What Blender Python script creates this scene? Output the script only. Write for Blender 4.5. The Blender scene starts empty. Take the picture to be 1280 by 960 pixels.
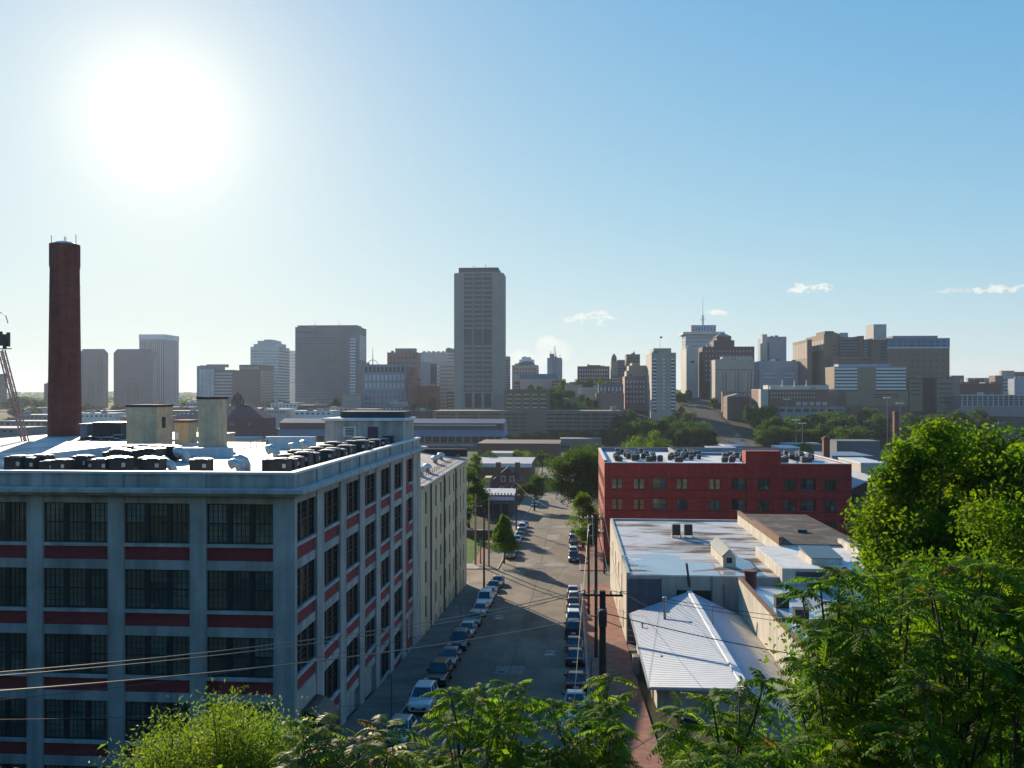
import bpy, math, random
import numpy as np
from mathutils import Vector, Matrix
rnd = random.Random(7)
SC = bpy.context.scene
COL = SC.collection
# ------------------------------------------------------------------ camera geometry (world y runs along the street)
F, CX, HY, EYE = 1060.0, 640.0, 493.0, 38.0
A = math.atan(76.0 / F)
sA, cA = math.sin(A), math.cos(A)
def W(px, py, d):
    u = (px - CX) / F * d
    return Vector((u * cA - d * sA, u * sA + d * cA, EYE - (py - HY) * d / F))
def yx(px, x):
    t = (px - CX) / F
    return -x * (cA + t * sA) / (sA - t * cA)
def xy(px, y):
    t = (px - CX) / F
    return y * (t * cA - sA) / (cA + t * sA)
def dep(x, y): return -x * sA + y * cA
def zz(py, d): return EYE - (py - HY) * d / F
def sst(a, b, v):
    t = min(1.0, max(0.0, (v - a) / (b - a)))
    return t * t * (3 - 2 * t)
PROF = [(-80, 36.4), (3, 36.2), (10, 32.6), (20, 26.6), (30, 20.4), (38, 16.9), (45, 15.7), (61, 14.0), (68, 13.3), (76, 12.5), (90, 11.4),
        (98, 10.7), (112, 9.8), (131, 8.3), (157, 7.2), (200, 6.0), (260, 3.4), (380, 1.0), (500, 0.0), (9000, 0.0)]
def zr(y):
    for (a, b), (c, d) in zip(PROF, PROF[1:]):
        if y <= c: return b + (d - b) * (y - a) / (c - a)
    return 0.0
def hill(x, y):
    H = 12 + 23 * sst(-260, 120, x) - 14 * sst(330, 620, x)
    h = H * sst(620, 1060, y)
    h += 26 * sst(2600, 5200, y)
    if 640 < y < 1150: h += 14 * math.exp(-((x - 2) / 42) ** 2 - ((y - 890) / 85) ** 2)
    if y > 1300: h += 3.5 * math.sin(x * .0041 + 1) * sst(1300, 2600, y) + 2 * math.sin(x * .011 + y * .004)* sst(1300, 2600, y)
    return h
def ground(x, y): return zr(y) + hill(x, y)

# ------------------------------------------------------------------ materials
MATS = {}
def nd(nt, t, **kw):
    n = nt.nodes.new(t)
    for k, v in kw.items(): setattr(n, k, v)
    return n
def mat(name, col, rough=.85, metal=0.0, var=.18, scale=.6, streak=0.0, bump=0.0, bscale=8.0, spec=.4, col2=None, c2scale=.15, c2lo=.5, c2hi=.62, stretch=(1, 1, 1), objspace=False, trans=0.0):
    m = bpy.data.materials.new(name); m.use_nodes = True; nt = m.node_tree
    for n in list(nt.nodes): nt.nodes.remove(n)
    L = nt.links.new
    out = nd(nt, 'ShaderNodeOutputMaterial'); bs = nd(nt, 'ShaderNodeBsdfPrincipled')
    bs.inputs['Roughness'].default_value = rough; bs.inputs['Metallic'].default_value = metal
    bs.inputs['Specular IOR Level'].default_value = spec
    if objspace:
        tc = nd(nt, 'ShaderNodeTexCoord'); pos = tc.outputs['Object']
    else:
        g = nd(nt, 'ShaderNodeNewGeometry'); pos = g.outputs['Position']
    mp = nd(nt, 'ShaderNodeMapping'); mp.inputs['Scale'].default_value = stretch; L(pos, mp.inputs['Vector'])
    n1 = nd(nt, 'ShaderNodeTexNoise'); n1.inputs['Scale'].default_value = scale; n1.inputs['Detail'].default_value = 6; n1.inputs['Roughness'].default_value = .65
    L(mp.outputs[0], n1.inputs['Vector'])
    mr = nd(nt, 'ShaderNodeMapRange'); mr.inputs[1].default_value = .3; mr.inputs[2].default_value = .7
    mr.inputs[3].default_value = 1 - var; mr.inputs[4].default_value = 1 + var; L(n1.outputs['Fac'], mr.inputs[0])
    fac = mr.outputs[0]
    if streak:
        m2 = nd(nt, 'ShaderNodeMapping'); m2.inputs['Scale'].default_value = (1, 1, .07); L(pos, m2.inputs['Vector'])
        n2 = nd(nt, 'ShaderNodeTexNoise'); n2.inputs['Scale'].default_value = 1.3; n2.inputs['Detail'].default_value = 5; L(m2.outputs[0], n2.inputs['Vector'])
        r2 = nd(nt, 'ShaderNodeMapRange'); r2.inputs[1].default_value = .35; r2.inputs[2].default_value = .7; r2.inputs[3].default_value = 1 + streak * .4; r2.inputs[4].default_value = 1 - streak
        L(n2.outputs['Fac'], r2.inputs[0])
        mu = nd(nt, 'ShaderNodeMath', operation='MULTIPLY'); L(fac, mu.inputs[0]); L(r2.outputs[0], mu.inputs[1]); fac = mu.outputs[0]
    base = nd(nt, 'ShaderNodeRGB'); base.outputs[0].default_value = (*col, 1); cout = base.outputs[0]
    if col2:
        n3 = nd(nt, 'ShaderNodeTexNoise'); n3.inputs['Scale'].default_value = c2scale; n3.inputs['Detail'].default_value = 7; n3.inputs['Roughness'].default_value = .6
        L(mp.outputs[0], n3.inputs['Vector'])
        r3 = nd(nt, 'ShaderNodeMapRange'); r3.inputs[1].default_value = c2lo; r3.inputs[2].default_value = c2hi; L(n3.outputs['Fac'], r3.inputs[0])
        mx = nd(nt, 'ShaderNodeMix', data_type='RGBA'); L(r3.outputs[0], mx.inputs[0]); L(cout, mx.inputs[6]); mx.inputs[7].default_value = (*col2, 1); cout = mx.outputs[2]
    vm = nd(nt, 'ShaderNodeVectorMath', operation='SCALE'); L(cout, vm.inputs[0]); L(fac, vm.inputs['Scale'])
    L(vm.outputs[0], bs.inputs['Base Color'])
    if bump:
        nb = nd(nt, 'ShaderNodeTexNoise'); nb.inputs['Scale'].default_value = bscale; nb.inputs['Detail'].default_value = 4; L(mp.outputs[0], nb.inputs['Vector'])
        bp = nd(nt, 'ShaderNodeBump'); bp.inputs['Strength'].default_value = bump; bp.inputs['Distance'].default_value = .05; L(nb.outputs['Fac'], bp.inputs['Height']); L(bp.outputs[0], bs.inputs['Normal'])
    sh = bs.outputs[0]
    if trans:
        tr = nd(nt, 'ShaderNodeBsdfTranslucent')
        v2 = nd(nt, 'ShaderNodeVectorMath', operation='MULTIPLY'); L(vm.outputs[0], v2.inputs[0]); v2.inputs[1].default_value = (2.1, 2.0, .6)
        L(v2.outputs[0], tr.inputs[0])
        ms = nd(nt, 'ShaderNodeMixShader'); ms.inputs[0].default_value = trans; L(sh, ms.inputs[1]); L(tr.outputs[0], ms.inputs[2]); sh = ms.outputs[0]
    L(sh, out.inputs[0])
    m.diffuse_color = (*col, 1)
    MATS[name] = m
    return m
def emit(name, col, s):
    m = bpy.data.materials.new(name); m.use_nodes = True
    b = m.node_tree.nodes['Principled BSDF']; b.inputs['Base Color'].default_value = (*col, 1); b.inputs['Emission Color'].default_value = (*col, 1); b.inputs['Emission Strength'].default_value = s
    MATS[name] = m; return m
def mullioned(name, col, dark, sx, sz, rough=.15, frac=.16, axis=0):
    """glass band broken by thin mullions every sx metres"""
    m = mat(name, col, rough=rough, var=.35, scale=.12, spec=.6)
    nt = m.node_tree; L = nt.links.new; bs = [n for n in nt.nodes if n.type == 'BSDF_PRINCIPLED'][0]
    src = bs.inputs['Base Color'].links[0].from_socket
    g = nd(nt, 'ShaderNodeNewGeometry'); sp = nd(nt, 'ShaderNodeSeparateXYZ'); L(g.outputs['Position'], sp.inputs[0])
    ad = nd(nt, 'ShaderNodeMath', operation='ADD'); L(sp.outputs[0], ad.inputs[0]); L(sp.outputs[1], ad.inputs[1])
    dv = nd(nt, 'ShaderNodeMath', operation='DIVIDE'); L(ad.outputs[0], dv.inputs[0]); dv.inputs[1].default_value = sx
    fr = nd(nt, 'ShaderNodeMath', operation='FRACT'); L(dv.outputs[0], fr.inputs[0])
    lt = nd(nt, 'ShaderNodeMath', operation='LESS_THAN'); L(fr.outputs[0], lt.inputs[0]); lt.inputs[1].default_value = frac
    mx = nd(nt, 'ShaderNodeMix', data_type='RGBA'); L(lt.outputs[0], mx.inputs[0]); L(src, mx.inputs[6]); mx.inputs[7].default_value = (*dark, 1)
    L(mx.outputs[2], bs.inputs['Base Color'])
    return m

# ------------------------------------------------------------------ mesh collector
class MB:
    def __init__(s): s.v, s.f, s.m = [], [], []
    def poly(s, pts, mi=0):
        b = len(s.v); s.v += [tuple(p) for p in pts]; s.f.append(tuple(range(b, b + len(pts)))); s.m.append(mi); return s
    def hexa(s, p, mi=0):
        b = len(s.v); s.v += [tuple(q) for q in p]
        for q in ((3, 2, 1, 0), (4, 5, 6, 7), (0, 1, 5, 4), (1, 2, 6, 5), (2, 3, 7, 6), (3, 0, 4, 7)):
            s.f.append(tuple(b + i for i in q)); s.m.append(mi)
        return s
    def box(s, x0, y0, z0, x1, y1, z1, mi=0):
        return s.hexa([(x0, y0, z0), (x1, y0, z0), (x1, y1, z0), (x0, y1, z0), (x0, y0, z1), (x1, y0, z1), (x1, y1, z1), (x0, y1, z1)], mi)
    def prism(s, poly, z0, z1, mi=0):
        n = len(poly); b = len(s.v)
        za = z0 if callable(z0) else (lambda p: z0); zb = z1 if callable(z1) else (lambda p: z1)
        s.v += [(p[0], p[1], za(p)) for p in poly] + [(p[0], p[1], zb(p)) for p in poly]
        s.f.append(tuple(b + i for i in reversed(range(n)))); s.m.append(mi)
        s.f.append(tuple(b + n + i for i in range(n))); s.m.append(mi)
        for i in range(n):
            j = (i + 1) % n; s.f.append((b + i, b + j, b + n + j, b + n + i)); s.m.append(mi)
        return s
    def tube(s, pts, r, n=8, mi=0, caps=True):
        pts = [Vector(p) for p in pts]; R = r if isinstance(r, (list, tuple)) else [r] * len(pts)
        b = len(s.v)
        for k, p in enumerate(pts):
            t = (pts[min(k + 1, len(pts) - 1)] - pts[max(k - 1, 0)]).normalized()
            u = t.cross(Vector((0, 0, 1)) if abs(t.z) < .95 else Vector((1, 0, 0))).normalized(); w = t.cross(u)
            for i in range(n):
                a = 2 * math.pi * i / n; q = p + (u * math.cos(a) - w * math.sin(a)) * R[k]; s.v.append(tuple(q))
        for k in range(len(pts) - 1):
            for i in range(n):
                j = (i + 1) % n
                s.f.append((b + k * n + i, b + k * n + j, b + (k + 1) * n + j, b + (k + 1) * n + i)); s.m.append(mi)
        if caps:
            s.f.append(tuple(b + i for i in reversed(range(n)))); s.m.append(mi)
            e = b + (len(pts) - 1) * n; s.f.append(tuple(e + i for i in range(n))); s.m.append(mi)
        return s
    def lathe(s, c, prof, n=16, mi=0):
        return s.tube([(c[0], c[1], c[2] + z) for r, z in prof], [max(r, .002) for r, z in prof], n, mi)
    def build(s, name, mats, parent=None, off=(0, 0, 0), loc=None, smooth=False, bevel=0):
        me = bpy.data.meshes.new(name)
        ox, oy, oz = off
        me.from_pydata([(x - ox, y - oy, z - oz) for x, y, z in s.v], [], s.f)
        if not isinstance(mats, (list, tuple)): mats = [mats]
        for m in mats: me.materials.append(m)
        if len(mats) > 1: me.polygons.foreach_set('material_index', s.m)
        if smooth: me.polygons.foreach_set('use_smooth', [True] * len(s.f))
        me.update()
        o = bpy.data.objects.new(name, me); COL.objects.link(o)
        if parent: o.parent = parent
        if loc is not None: o.location = loc
        if bevel:
            b = o.modifiers.new('edge', 'BEVEL'); b.width = bevel; b.segments = 2; b.limit_method = 'ANGLE'
        return o
def tag(o, label=None, cat=None, group=None, kind=None):
    if label: o['label'] = label
    if cat: o['category'] = cat
    if group: o['group'] = group
    if kind: o['kind'] = kind
    return o
def thing(name, label, cat, loc=(0, 0, 0), rotz=0, group=None):
    o = bpy.data.objects.new(name, None); COL.objects.link(o); o.location = loc; o.rotation_euler = (0, 0, rotz); o.empty_display_size = .1
    return tag(o, label, cat, group)
KIDS = {}
def kids(o): return [c for c in o.children]
def dup(o, loc=None, rotz=None, label=None, group=None, scale=None, parent=None, ch=None):
    c = o.copy(); COL.objects.link(c)
    if parent is not None: c.parent = parent
    if loc is not None: c.location = loc
    if rotz is not None: c.rotation_euler = (0, 0, rotz)
    if scale is not None: c.scale = scale
    if label: c['label'] = label
    if group: c['group'] = group
    for k in (ch if ch is not None else kids(o)): dup(k, parent=c)
    return c
def lk(o, parent, loc, name=None):     # a copy of one part under the same or another parent
    c = o.copy(); COL.objects.link(c); c.parent = parent; c.location = loc; return c
def struct(o): o['kind'] = 'structure'; return o
def put(mb, name, m, label, cat, group=None, off=(0, 0, 0), **kw):   # a thing that is one mesh
    o = mb.build(name, m, None, off=off, loc=off, **kw); return tag(o, label, cat, group)

# many equal polygons at once (leaves)
def poly_cloud(name, P, m, parent=None, off=(0, 0, 0), smooth=False):
    P = np.asarray(P, dtype=np.float32); n, k, _ = P.shape
    me = bpy.data.meshes.new(name)
    me.vertices.add(n * k); me.vertices.foreach_set('co', (P.reshape(-1, 3) - np.array(off, dtype=np.float32)).ravel())
    me.loops.add(n * k); me.loops.foreach_set('vertex_index', np.arange(n * k, dtype=np.int32))
    me.polygons.add(n); me.polygons.foreach_set('loop_start', np.arange(0, n * k, k, dtype=np.int32))
    try: me.polygons.foreach_set('loop_total', np.full(n, k, dtype=np.int32))
    except Exception: pass
    me.materials.append(m); me.update(calc_edges=True); me.validate()
    o = bpy.data.objects.new(name, me); COL.objects.link(o)
    if parent: o.parent = parent
    return o

# ------------------------------------------------------------------ render settings, camera, sun, sky
SC.render.engine = 'CYCLES'
SC.cycles.use_denoising = True
SC.cycles.max_bounces = 6; SC.cycles.diffuse_bounces = 3; SC.cycles.glossy_bounces = 3; SC.cycles.transmission_bounces = 4; SC.cycles.volume_bounces = 1
SC.cycles.transparent_max_bounces = 8
SC.cycles.caustics_reflective = False; SC.cycles.caustics_refractive = False
SC.view_settings.view_transform = 'Standard'; SC.view_settings.look = 'None'; SC.view_settings.gamma = 1
SC.view_settings.use_curve_mapping = False
SC.view_settings.exposure = 0.68
cam = bpy.data.cameras.new('camera'); camo = bpy.data.objects.new('camera', cam); COL.objects.link(camo); SC.camera = camo
cam.sensor_fit = 'HORIZONTAL'; cam.sensor_width = 36; cam.lens = 36 * F / 1280
cam.shift_y = (HY - 480) / 1280
cam.clip_start = .2; cam.clip_end = 30000
camo.location = (0, 0, EYE); camo.rotation_euler = (math.radians(90), 0, A)

sd = Vector(((200 - CX) / F, 1.0, (HY - 150) / F))       # towards the sun, in camera axes
SUN = Vector((sd.x * cA - sd.y * sA, sd.x * sA + sd.y * cA, sd.z)).normalized()
sun = bpy.data.lights.new('sun', 'SUN'); suno = bpy.data.objects.new('sun', sun); COL.objects.link(suno)
sun.energy = 5.0; sun.angle = math.radians(.53); sun.color = (1.0, .84, .62)
suno.rotation_euler = SUN.to_track_quat('Z', 'Y').to_euler(); suno.location = (-60, 100, 90)
ELEV = math.asin(SUN.z); AZ = math.atan2(SUN.x, SUN.y)

wd = bpy.data.worlds.new('World'); SC.world = wd; wd.use_nodes = True
nt = wd.node_tree
for n in list(nt.nodes): nt.nodes.remove(n)
L = nt.links.new
wo = nd(nt, 'ShaderNodeOutputWorld'); bg = nd(nt, 'ShaderNodeBackground')
sky = nd(nt, 'ShaderNodeTexSky', sky_type='NISHITA'); sky.sun_disc = False; sky.sun_elevation = ELEV; sky.sun_rotation = AZ
sky.air_density = 1.0; sky.dust_density = .14; sky.ozone_density = 5.0; sky.altitude = 50
bg.inputs['Strength'].default_value = .15
tc = nd(nt, 'ShaderNodeTexCoord'); D = tc.outputs['Generated']
def vmath(op, a, b=None, out=0):
    n = nd(nt, 'ShaderNodeVectorMath', operation=op)
    for i, s in enumerate((a, b)):
        if s is None: continue
        if isinstance(s, (tuple, Vector)): n.inputs[i].default_value = tuple(s)
        else: L(s, n.inputs[i])
    return n.outputs['Value'] if op in ('DOT_PRODUCT', 'LENGTH') else n.outputs[0]
def smath(op, a, b=0.0, c=0.0, clamp=False):
    n = nd(nt, 'ShaderNodeMath', operation=op); n.use_clamp = clamp
    for i, s in enumerate((a, b, c)):
        if isinstance(s, (int, float)): n.inputs[i].default_value = s
        else: L(s, n.inputs[i])
    return n.outputs[0]
csky = sky.outputs[0]
WORLD_CLOUDS = []   # filled below
noise = nd(nt, 'ShaderNodeTexNoise'); noise.inputs['Scale'].default_value = 26; noise.inputs['Detail'].default_value = 7; noise.inputs['Roughness'].default_value = .6
L(D, noise.inputs['Vector'])
noise2 = nd(nt, 'ShaderNodeTexNoise'); noise2.inputs['Scale'].default_value = 85.0; noise2.inputs['Detail'].default_value = 8; noise2.inputs['Roughness'].default_value = .68
mp = nd(nt, 'ShaderNodeMapping'); mp.inputs['Scale'].default_value = (1, 1, 1.8); L(D, mp.inputs['Vector']); L(mp.outputs[0], noise2.inputs['Vector'])
def cloud(px, py, wx, wy, strength, col, rough):
    global csky
    c = (W(px, py, 1) - Vector((0, 0, EYE))).normalized()
    r = Vector((c.y, -c.x, 0)).normalized(); u = r.cross(c)
    a = smath('DIVIDE', vmath('DOT_PRODUCT', D, tuple(r)), wx / F); b = smath('DIVIDE', vmath('DOT_PRODUCT', D, tuple(u)), wy / F)
    # D relative to the cloud's centre: r.c = u.c = 0, so no offset is needed
    q = smath('SUBTRACT', 1.0, smath('ADD', smath('MULTIPLY', a, a), smath('MULTIPLY', b, b)))
    q = smath('ADD', q, smath('MULTIPLY', smath('SUBTRACT', (noise2 if wy < 12 else noise).outputs['Fac'], .5), rough))
    f = nd(nt, 'ShaderNodeMapRange'); f.interpolation_type = 'SMOOTHSTEP'; f.inputs[1].default_value = .1; f.inputs[2].default_value = 1.5 if wy < 12 else .8; f.inputs[4].default_value = strength; L(q, f.inputs[0])
    front = smath('GREATER_THAN', vmath('DOT_PRODUCT', D, tuple(c)), .5)
    fac = smath('MULTIPLY', f.outputs[0], front)
    mx = nd(nt, 'ShaderNodeMix', data_type='RGBA'); L(fac, mx.inputs[0]); L(csky, mx.inputs[6]); mx.inputs[7].default_value = (*col, 1); csky = mx.outputs[2]
# the sun's aureole (forward scattering of dusty air), brighter than the sky model gives at this dust level
cs = vmath('DOT_PRODUCT', D, tuple(SUN))
AUR = []
# thin far cirrus and cumulus, low over the horizon
for c in ((735, 398, 34, 10, .75, (20, 19, 18), 7.0), (1012, 361, 24, 7, .75, (20, 19.5, 19), 7.0), (690, 440, 26, 24, .8, (13, 13.5, 13.5), 2.6), (656, 456, 34, 20, .8, (13, 13.5, 13.5), 2.6), (684, 428, 17, 10, .6, (24, 23, 22), 2.8), (650, 446, 16, 7, .6, (24, 23, 22), 2.8),
          (1255, 361, 36, 4.5, .7, (18, 17.5, 17), 7), (1180, 364, 26, 3, .5, (8, 8, 8), 7), (140, 462, 150, 14, .25, (8, 7.8, 7.2), 3), (520, 432, 26, 10, .6, (13, 13, 13), 2.4), (897, 391, 16, 4, .6, (18, 17.5, 17), 7.0), (1225, 460, 60, 14, .35, (7, 6.9, 6.6), 2.6), (735, 470, 70, 12, .4, (7.2, 7, 6.6), 2.5)):
    cloud(*c)
def finish_world(streaks=.0, glow=(), core=()):
    global csky
    for p, amt in glow:     # extra forward-scattered light around the sun
        g = smath('POWER', smath('MAXIMUM', cs, 0.0), p)
        ad = nd(nt, 'ShaderNodeVectorMath', operation='MULTIPLY_ADD')
        v = nd(nt, 'ShaderNodeCombineXYZ')
        for i in range(3): L(g, v.inputs[i])
        L(v.outputs[0], ad.inputs[0]); ad.inputs[1].default_value = amt; L(csky, ad.inputs[2]); csky = ad.outputs[0]
    # soft shoulder: the brightest sky near the sun rolls off as in a daylight exposure
    b1 = nd(nt, 'ShaderNodeVectorMath', operation='MULTIPLY_ADD'); L(csky, b1.inputs[0]); b1.inputs[1].default_value = SKY_B; b1.inputs[2].default_value = (1, 1, 1)
    b2 = nd(nt, 'ShaderNodeVectorMath', operation='DIVIDE'); L(csky, b2.inputs[0]); L(b1.outputs[0], b2.inputs[1])
    b3 = nd(nt, 'ShaderNodeVectorMath', operation='MULTIPLY'); L(b2.outputs[0], b3.inputs[0]); b3.inputs[1].default_value = SKY_T; csky = b3.outputs[0]
    for p, amt in core:
        g = smath('POWER', smath('MAXIMUM', cs, 0.0), p); v = nd(nt, 'ShaderNodeCombineXYZ')
        for i in range(3): L(g, v.inputs[i])
        ad = nd(nt, 'ShaderNodeVectorMath', operation='MULTIPLY_ADD'); L(v.outputs[0], ad.inputs[0]); ad.inputs[1].default_value = amt; L(csky, ad.inputs[2]); csky = ad.outputs[0]
    hs = nd(nt, 'ShaderNodeHueSaturation'); hs.inputs['Saturation'].default_value = SKY_SAT; hs.inputs['Value'].default_value = 1; L(csky, hs.inputs['Color'])
    L(hs.outputs[0], bg.inputs['Color']); L(bg.outputs[0], wo.inputs['Surface'])
SKY_SAT = 1.34
SKY_B = (.48, .435, .65)
SKY_T = (2.02, 1.95, 2.66)
finish_world(glow=((800, (24, 24, 23)), (150, (3.0, 3.0, 2.9)), (30, (.45, .43, .36))), core=((420, (.5, .5, .5)), (70, (.34, .33, .29)), (16, (.14, .13, .10))))

# ------------------------------------------------------------------ palette
mat('asphalt', (.135, .108, .08), rough=.9, var=.3, scale=.35, bump=.15, bscale=30, spec=.25, col2=(.20, .16, .118), c2scale=.12, c2lo=.45, c2hi=.6, stretch=(1, .35, 1))
mat('shaded_concrete', (.17, .145, .12), rough=.9, var=.3, scale=.4, spec=.2, bump=.1)  # concrete with the shadow on the left pavement put into its colour
mat('concrete', (.33, .30, .26), rough=.9, var=.25, scale=.5, spec=.2, bump=.1)
mat('brick_paving', (.27, .12, .085), rough=.9, var=.35, scale=1.3, spec=.15, bump=.2, bscale=14, col2=(.2, .13, .1), c2scale=.4)
mat('kerbstone', (.3, .28, .26), rough=.9, var=.25, scale=2)
mat('earth', (.035, .05, .02), rough=1, var=.5, scale=.06, spec=.1, col2=(.055, .05, .032), c2scale=.02, c2lo=.4, c2hi=.6)
mat('lawn', (.06, .13, .015), rough=1, var=.3, scale=.8, spec=.1)
mat('gravel', (.2, .17, .14), rough=1, var=.35, scale=.4, spec=.1)
mat('road_paint', (.6, .58, .54), rough=.9, var=.4, scale=5)
mat('patch', (.2, .18, .155), rough=.9, var=.3, scale=1)
# ------------------------------------------------------------------ ground sheet
def sheet(name, xs, ys, zf, m):
    mb = MB()
    for y in ys:
        for x in xs: mb.v.append((x, y, zf(x, y)))
    n = len(xs)
    for j in range(len(ys) - 1):
        for i in range(n - 1):
            a = j * n + i; mb.f.append((a, a + 1, a + n + 1, a + n)); mb.m.append(0)
    return mb.build(name, m, smooth=False)
ys = sorted(set([p[0] for p in PROF if p[0] < 600] + [-40, -20, 6, 14, 24, 34, 134, 146, 230, 300, 340, 420, 460, 540, 580] + list(range(620, 1100, 30)) + [1200, 1300, 1500, 1700, 2000, 2300, 2600, 3000, 3500, 4000, 4600, 5200, 6000, 8000]))
xs = sorted(set([-5000, -3500, -2500, -1800, -1300, -1000, -800, 800, 1000, 1300, 1800, 2500, 3500, 5000] + list(range(-700, 701, 50)) + [-58, -20, -12.9, -5.8, 1.2, 5.7]))
struct(sheet('ground', xs, ys, lambda x, y: ground(x, y) - .08, MATS['earth']))
KL, KR = -12.9, 1.2
def strip(x0, x1, y0, y1, h, name, m, thick=0, step=None):
    yy = [y0] + [p[0] for p in PROF if y0 < p[0] < y1] + [y1]
    mb = MB()
    for a, b in zip(yy, yy[1:]):
        za, zb = zr(a) + h, zr(b) + h; t = thick or .05
        mb.hexa([(x0, a, za - t), (x1, a, za - t), (x1, b, zb - t), (x0, b, zb - t), (x0, a, za), (x1, a, za), (x1, b, zb), (x0, b, zb)])
    return struct(mb.build(name, m))
strip(KL, KR, 34, 500, 0, 'street', MATS['asphalt'], .2)
strip(KL - 70, KL, 134, 146, .0, 'side_street', MATS['asphalt'], .2)
strip(KR, 90, 134, 146, .0, 'side_street', MATS['asphalt'], .2)
for nm, x0, x1, mm in (('pavement', -16.5, KL - .25, 'shaded_concrete'), ('brick_pavement', KR + .25, 5.7, 'brick_paving')):
    for a, b in ((34, 133.5), (146.5, 480)):
        strip(x0, x1, a, b, .13, nm, MATS[mm], .4)
for x0, x1 in ((KL - .25, KL), (KR, KR + .25)):
    for a, b in ((34, 133.5), (146.5, 480)): strip(x0, x1, a, b, .14, 'kerb', MATS['kerbstone'], .4)
# corner apron of pale concrete, lawn and yard left of the street beyond the side street
strip(-34, -16.5, 146.6, 152, .07, 'pavement', MATS['concrete'], .3)
strip(-19, -16.5, 131.6, 133.8, .09, 'pavement', MATS['concrete'], .3)
strip(-40, -18.2, 152, 186, .06, 'lawn', MATS['lawn'], .3)
strip(-18.2, -16.5, 152, 190, .10, 'brick_pavement', MATS['brick_paving'], .3)
strip(52, 70, 120, 134, .06, 'lawn', MATS['lawn'], .3)
strip(36, 95, 146.3, 156, .05, 'car_park', MATS['gravel'], .2)
strip(5.7, 16, 88, 91.3, .06, 'yard', MATS['gravel'], .2)
# patches on the roadway
def flat_poly(pts, h, name, m):
    mb = MB(); mb.poly([(x, y, zr(y) + h) for x, y in pts]); return struct(mb.build(name, m))
for cx_, cy_, rx, ry in ((-3.0, 152.5, 2.2, 3.0), (-2, 207, 2.6, 3.5), (-5.6, 172, 1.3, 2)):
    if True:
        yy = [cy_ - ry, cy_ + ry]
        flat_poly([(cx_ + rx * math.cos(t) * (1 + .2 * math.sin(3 * t + cx_)), cy_ + ry * math.sin(t) * (1 + .15 * math.cos(2 * t))) for t in [i * math.pi / 8 for i in range(16)]], .03, 'road_patch', MATS['patch'])
rp = random.Random(21)
mat('tar', (.045, .042, .04), rough=.7, var=.3, scale=2); mat('patch_dark', (.085, .075, .065), rough=.9, var=.3, scale=1)
for i in range(22):   # dark and pale repairs of the roadway
    cy_ = rp.uniform(55, 250); cx_ = rp.uniform(-9.5, -1.8); rx, ry = rp.uniform(.4, 1.5), rp.uniform(.8, 4.5)
    flat_poly([(cx_ - rx, cy_ - ry), (cx_ + rx * .9, cy_ - ry * 1.1), (cx_ + rx, cy_ + ry), (cx_ - rx * 1.05, cy_ + ry * .9)] if (zr(cy_ + ry) - zr(cy_ - ry)) and all(not (cy_ - ry * 1.15 < p[0] < cy_ + ry * 1.15) for p in PROF) else [(cx_ - .4, cy_), (cx_ + .4, cy_), (cx_ + .4, cy_ + .01), (cx_ - .4, cy_ + .01)], .018 + i * .0006, 'road_patch', MATS['patch_dark' if i % 3 else 'patch'])
def seam(pts, w):
    mb = MB()
    for a, b in zip(pts, pts[1:]):
        n = max(1, int(abs(b[1] - a[1]) / 2.0))
        for k in range(n):
            p, q = (a[0] + (b[0] - a[0]) * k / n, a[1] + (b[1] - a[1]) * k / n), (a[0] + (b[0] - a[0]) * (k + 1) / n, a[1] + (b[1] - a[1]) * (k + 1) / n)
            dx, dy = q[0] - p[0], q[1] - p[1]; l = math.hypot(dx, dy) or 1; nx, ny = -dy / l * w / 2, dx / l * w / 2
            mb.poly([(x, y, zr(y) + .04) for x, y in ((p[0] - nx, p[1] - ny), (p[0] + nx, p[1] + ny), (q[0] + nx, q[1] + ny), (q[0] - nx, q[1] - ny))])
    return struct(mb.build('tar_seam', MATS['tar']))
x_ = -5.8; P_ = []
for k in range(60): P_.append((x_ + rp.uniform(-.08, .08), 50 + k * 4.2))
seam(P_, .07)
for k in range(16):
    y_ = rp.uniform(56, 240); x_ = rp.uniform(-11, -7); P_ = [(x_, y_)]
    for q in range(7): P_.append((P_[-1][0] + rp.uniform(.5, 1.3), P_[-1][1] + rp.uniform(-.5, .5)))
    seam(P_, .06)
for y_ in (78, 112, 166):
    flat_poly([(-6.6 + .36 * math.cos(a * math.pi / 6), y_ + .36 * math.sin(a * math.pi / 6)) for a in range(12)], .05, 'manhole_cover', MATS['tar'])
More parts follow.
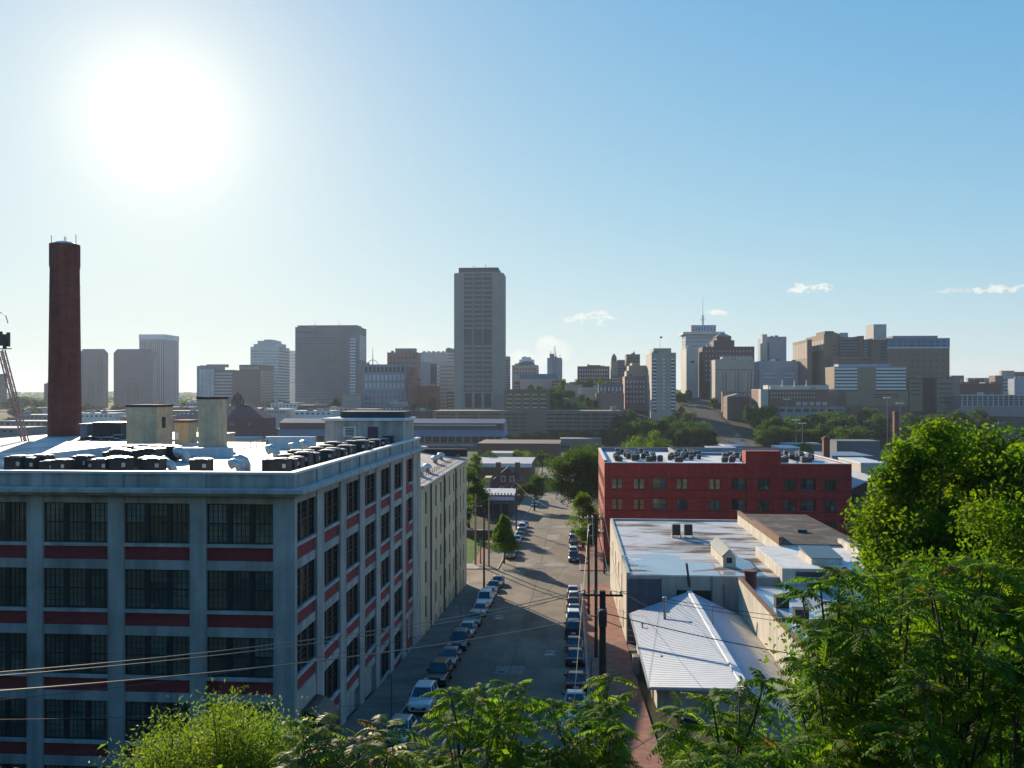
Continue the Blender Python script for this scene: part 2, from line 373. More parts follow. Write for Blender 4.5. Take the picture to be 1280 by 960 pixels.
# shared-lane bicycle markings: a chevron over a bicycle
def sharrow(x, y, s):
    mb = MB()
    def seg(a, b, w=.09):
        dx, dy = b[0] - a[0], b[1] - a[1]; l = math.hypot(dx, dy) or 1; nx, ny = -dy / l * w / 2, dx / l * w / 2
        P = [(a[0] + nx, a[1] + ny), (a[0] - nx, a[1] - ny), (b[0] - nx, b[1] - ny), (b[0] + nx, b[1] + ny)]
        mb.poly([(x + s * p[0], y + s * 2.2 * p[1], zr(y + s * 2.2 * p[1]) + .012) for p in P])
    for c in (-.38, .38):
        for i in range(12):
            a, b = i * math.pi / 6, (i + 1) * math.pi / 6
            seg((c + .24 * math.cos(a), .24 * math.sin(a)), (c + .24 * math.cos(b), .24 * math.sin(b)), .07)
    for a, b in (((-.38, 0), (-.2, .36)), ((-.2, .36), (.22, .36)), ((.22, .36), (0, 0)), ((0, 0), (-.38, 0)), ((0, 0), (-.2, .36)), ((.38, 0), (.2, .48)), ((.2, .48), (.36, .52)), ((-.26, .42), (-.12, .42))): seg(a, b, .07)
    pr = None
    for i in range(9):
        t = -1 + i / 4; p = (t * .62, .95 - .22 * t * t)
        if pr: seg(pr, p, .13)
        pr = p
    return struct(mb.build('road_marking', MATS['road_paint']))
sharrow(-2.3, 85.5, .85); sharrow(-9.2, 104.5, .85)
# the avenue climbing the far hill
def avenue():
    mb = MB(); prev = None
    pts = [(955, 556, 600), (925, 545, 660), (905, 533, 720), (890, 518, 800), (877, 507, 890), (867, 500, 980), (860, 496, 1080)]
    for px, py, d in pts:
        c = W(px, py, d); w = 10.5
        l = Vector((c.x - w, c.y, ground(c.x - w, c.y) + .6)); r = Vector((c.x + w, c.y, ground(c.x + w, c.y) + .6))
        if prev: mb.poly([prev[0], prev[1], r, l])
        prev = (l, r)
    mat('asphalt_dark', (.075, .068, .062), rough=.95, var=.25, scale=.1, spec=.1)
    return struct(mb.build('avenue', MATS['asphalt_dark']))
avenue()
# small sunlit lawn on the hill crest
def crest_lawn():
    mb = MB(); xs_ = [-18 + 5 * i for i in range(10)]; ys_ = [835 + 8 * i for i in range(8)]
    for y in ys_:
        for x in xs_: mb.v.append((x, y, ground(x, y) + 1.2))
    for j in range(7):
        for i in range(9):
            a = j * 10 + i; mb.f.append((a, a + 1, a + 11, a + 10)); mb.m.append(0)
    return struct(mb.build('lawn', MATS['lawn']))
crest_lawn()
# the air
def haze():
    mb = MB(); mb.box(-4900, -70, -3, 4900, 5900, 178)
    m = bpy.data.materials.new('haze'); m.use_nodes = True; n = m.node_tree
    for q in list(n.nodes): n.nodes.remove(q)
    o = n.nodes.new('ShaderNodeOutputMaterial'); v = n.nodes.new('ShaderNodeVolumePrincipled')
    v.inputs['Color'].default_value = (.72, .82, 1, 1); v.inputs['Density'].default_value = HAZE; v.inputs['Anisotropy'].default_value = .3
    n.links.new(v.outputs[0], o.inputs['Volume'])
    ob = mb.build('haze', m); ob['kind'] = 'stuff'; return ob
HAZE = .00006
haze()
# ------------------------------------------------------------------ more materials
mat('grey_paint', (.42, .39, .36), rough=.8, var=.2, scale=.5, streak=.36, spec=.25, bump=.06, bscale=6)
mat('grey_paint_trim', (.47, .45, .425), rough=.8, var=.18, scale=.8, streak=.3, spec=.3)
mat('red_brick_panel', (.30, .04, .042), rough=.85, var=.2, scale=1.5, streak=.12, bump=.15, bscale=20, stretch=(1, 1, 3))
mat('frame_dark', (.022, .025, .028), rough=.6, var=.2, scale=2)
mat('muntin', (.04, .043, .042), rough=.6, var=.2, scale=2)
mat('pane', (.095, .10, .082), rough=.12, var=.5, scale=.23, spec=.75, col2=(.20, .21, .17), c2scale=.42, c2lo=.48, c2hi=.66)
mat('pane_side', (.03, .032, .034), rough=.02, var=.5, scale=.2, spec=1.0)
mat('white_roof', (.50, .48, .46), rough=.6, var=.25, scale=.35, spec=.2, col2=(.24, .21, .19), c2scale=.28, c2lo=.46, c2hi=.66)
mat('white_trim', (.68, .68, .68), rough=.6, var=.08, scale=.7, streak=.12)
mat('metal_dark', (.05, .05, .055), rough=.5, var=.25, scale=2)
mat('metal_grey', (.30, .31, .32), rough=.45, metal=.4, var=.2, scale=2)
mat('metal_pale', (.55, .56, .56), rough=.4, metal=.4, var=.15, scale=2)
mat('louver', (.045, .04, .04), rough=.6, var=.3, scale=4)
mat('door_plum', (.10, .055, .075), rough=.6, var=.1)
mat('yellow_brick', (.56, .44, .29), rough=.9, var=.2, scale=1.2, streak=.18, bump=.1, bscale=10)
mat('yellow_brick_pale', (.46, .37, .23), rough=.9, var=.2, scale=1.0, streak=.2)
mat('tan_stucco', (.58, .47, .31), rough=.9, var=.16, scale=.5, streak=.22, bump=.08, bscale=5)
mat('tan_roof', (.40, .33, .29), rough=.9, var=.25, scale=.5, col2=(.5, .44, .4), c2scale=.2)
mat('stack_brick', (.165, .058, .048), rough=.9, var=.22, scale=1.0, streak=.25, bump=.12, bscale=8)
mat('red_paint_brick', (.31, .030, .026), rough=.85, var=.28, scale=.7, streak=.25, stretch=(1, 1, 4), bump=.1, bscale=12)
mat('dark_red_groove', (.15, .02, .02), rough=.9, var=.1)
mat('green_pane', (.05, .062, .05), rough=.1, var=.7, scale=.4, spec=.7, col2=(.16, .17, .13), c2scale=.5)
mat('curtain_orange', (.33, .15, .07), rough=.5, var=.25, scale=1)
mat('balcony_wall', (.22, .23, .25), rough=.9, var=.2)
mat('cream_wall', (.56, .51, .42), rough=.9, var=.15, scale=.4, streak=.25)
mat('beige_wall', (.44, .42, .37), rough=.9, var=.14, scale=.5, streak=.2)
mat('slate_blue_wall', (.10, .12, .16), rough=.85, var=.2, scale=.5, streak=.2)
mat('coated_roof', (.62, .61, .60), rough=.6, var=.25, scale=.3, spec=.15, col2=(.10, .065, .04), c2scale=.3, c2lo=.46, c2hi=.60, stretch=(.4, 1.0, 1))
mat('white_coat', (.70, .68, .64), rough=.8, var=.14, scale=.4, spec=.2, col2=(.5, .47, .43), c2scale=.3, c2lo=.5, c2hi=.75)
mat('ponded_water', (.30, .36, .42), rough=.07, var=.15, scale=.2, spec=.8)
mat('wet_roof', (.50, .53, .56), rough=.16, var=.2, scale=.3, spec=.7)
mat('brown_roof', (.085, .07, .06), rough=.9, var=.35, scale=.4, spec=.15, col2=(.15, .13, .115), c2scale=.3)
mat('brick_brown', (.17, .085, .06), rough=.9, var=.3, scale=1.5)
mat('ribbed_roof', (.38, .42, .48), rough=.45, metal=.25, var=.08, scale=.6, spec=.5)
mat('wood_pole', (.055, .042, .032), rough=.9, var=.35, scale=3, stretch=(1, 1, .15))
mat('wood_pale', (.20, .16, .12), rough=.9, var=.3, scale=3, stretch=(1, 1, .15))
mat('black_metal', (.015, .015, .017), rough=.45, var=.2)
mat('cable', (.05, .045, .04), rough=.35, var=.1, spec=.8)
mat('cable_pale', (.30, .26, .2), rough=.3, metal=.7, var=.1, spec=.8)
mat('insulator', (.3, .3, .32), rough=.3, var=.1)
mat('gate_metal', (.22, .2, .18), rough=.6, var=.2)
mat('skylight_glass', (.06, .07, .075), rough=.2, var=.3, scale=1.0, spec=.7)
mat('house_red', (.17, .05, .055), rough=.9, var=.2, scale=1, streak=.1)
mat('house_brick', (.19, .085, .06), rough=.9, var=.25, scale=1)
mat('dark_shingle', (.06, .05, .055), rough=.9, var=.25, scale=1)
mat('dark_brick', (.10, .06, .055), rough=.9, var=.25, scale=1)
mat('pale_roof', (.40, .41, .43), rough=.6, var=.15, scale=.4)

def winmesh(w, h, cols, rows, sash, fw=.07, depth=.1, mm=.02):
    """frame of a multi-sash window in the x-z plane, origin bottom left, facing -y"""
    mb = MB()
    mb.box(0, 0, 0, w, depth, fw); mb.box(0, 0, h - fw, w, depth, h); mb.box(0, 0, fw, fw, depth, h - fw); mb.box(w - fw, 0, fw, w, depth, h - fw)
    sw = w / sash
    for i in range(1, sash): mb.box(i * sw - .17, .004, fw, i * sw + .17, depth, h - fw)
    for i in range(sash):
        a = i * sw + (.17 if i else fw); b = (i + 1) * sw - (.17 if i < sash - 1 else fw)
        mb.box(a, .02, h * .5 - .035, b, depth, h * .5 + .035)
        for c in range(1, cols): x = a + (b - a) * c / cols; mb.box(x - mm / 2, .03, fw, x + mm / 2, .075, h - fw, 1)
        for r in range(1, rows):
            if abs(r / rows - .5) < .01: continue
            z = fw + (h - 2 * fw) * r / rows; mb.box(a, .032, z - mm / 2, b, .073, z + mm / 2, 1)
    return mb

# ================================================================== the big grey factory building
X1, Y0, XL = -16.5, 49.4, -62.0
Y1 = 91.2
GP, GT = MATS['grey_paint'], MATS['grey_paint_trim']
def factory():
    off = (X1, Y0, 14.0)
    T = thing('factory_building', 'large grey painted loft factory with red brick panels under every window', 'building', off)
    ZT, PITCH, WH = 31.43, 4.0, 2.42
    pb, pw = 5.12, 1.0                       # front bay pitch and pier width
    NB, NR, NS, SP = 7, 6, 7, 5.54
    wall = MB(); trim = MB()
    zb = 6.0
    wall.box(XL, Y0 + .38, zb, X1 - .38, Y1, 32.0)            # body behind the openings
    fx = [X1 - 1.32 - pb * i for i in range(NB)]               # right edge of each window
    wall.box(X1 - 1.32, Y0, zb, X1, Y0 + .5, 31.95)            # corner pier
    for i in range(NB):
        r = fx[i] - (pb - pw); wall.box(max(r - pw, XL), Y0, zb, r, Y0 + .45, 31.95)
    for i in range(NB):
        a, b = fx[i] - (pb - pw), fx[i]
        wall.box(a, Y0 + .10, ZT, b, Y0 + .45, 31.95)
        for k in range(NR):
            z = ZT - PITCH * k - WH
            wall.box(a, Y0 + .10, z - 1.58, b, Y0 + .45, z - 1.02)   # spandrel beam under the red panel
    sy = [Y0 + .5 + SP * i for i in range(NS)]                 # near edge of each side window
    sw = 3.95
    for i in range(NS + 1):
        a = (sy[i - 1] + sw) if i else Y0 + .46
        b = sy[i] if i < NS else Y1
        wall.box(X1 - .45, a, zb, X1, b, 31.95)
    for i in range(NS):
        wall.box(X1 - .45, sy[i], ZT, X1 - .10, sy[i] + sw, 31.95)
        for k in range(NR):
            z = ZT - PITCH * k - WH
            wall.box(X1 - .45, sy[i], z - 1.58, X1 - .10, sy[i] + sw, z - 1.02)
    wall.box(X1 - .40, sy[0], zb, X1 - .06, sy[0] + sw, ZT - PITCH * 2 - WH - 1.58)   # blank ground bay by the corner
    w = wall.build('wall', GP, T, off)
    # red panels
    pf = MB(); pf.box(0, 0, 0, pb - pw, .2, .82); p0 = None
    ps = MB(); ps.box(-.2, 0, 0, 0, sw, .82); s0 = None
    for k in range(NR):
        z = ZT - PITCH * k - WH - 1.02
        for i in range(NB):
            l = (fx[i] - (pb - pw) - off[0], Y0 + .2 - off[1], z - off[2])
            if p0 is None: p0 = pf.build('spandrel_panel', MATS['red_brick_panel'], T, loc=l)
            else: lk(p0, T, l)
        for i in range(NS):
            if i == 0 and k > 2: continue
            l = (X1 - .2 - off[0], sy[i] - off[1], z - off[2])
            if s0 is None: s0 = ps.build('spandrel_panel', MATS['red_brick_panel'], T, loc=l)
            else: lk(s0, T, l)
    # windows: a frame with its glass as a sub-part
    fm = winmesh(pb - pw, WH, 4, 6, 3); g = MB(); g.box(.05, .085, .05, pb - pw - .05, .16, WH - .05)
    f0 = None; rb_ = random.Random(4); bl = []
    mat('blind_pale', (.22, .22, .19), rough=.9, var=.2, scale=1); mat('blind_warm', (.16, .14, .10), rough=.9, var=.2, scale=1)
    for h_, mm_ in ((1.15, 'blind_pale'), (.7, 'blind_warm'), (2.2, 'blind_warm')):
        b_ = MB(); b_.box(0, .079, WH - .08 - h_, 1.03, .084, WH - .08); bl.append(b_.build('blind', MATS[mm_]))
    for k in range(NR - 1):
        for i in range(5):
            l = (fx[i] - (pb - pw) - off[0], Y0 + .22 - off[1], ZT - PITCH * k - WH - off[2])
            if f0 is None:
                f0 = fm.build('window', [MATS['frame_dark'], MATS['muntin']], T, loc=l); g.build('glass', MATS['pane'], f0); s = MB(); s.box(0, -.18, -.2, pb - pw, .1, -.002); s.build('sill', GT, f0)
            else: f0 = dup(f0, l, parent=T, ch=[c for c in f0.children if c.name.split('.')[0] != 'blind'])
            for q in range(3):
                if rb_.random() < .42: lk(bl[rb_.randrange(3)], f0, (q * (pb - pw) / 3 + (.17 if q else .07), 0, 0)).scale = (1, 1, 1)
    for b_ in bl: bpy.data.objects.remove(b_)
    fs = winmesh(sw, WH, 4, 6, 3); f1 = None
    for k in range(NR):
        for i in range(NS - 1):
            if i == 0 and k > 2: continue
            z = ZT - PITCH * k - WH
            if z < zr(sy[i] + 2) + .1: continue
            l = (X1 - .22 - off[0], sy[i] - off[1], z - off[2])
            if f1 is None:
                f1 = fs.build('window', [MATS['frame_dark'], MATS['muntin']], T, loc=l); f1.rotation_euler = (0, 0, math.pi / 2)
                g.build('glass', MATS['pane_side'], f1); s = MB(); s.box(0, -.18, -.2, sw, .1, -.002); s.build('sill', GT, f1)
            else: dup(f1, l, parent=T)
    # last side bay: red brick with one narrow window
    rb = MB(); rb.box(X1 - .4, sy[6], 10, X1 - .16, sy[6] + 1.9, 31.4)
    rb.build('brick_infill', MATS['red_brick_panel'], T, off)
    fn = winmesh(1.95, WH, 4, 6, 1); gn = MB(); gn.box(.05, .085, .05, 1.9, .16, WH - .05); f2 = None
    for k in range(4):
        l = (X1 - .22 - off[0], sy[6] + 1.95 - off[1], ZT - PITCH * k - WH - off[2])
        if f2 is None:
            f2 = fn.build('window', [MATS['frame_dark'], MATS['muntin']], T, loc=l); f2.rotation_euler = (0, 0, math.pi / 2); gn.build('glass', MATS['pane_side'], f2); s = MB(); s.box(0, -.18, -.2, 1.95, .1, -.002); s.build('sill', GT, f2)
        else: dup(f2, l, parent=T)
    # cornice, parapet, cap
    c = MB()
    c.box(XL, Y0 - .75, 32.12, X1 + .75, Y0 - .002, 32.40); c.box(X1 + .002, Y0 - .002, 32.12, X1 + .75, Y1 + .3, 32.40)
    c.box(XL, Y0 - .45, 31.95, X1 + .45, Y0 - .003, 32.12); c.box(X1 + .003, Y0 - .003, 31.95, X1 + .45, Y1, 32.12)
    c.build('cornice', GT, T, off, bevel=.03)
    p = MB()
    p.box(XL, Y0 + .12, 32.0, X1 - .12, Y0 + .42, 33.2); p.box(X1 - .42, Y0 + .42, 32.0, X1 - .12, Y1, 33.2)
    for i in range(NB):
        r = fx[i] - (pb - pw); p.box(r - pw + .05, Y0 + .02, 32.40, r - .05, Y0 + .14, 33.2)
    p.box(X1 - 1.32, Y0 + .02, 32.40, X1 - .02, Y0 + .14, 33.2)
    for i in range(NS):
        a = sy[i] + sw; p.box(X1 - .14, a + .15, 32.40, X1 - .02, a + 1.35, 33.2)
    p.build('parapet', GP, T, off)
    k = MB(); k.box(XL, Y0 - .02, 33.2, X1 + .02, Y0 + .5, 33.36); k.box(X1 - .5, Y0 + .5, 33.2, X1 + .02, Y1, 33.36)
    k.build('parapet_cap', MATS['white_trim'], T, off, bevel=.02)
    r = MB(); r.box(XL, Y0 + .42, 32.0, X1 - .42, Y1 - .1, 32.75)
    r.build('roof', MATS['white_roof'], T, off)
    # upstand walls on the roof
    u = MB()
    u.box(-38.2, 55.5, 32.6, -37.7, 69.5, 33.75); u.box(-38.2, 69.5, 32.6, -34.0, 69.9, 33.75); u.box(-34.0, 69.3, 32.6, -28.6, 69.75, 33.5)
    u.box(-29.8, 80.5, 32.6, -24.9, 80.9, 33.9)
    u.build('roof_upstand', MATS['white_trim'], T, off)
    # penthouse
    h = MB(); h.box(-24.9, 83.9, 32.6, -16.95, 89.6, 35.35); ph = h.build('penthouse', GP, T, off)
    t = MB(); t.box(-25.15, 83.6, 35.35, -16.7, 89.8, 35.6); t.build('penthouse_coping', MATS['white_trim'], ph)
    for q in ph.children: q.data.transform(Matrix.Translation((-off[0], -off[1], -off[2])))
    t = MB(); t.box(-23.8, 85.6, 35.6, -17.2, 89.4, 36.25); q = t.build('upper_roof', MATS['metal_dark'], ph, off)
    t = MB(); t.box(-19.9 - .6, 83.82, 32.65, -19.9 + .4, 83.9, 34.75); t.build('door', MATS['door_plum'], ph, off)
    v = MB(); v.box(-23.0, 83.8, 33.75, -21.7, 83.9, 34.75); vv = v.build('vent_frame', MATS['white_trim'], ph, off)
    sl = MB()
    for i in range(5): sl.box(-22.8, 83.77, 33.88 + i * .16, -21.9, 83.80, 33.97 + i * .16)
    sl.build('vent_louvre', MATS['frame_dark'], ph, off)
    # dark awning over the corner entrance on the street side
    a = MB(); n = 8
    for i in range(n):
        t0, t1 = i / n * math.pi / 2, (i + 1) / n * math.pi / 2
        q = lambda t, y: (X1 + 1.6 * math.cos(t), y, 17.0 + 1.7 * math.sin(t))
        a.poly([q(t0, 50.6), q(t0, 53.6), q(t1, 53.6), q(t1, 50.6)])
    a.poly([(X1, 50.6, 17.0)] + [(X1 + 1.6 * math.cos(i / n * math.pi / 2), 50.6, 17 + 1.7 * math.sin(i / n * math.pi / 2)) for i in range(n + 1)])
    a.build('awning', MATS['black_metal'], T, off)
    return T
factory()
# railing on the roof between the upstands
def railing(name, label, pts, h, m, posts=.0, group=None, rails=(1.0, .55)):
    mb = MB(); pts = [Vector(p) for p in pts]
    for a, b in zip(pts, pts[1:]):
        n = max(1, round((b - a).length / posts))
        for i in range(n + 1):
            p = a.lerp(b, i / n); mb.tube([p, p + Vector((0, 0, h))], .035, 6)
        for r in rails: mb.tube([a + Vector((0, 0, h * r)), b + Vector((0, 0, h * r))], .03, 6)
    return put(mb, name, m, label, 'railing', group, off=tuple(pts[0]))
railing('roof_railing', 'black pipe railing on the white roof between the low walls', [(-29.5, 71.5, 32.6), (-29.5, 80.3, 32.6)], 1.0, MATS['black_metal'], 1.6)

# stair and lift heads of yellow brick rising behind the roof
def block_tower(name, label, cat, L_, M_, R_, top, d, mf, cap, base=None, mats2=None, capm=None):
    P = W(M_, top, d); x1, y0 = P.x, P.y; x0 = xy(L_, y0); y1 = y0 + (x1 - x0) * 1.0 if R_ is None else yx(R_, x1)
    y1 = min(max(y1, y0 + 2), y0 + 60)
    z1 = P.z; z0 = base if base is not None else ground(x1, y0)
    off = (x0, y0, z0)
    T = thing(name, label, cat, off)
    mb = MB(); mb.box(x0, y0, z0, x1, y1, z1); mb.build('wall', mf, T, off)
    mb = MB(); mb.box(x0 - cap, y0 - cap, z1, x1 + cap, y1 + cap, z1 + .25); mb.build('coping', capm or MATS['dark_shingle'], T, off, bevel=.03)
    return T, x0, y0, x1, y1, z0, z1, off
T, a, b, c, d_, e, f, off = block_tower('stair_tower', 'broad pale yellow brick stair head with small dark window behind the white roof', 'stair tower', 158, 195, 216, 509, 84, MATS['yellow_brick'], .06, 24)
mb = MB(); mb.box(c, b + 1.2, f - 2.1, c + .05, b + 1.9, f - 1.0); mb.build('window', MATS['frame_dark'], T, off)
T, a, b, c, d_, e, f, off = block_tower('stair_tower', 'slim tall yellow brick shaft with dark coping beside the brown station roof', 'stair tower', 247.5, 273, 284, 499, 84, MATS['yellow_brick'], .12, 24)
T, a, b, c, d_, e, f, off = block_tower('stair_tower', 'squat yellow brick hut with rusty flat cap between the two brick shafts', 'stair tower', 218, 236, 245, 528, 92, MATS['yellow_brick_pale'], .2, 24, capm=MATS['brick_brown'])
mb = MB(); mb.box(a + .1, b - .05, f - 1.9, a + .5, b, f - 1.1); mb.build('vent_frame', MATS['white_trim'], T, off)

# condensers and ducts on the factory roof
def condenser(name='condenser', s=1.0):
    T = thing(name, None, 'condenser')
    m = MB(); m.box(-.42 * s, -.42 * s, .08, .42 * s, .42 * s, .86 * s); m.box(-.45 * s, -.45 * s, .86 * s, .45 * s, .45 * s, .90 * s)
    m.build('casing', MATS['louver'], T, bevel=.02)
    m = MB(); m.box(-.40 * s, -.40 * s, .902 * s, .40 * s, .40 * s, .93 * s); m.build('lit_top_panel', MATS['metal_grey'], T)  # paler than the casing: the sunlit top is put into the colour
    m = MB(); m.lathe((0, 0, .93 * s), [(.36 * s, 0), (.36 * s, .05), (.3 * s, .06)], 14); m.build('fan_grille', MATS['metal_grey'], T)
    m = MB(); m.box(-.35, -.35, 0, .35, .35, .08); m.build('base', MATS['metal_grey'], T)
    m = MB(); m.box(.2 * s, -.432 * s, .5 * s, .38 * s, -.42 * s, .7 * s); m.build('rating_plate', MATS['metal_pale'], T)
    return T
C0 = condenser(s=1.28); used = [0]
def place_c(x, y, z, label, group, r=0):
    if not used[0]:
        C0.location = (x, y, z); C0['label'] = label; C0['group'] = group; used[0] = 1; return C0
    s = rnd.uniform(.82, 1.08); return dup(C0, (x, y, z), r + rnd.uniform(-.08, .08), label, group, scale=(s, s, s * rnd.uniform(.85, 1.1)))
RZ = 32.75
LA = 'dark box condenser in the row along the street parapet of the white roof'
for i, y in enumerate(np.linspace(52.6, 82.5, 20)):
    if i in (5, 11, 16): continue
    place_c(-18.3 + rnd.uniform(-.25, .2), y + rnd.uniform(-.2, .2), RZ, LA, 'condensers along the street parapet', rnd.choice((0, 1.571)))
for i, y in enumerate(np.linspace(55.5, 80, 11)):
    place_c(-20.0 + rnd.uniform(-.2, .2), y + rnd.uniform(-.5, .5), RZ, LA, 'condensers along the street parapet', rnd.choice((0, 1.571)))
LB = 'dark box condenser behind the front parapet of the white roof'
for px in (22, 38, 52, 64, 78, 104, 112, 128, 146, 152, 187, 193, 252):
    y = rnd.uniform(52.0, 53.6); place_c(xy(px, y), y, RZ, LB, 'condensers behind the front parapet')
LC = 'dark box condenser in the cluster in the middle of the white roof'
for r_, y in enumerate((59, 60.4, 63.5, 65)):
    for px in ((140, 150, 160, 170, 180, 189), (152, 164, 175, 184), (150, 160, 171, 197), (150, 162, 173, 183, 196, 216))[r_]:
        place_c(xy(px, y), y, RZ, LC, 'condensers in the middle of the roof')
LD = 'brown topped condenser on the neighbouring roof beside the chimney'
for px in (108, 113, 119, 124, 130, 136, 141, 147):
    y = rnd.uniform(96, 100); place_c(xy(px, y), y, 31.7, LD, 'condensers on the neighbouring roof')
def duct(px, y, r, label, lean=0.0):
    r *= .78
    x = xy(px, y); mb = MB()
    mb.tube([(x, y, RZ), (x, y, RZ + r * 1.1), (x - r * .3, y - .05, RZ + r * 1.9), (x - r * 1.1, y - .1, RZ + r * 2.2), (x - r * 1.9, y - .1, RZ + r * 1.9)], [r * .8, r * .8, r * .85, r, r * 1.05], 12)
    return put(mb, 'roof_vent', MATS['metal_pale'], label, 'vent', 'hooded vents on the factory roof', off=(x, y, RZ), smooth=True)
for px, y, r, lab in ((18, 52.4, .38, 'pale hooded vent at the left end of the front parapet'), (134, 52.6, .45, 'pale hooded vent between dark condensers at the front parapet'), (216, 53.5, .45, 'squat pale hooded vent alone on bright roof near the front parapet'),
                      (210, 60.5, .3, 'small pale hooded vent right of the middle condenser cluster'), (232, 63.5, .5, 'broad dented hooded vent at the end of the middle condenser cluster'), (300, 54.5, .42, 'pale hooded vent nearest the front corner of the roof'),
                      (308, 56.5, .48, 'taller pale hooded vent just behind the one at the roof corner'), (346, 67, .5, 'round pale hooded vent before the white upstand wall'), (372, 73, .42, 'grey hooded vent left of the rooftop penthouse'),
                      (386, 76, .45, 'pale dome hooded vent nearest the rooftop penthouse')):
    duct(px, y, r, lab)

# ================================================================== tan loft next door
def tan_loft():
    x1, y0, y1, z1 = X1 - .02, 91.4, 131.5, 28.0
    off = (x1, y0, 8)
    T = thing('loft_building', 'long cream rendered loft building with tall narrow windows and downpipes', 'building', off)
    mb = MB(); mb.box(-44, y0, 5, x1 - .3, y1, z1)
    px = [525, 532.5, 545, 551, 557, 562, 567, 571, 575.5, 579.5]
    wy = [yx(p, x1) for p in px]
    mb.build('wall', MATS['tan_stucco'], T, off)
    w = MB()
    ed = [y0] + [v for q in wy for v in (q - .55, q + .55)] + [y1]
    for i in range(0, len(ed), 2): w.box(x1 - .31, ed[i], 5, x1, ed[i + 1], z1)
    rows = [(27.0 - 3.9 * k, 24.5 - 3.9 * k) for k in range(5)]
    for q in wy:
        zt = z1
        for a, b in rows: w.box(x1 - .31, q - .55, a, x1 - .002, q + .55, zt); zt = b
        w.box(x1 - .31, q - .55, 5, x1 - .002, q + .55, zt)
    w.build('pier', MATS['tan_stucco'], T, off)
    fm = winmesh(1.08, 2.48, 2, 4, 1, .06); g = MB(); g.box(.03, .05, .03, 1.05, .12, 2.45); f0 = None
    for q in wy:
        for a, b in rows:
            if b < zr(q) + .2: continue
            l = (x1 - .14 - off[0], q - .54 - off[1], b + .01 - off[2])
            if f0 is None:
                f0 = fm.build('window', [MATS['frame_dark'], MATS['muntin']], T, loc=l); f0.rotation_euler = (0, 0, math.pi / 2); g.build('glass', MATS['pane_side'], f0)
            else: dup(f0, l, parent=T)
    for p in (538, 554.6, 569):
        y = yx(p, x1); d = MB(); d.tube([(x1 + .1, y, zr(y) + .1), (x1 + .1, y, z1 - .1)], .09, 8); d.build('downpipe', MATS['metal_dark'], T, off)
    r = MB(); r.poly([(x1 + .25, y0, z1), (x1 + .25, y1, z1), (-26, y1, z1 + 1.3), (-26, y0, z1 + 1.3)]); r.poly([(-26, y0, z1 + 1.3), (-26, y1, z1 + 1.3), (-44, y1, z1), (-44, y0, z1)])
    r.poly([(x1 + .25, y1, z1), (-44, y1, z1), (-26, y1, z1 + 1.3)]); r.poly([(x1 + .25, y0, z1), (-26, y0, z1 + 1.3), (-44, y0, z1)])
    r.box(x1 - .3, y0 + .01, z1 - .35, x1 + .2, y1 - .01, z1 - .02)
    r.build('roof', MATS['tan_roof'], T, off)
    g = MB(); g.box(x1 + .2, y0, z1 - .2, x1 + .36, y1, z1 + .03); g.build('gutter', MATS['metal_pale'], T, off)
    g = MB(); g.box(-25, y1 - .6, z1 + .3, x1 + .1, y1 + .05, z1 + 1.5); g.build('gable_parapet', MATS['dark_shingle'], T, off)
    return T
tan_loft()
railing('roof_railing', 'low rusty guard rail along the eave of the cream loft', [(X1 - .9, 92.5, 28.06), (X1 - .9, 129.5, 28.06)], .7, MATS['brick_brown'], 1.5)
for i, (px, y) in enumerate(((526, 101), (534, 106), (544, 118), (551, 124))):
    x = xy(px, y) ; z = 28 + 1.3 * (X1 - x) / 9.5
    mb = MB(); mb.lathe((x, y, z - .1), [(.32, 0), (.32, .5), (.55, .55), (.6, .8), (.45, 1.0), (.1, 1.15)], 14)
    put(mb, 'roof_vent', MATS['metal_pale'], ('grey dome vent lowest on the gravel roof of the cream loft', 'grey dome vent second along the cream loft roof', 'grey dome vent third along the cream loft roof', 'grey dome vent farthest along the cream loft roof')[i], 'vent', 'dome vents on the loft roof', off=(x, y, z), smooth=True)

# ================================================================== smokestack, neighbouring roofs, mast
def smokestack():
    c = W(81, 560, 112); off = (c.x, c.y, 10)
    T = thing('smokestack', 'tall dark brick smokestack with white dome cap and thin antennas', 'chimney', off)
    r0, r1 = 19.8 / F * 112, 17.0 / F * 112; zt = zz(306, 112)
    mb = MB(); mb.tube([(c.x, c.y, 10), (c.x, c.y, 28), (c.x, c.y, zt - 3.2), (c.x, c.y, zt - 2.9), (c.x, c.y, zt)], [r0 * 1.08, r0, r1 * .99, r1 * 1.03, r1 * 1.03], 40)
    mb.build('shaft', MATS['stack_brick'], T, off, smooth=True).modifiers.new('e', 'EDGE_SPLIT')
    mb = MB(); mb.lathe((c.x, c.y, zt), [(r1 * .85, 0), (r1 * .8, .12), (r1 * .6, .32), (r1 * .3, .45), (.05, .5)], 24); mb.build('dome', MATS['white_trim'], T, off, smooth=True)
    for dx, dy, h in ((-1.6, -.4, 1.2), (-.6, .9, 1.3), (1.65, -.2, 1.3), (.9, -1.2, .8)):
        mb = MB(); mb.tube([(c.x + dx, c.y + dy, zt - .6), (c.x + dx, c.y + dy, zt + h)], .045, 6); mb.build('antenna', MATS['metal_grey'], T, off)
    mb = MB()
    for k in range(3): mb.lathe((c.x, c.y, zt - 5.6 - k * 1.3), [(r1 * 1.0 + .03, 0), (r1 * 1.0 + .06, .04), (r1 * 1.0 + .03, .1)], 40)
    mb.build('iron_band', MATS['metal_dark'], T, off)
smokestack()
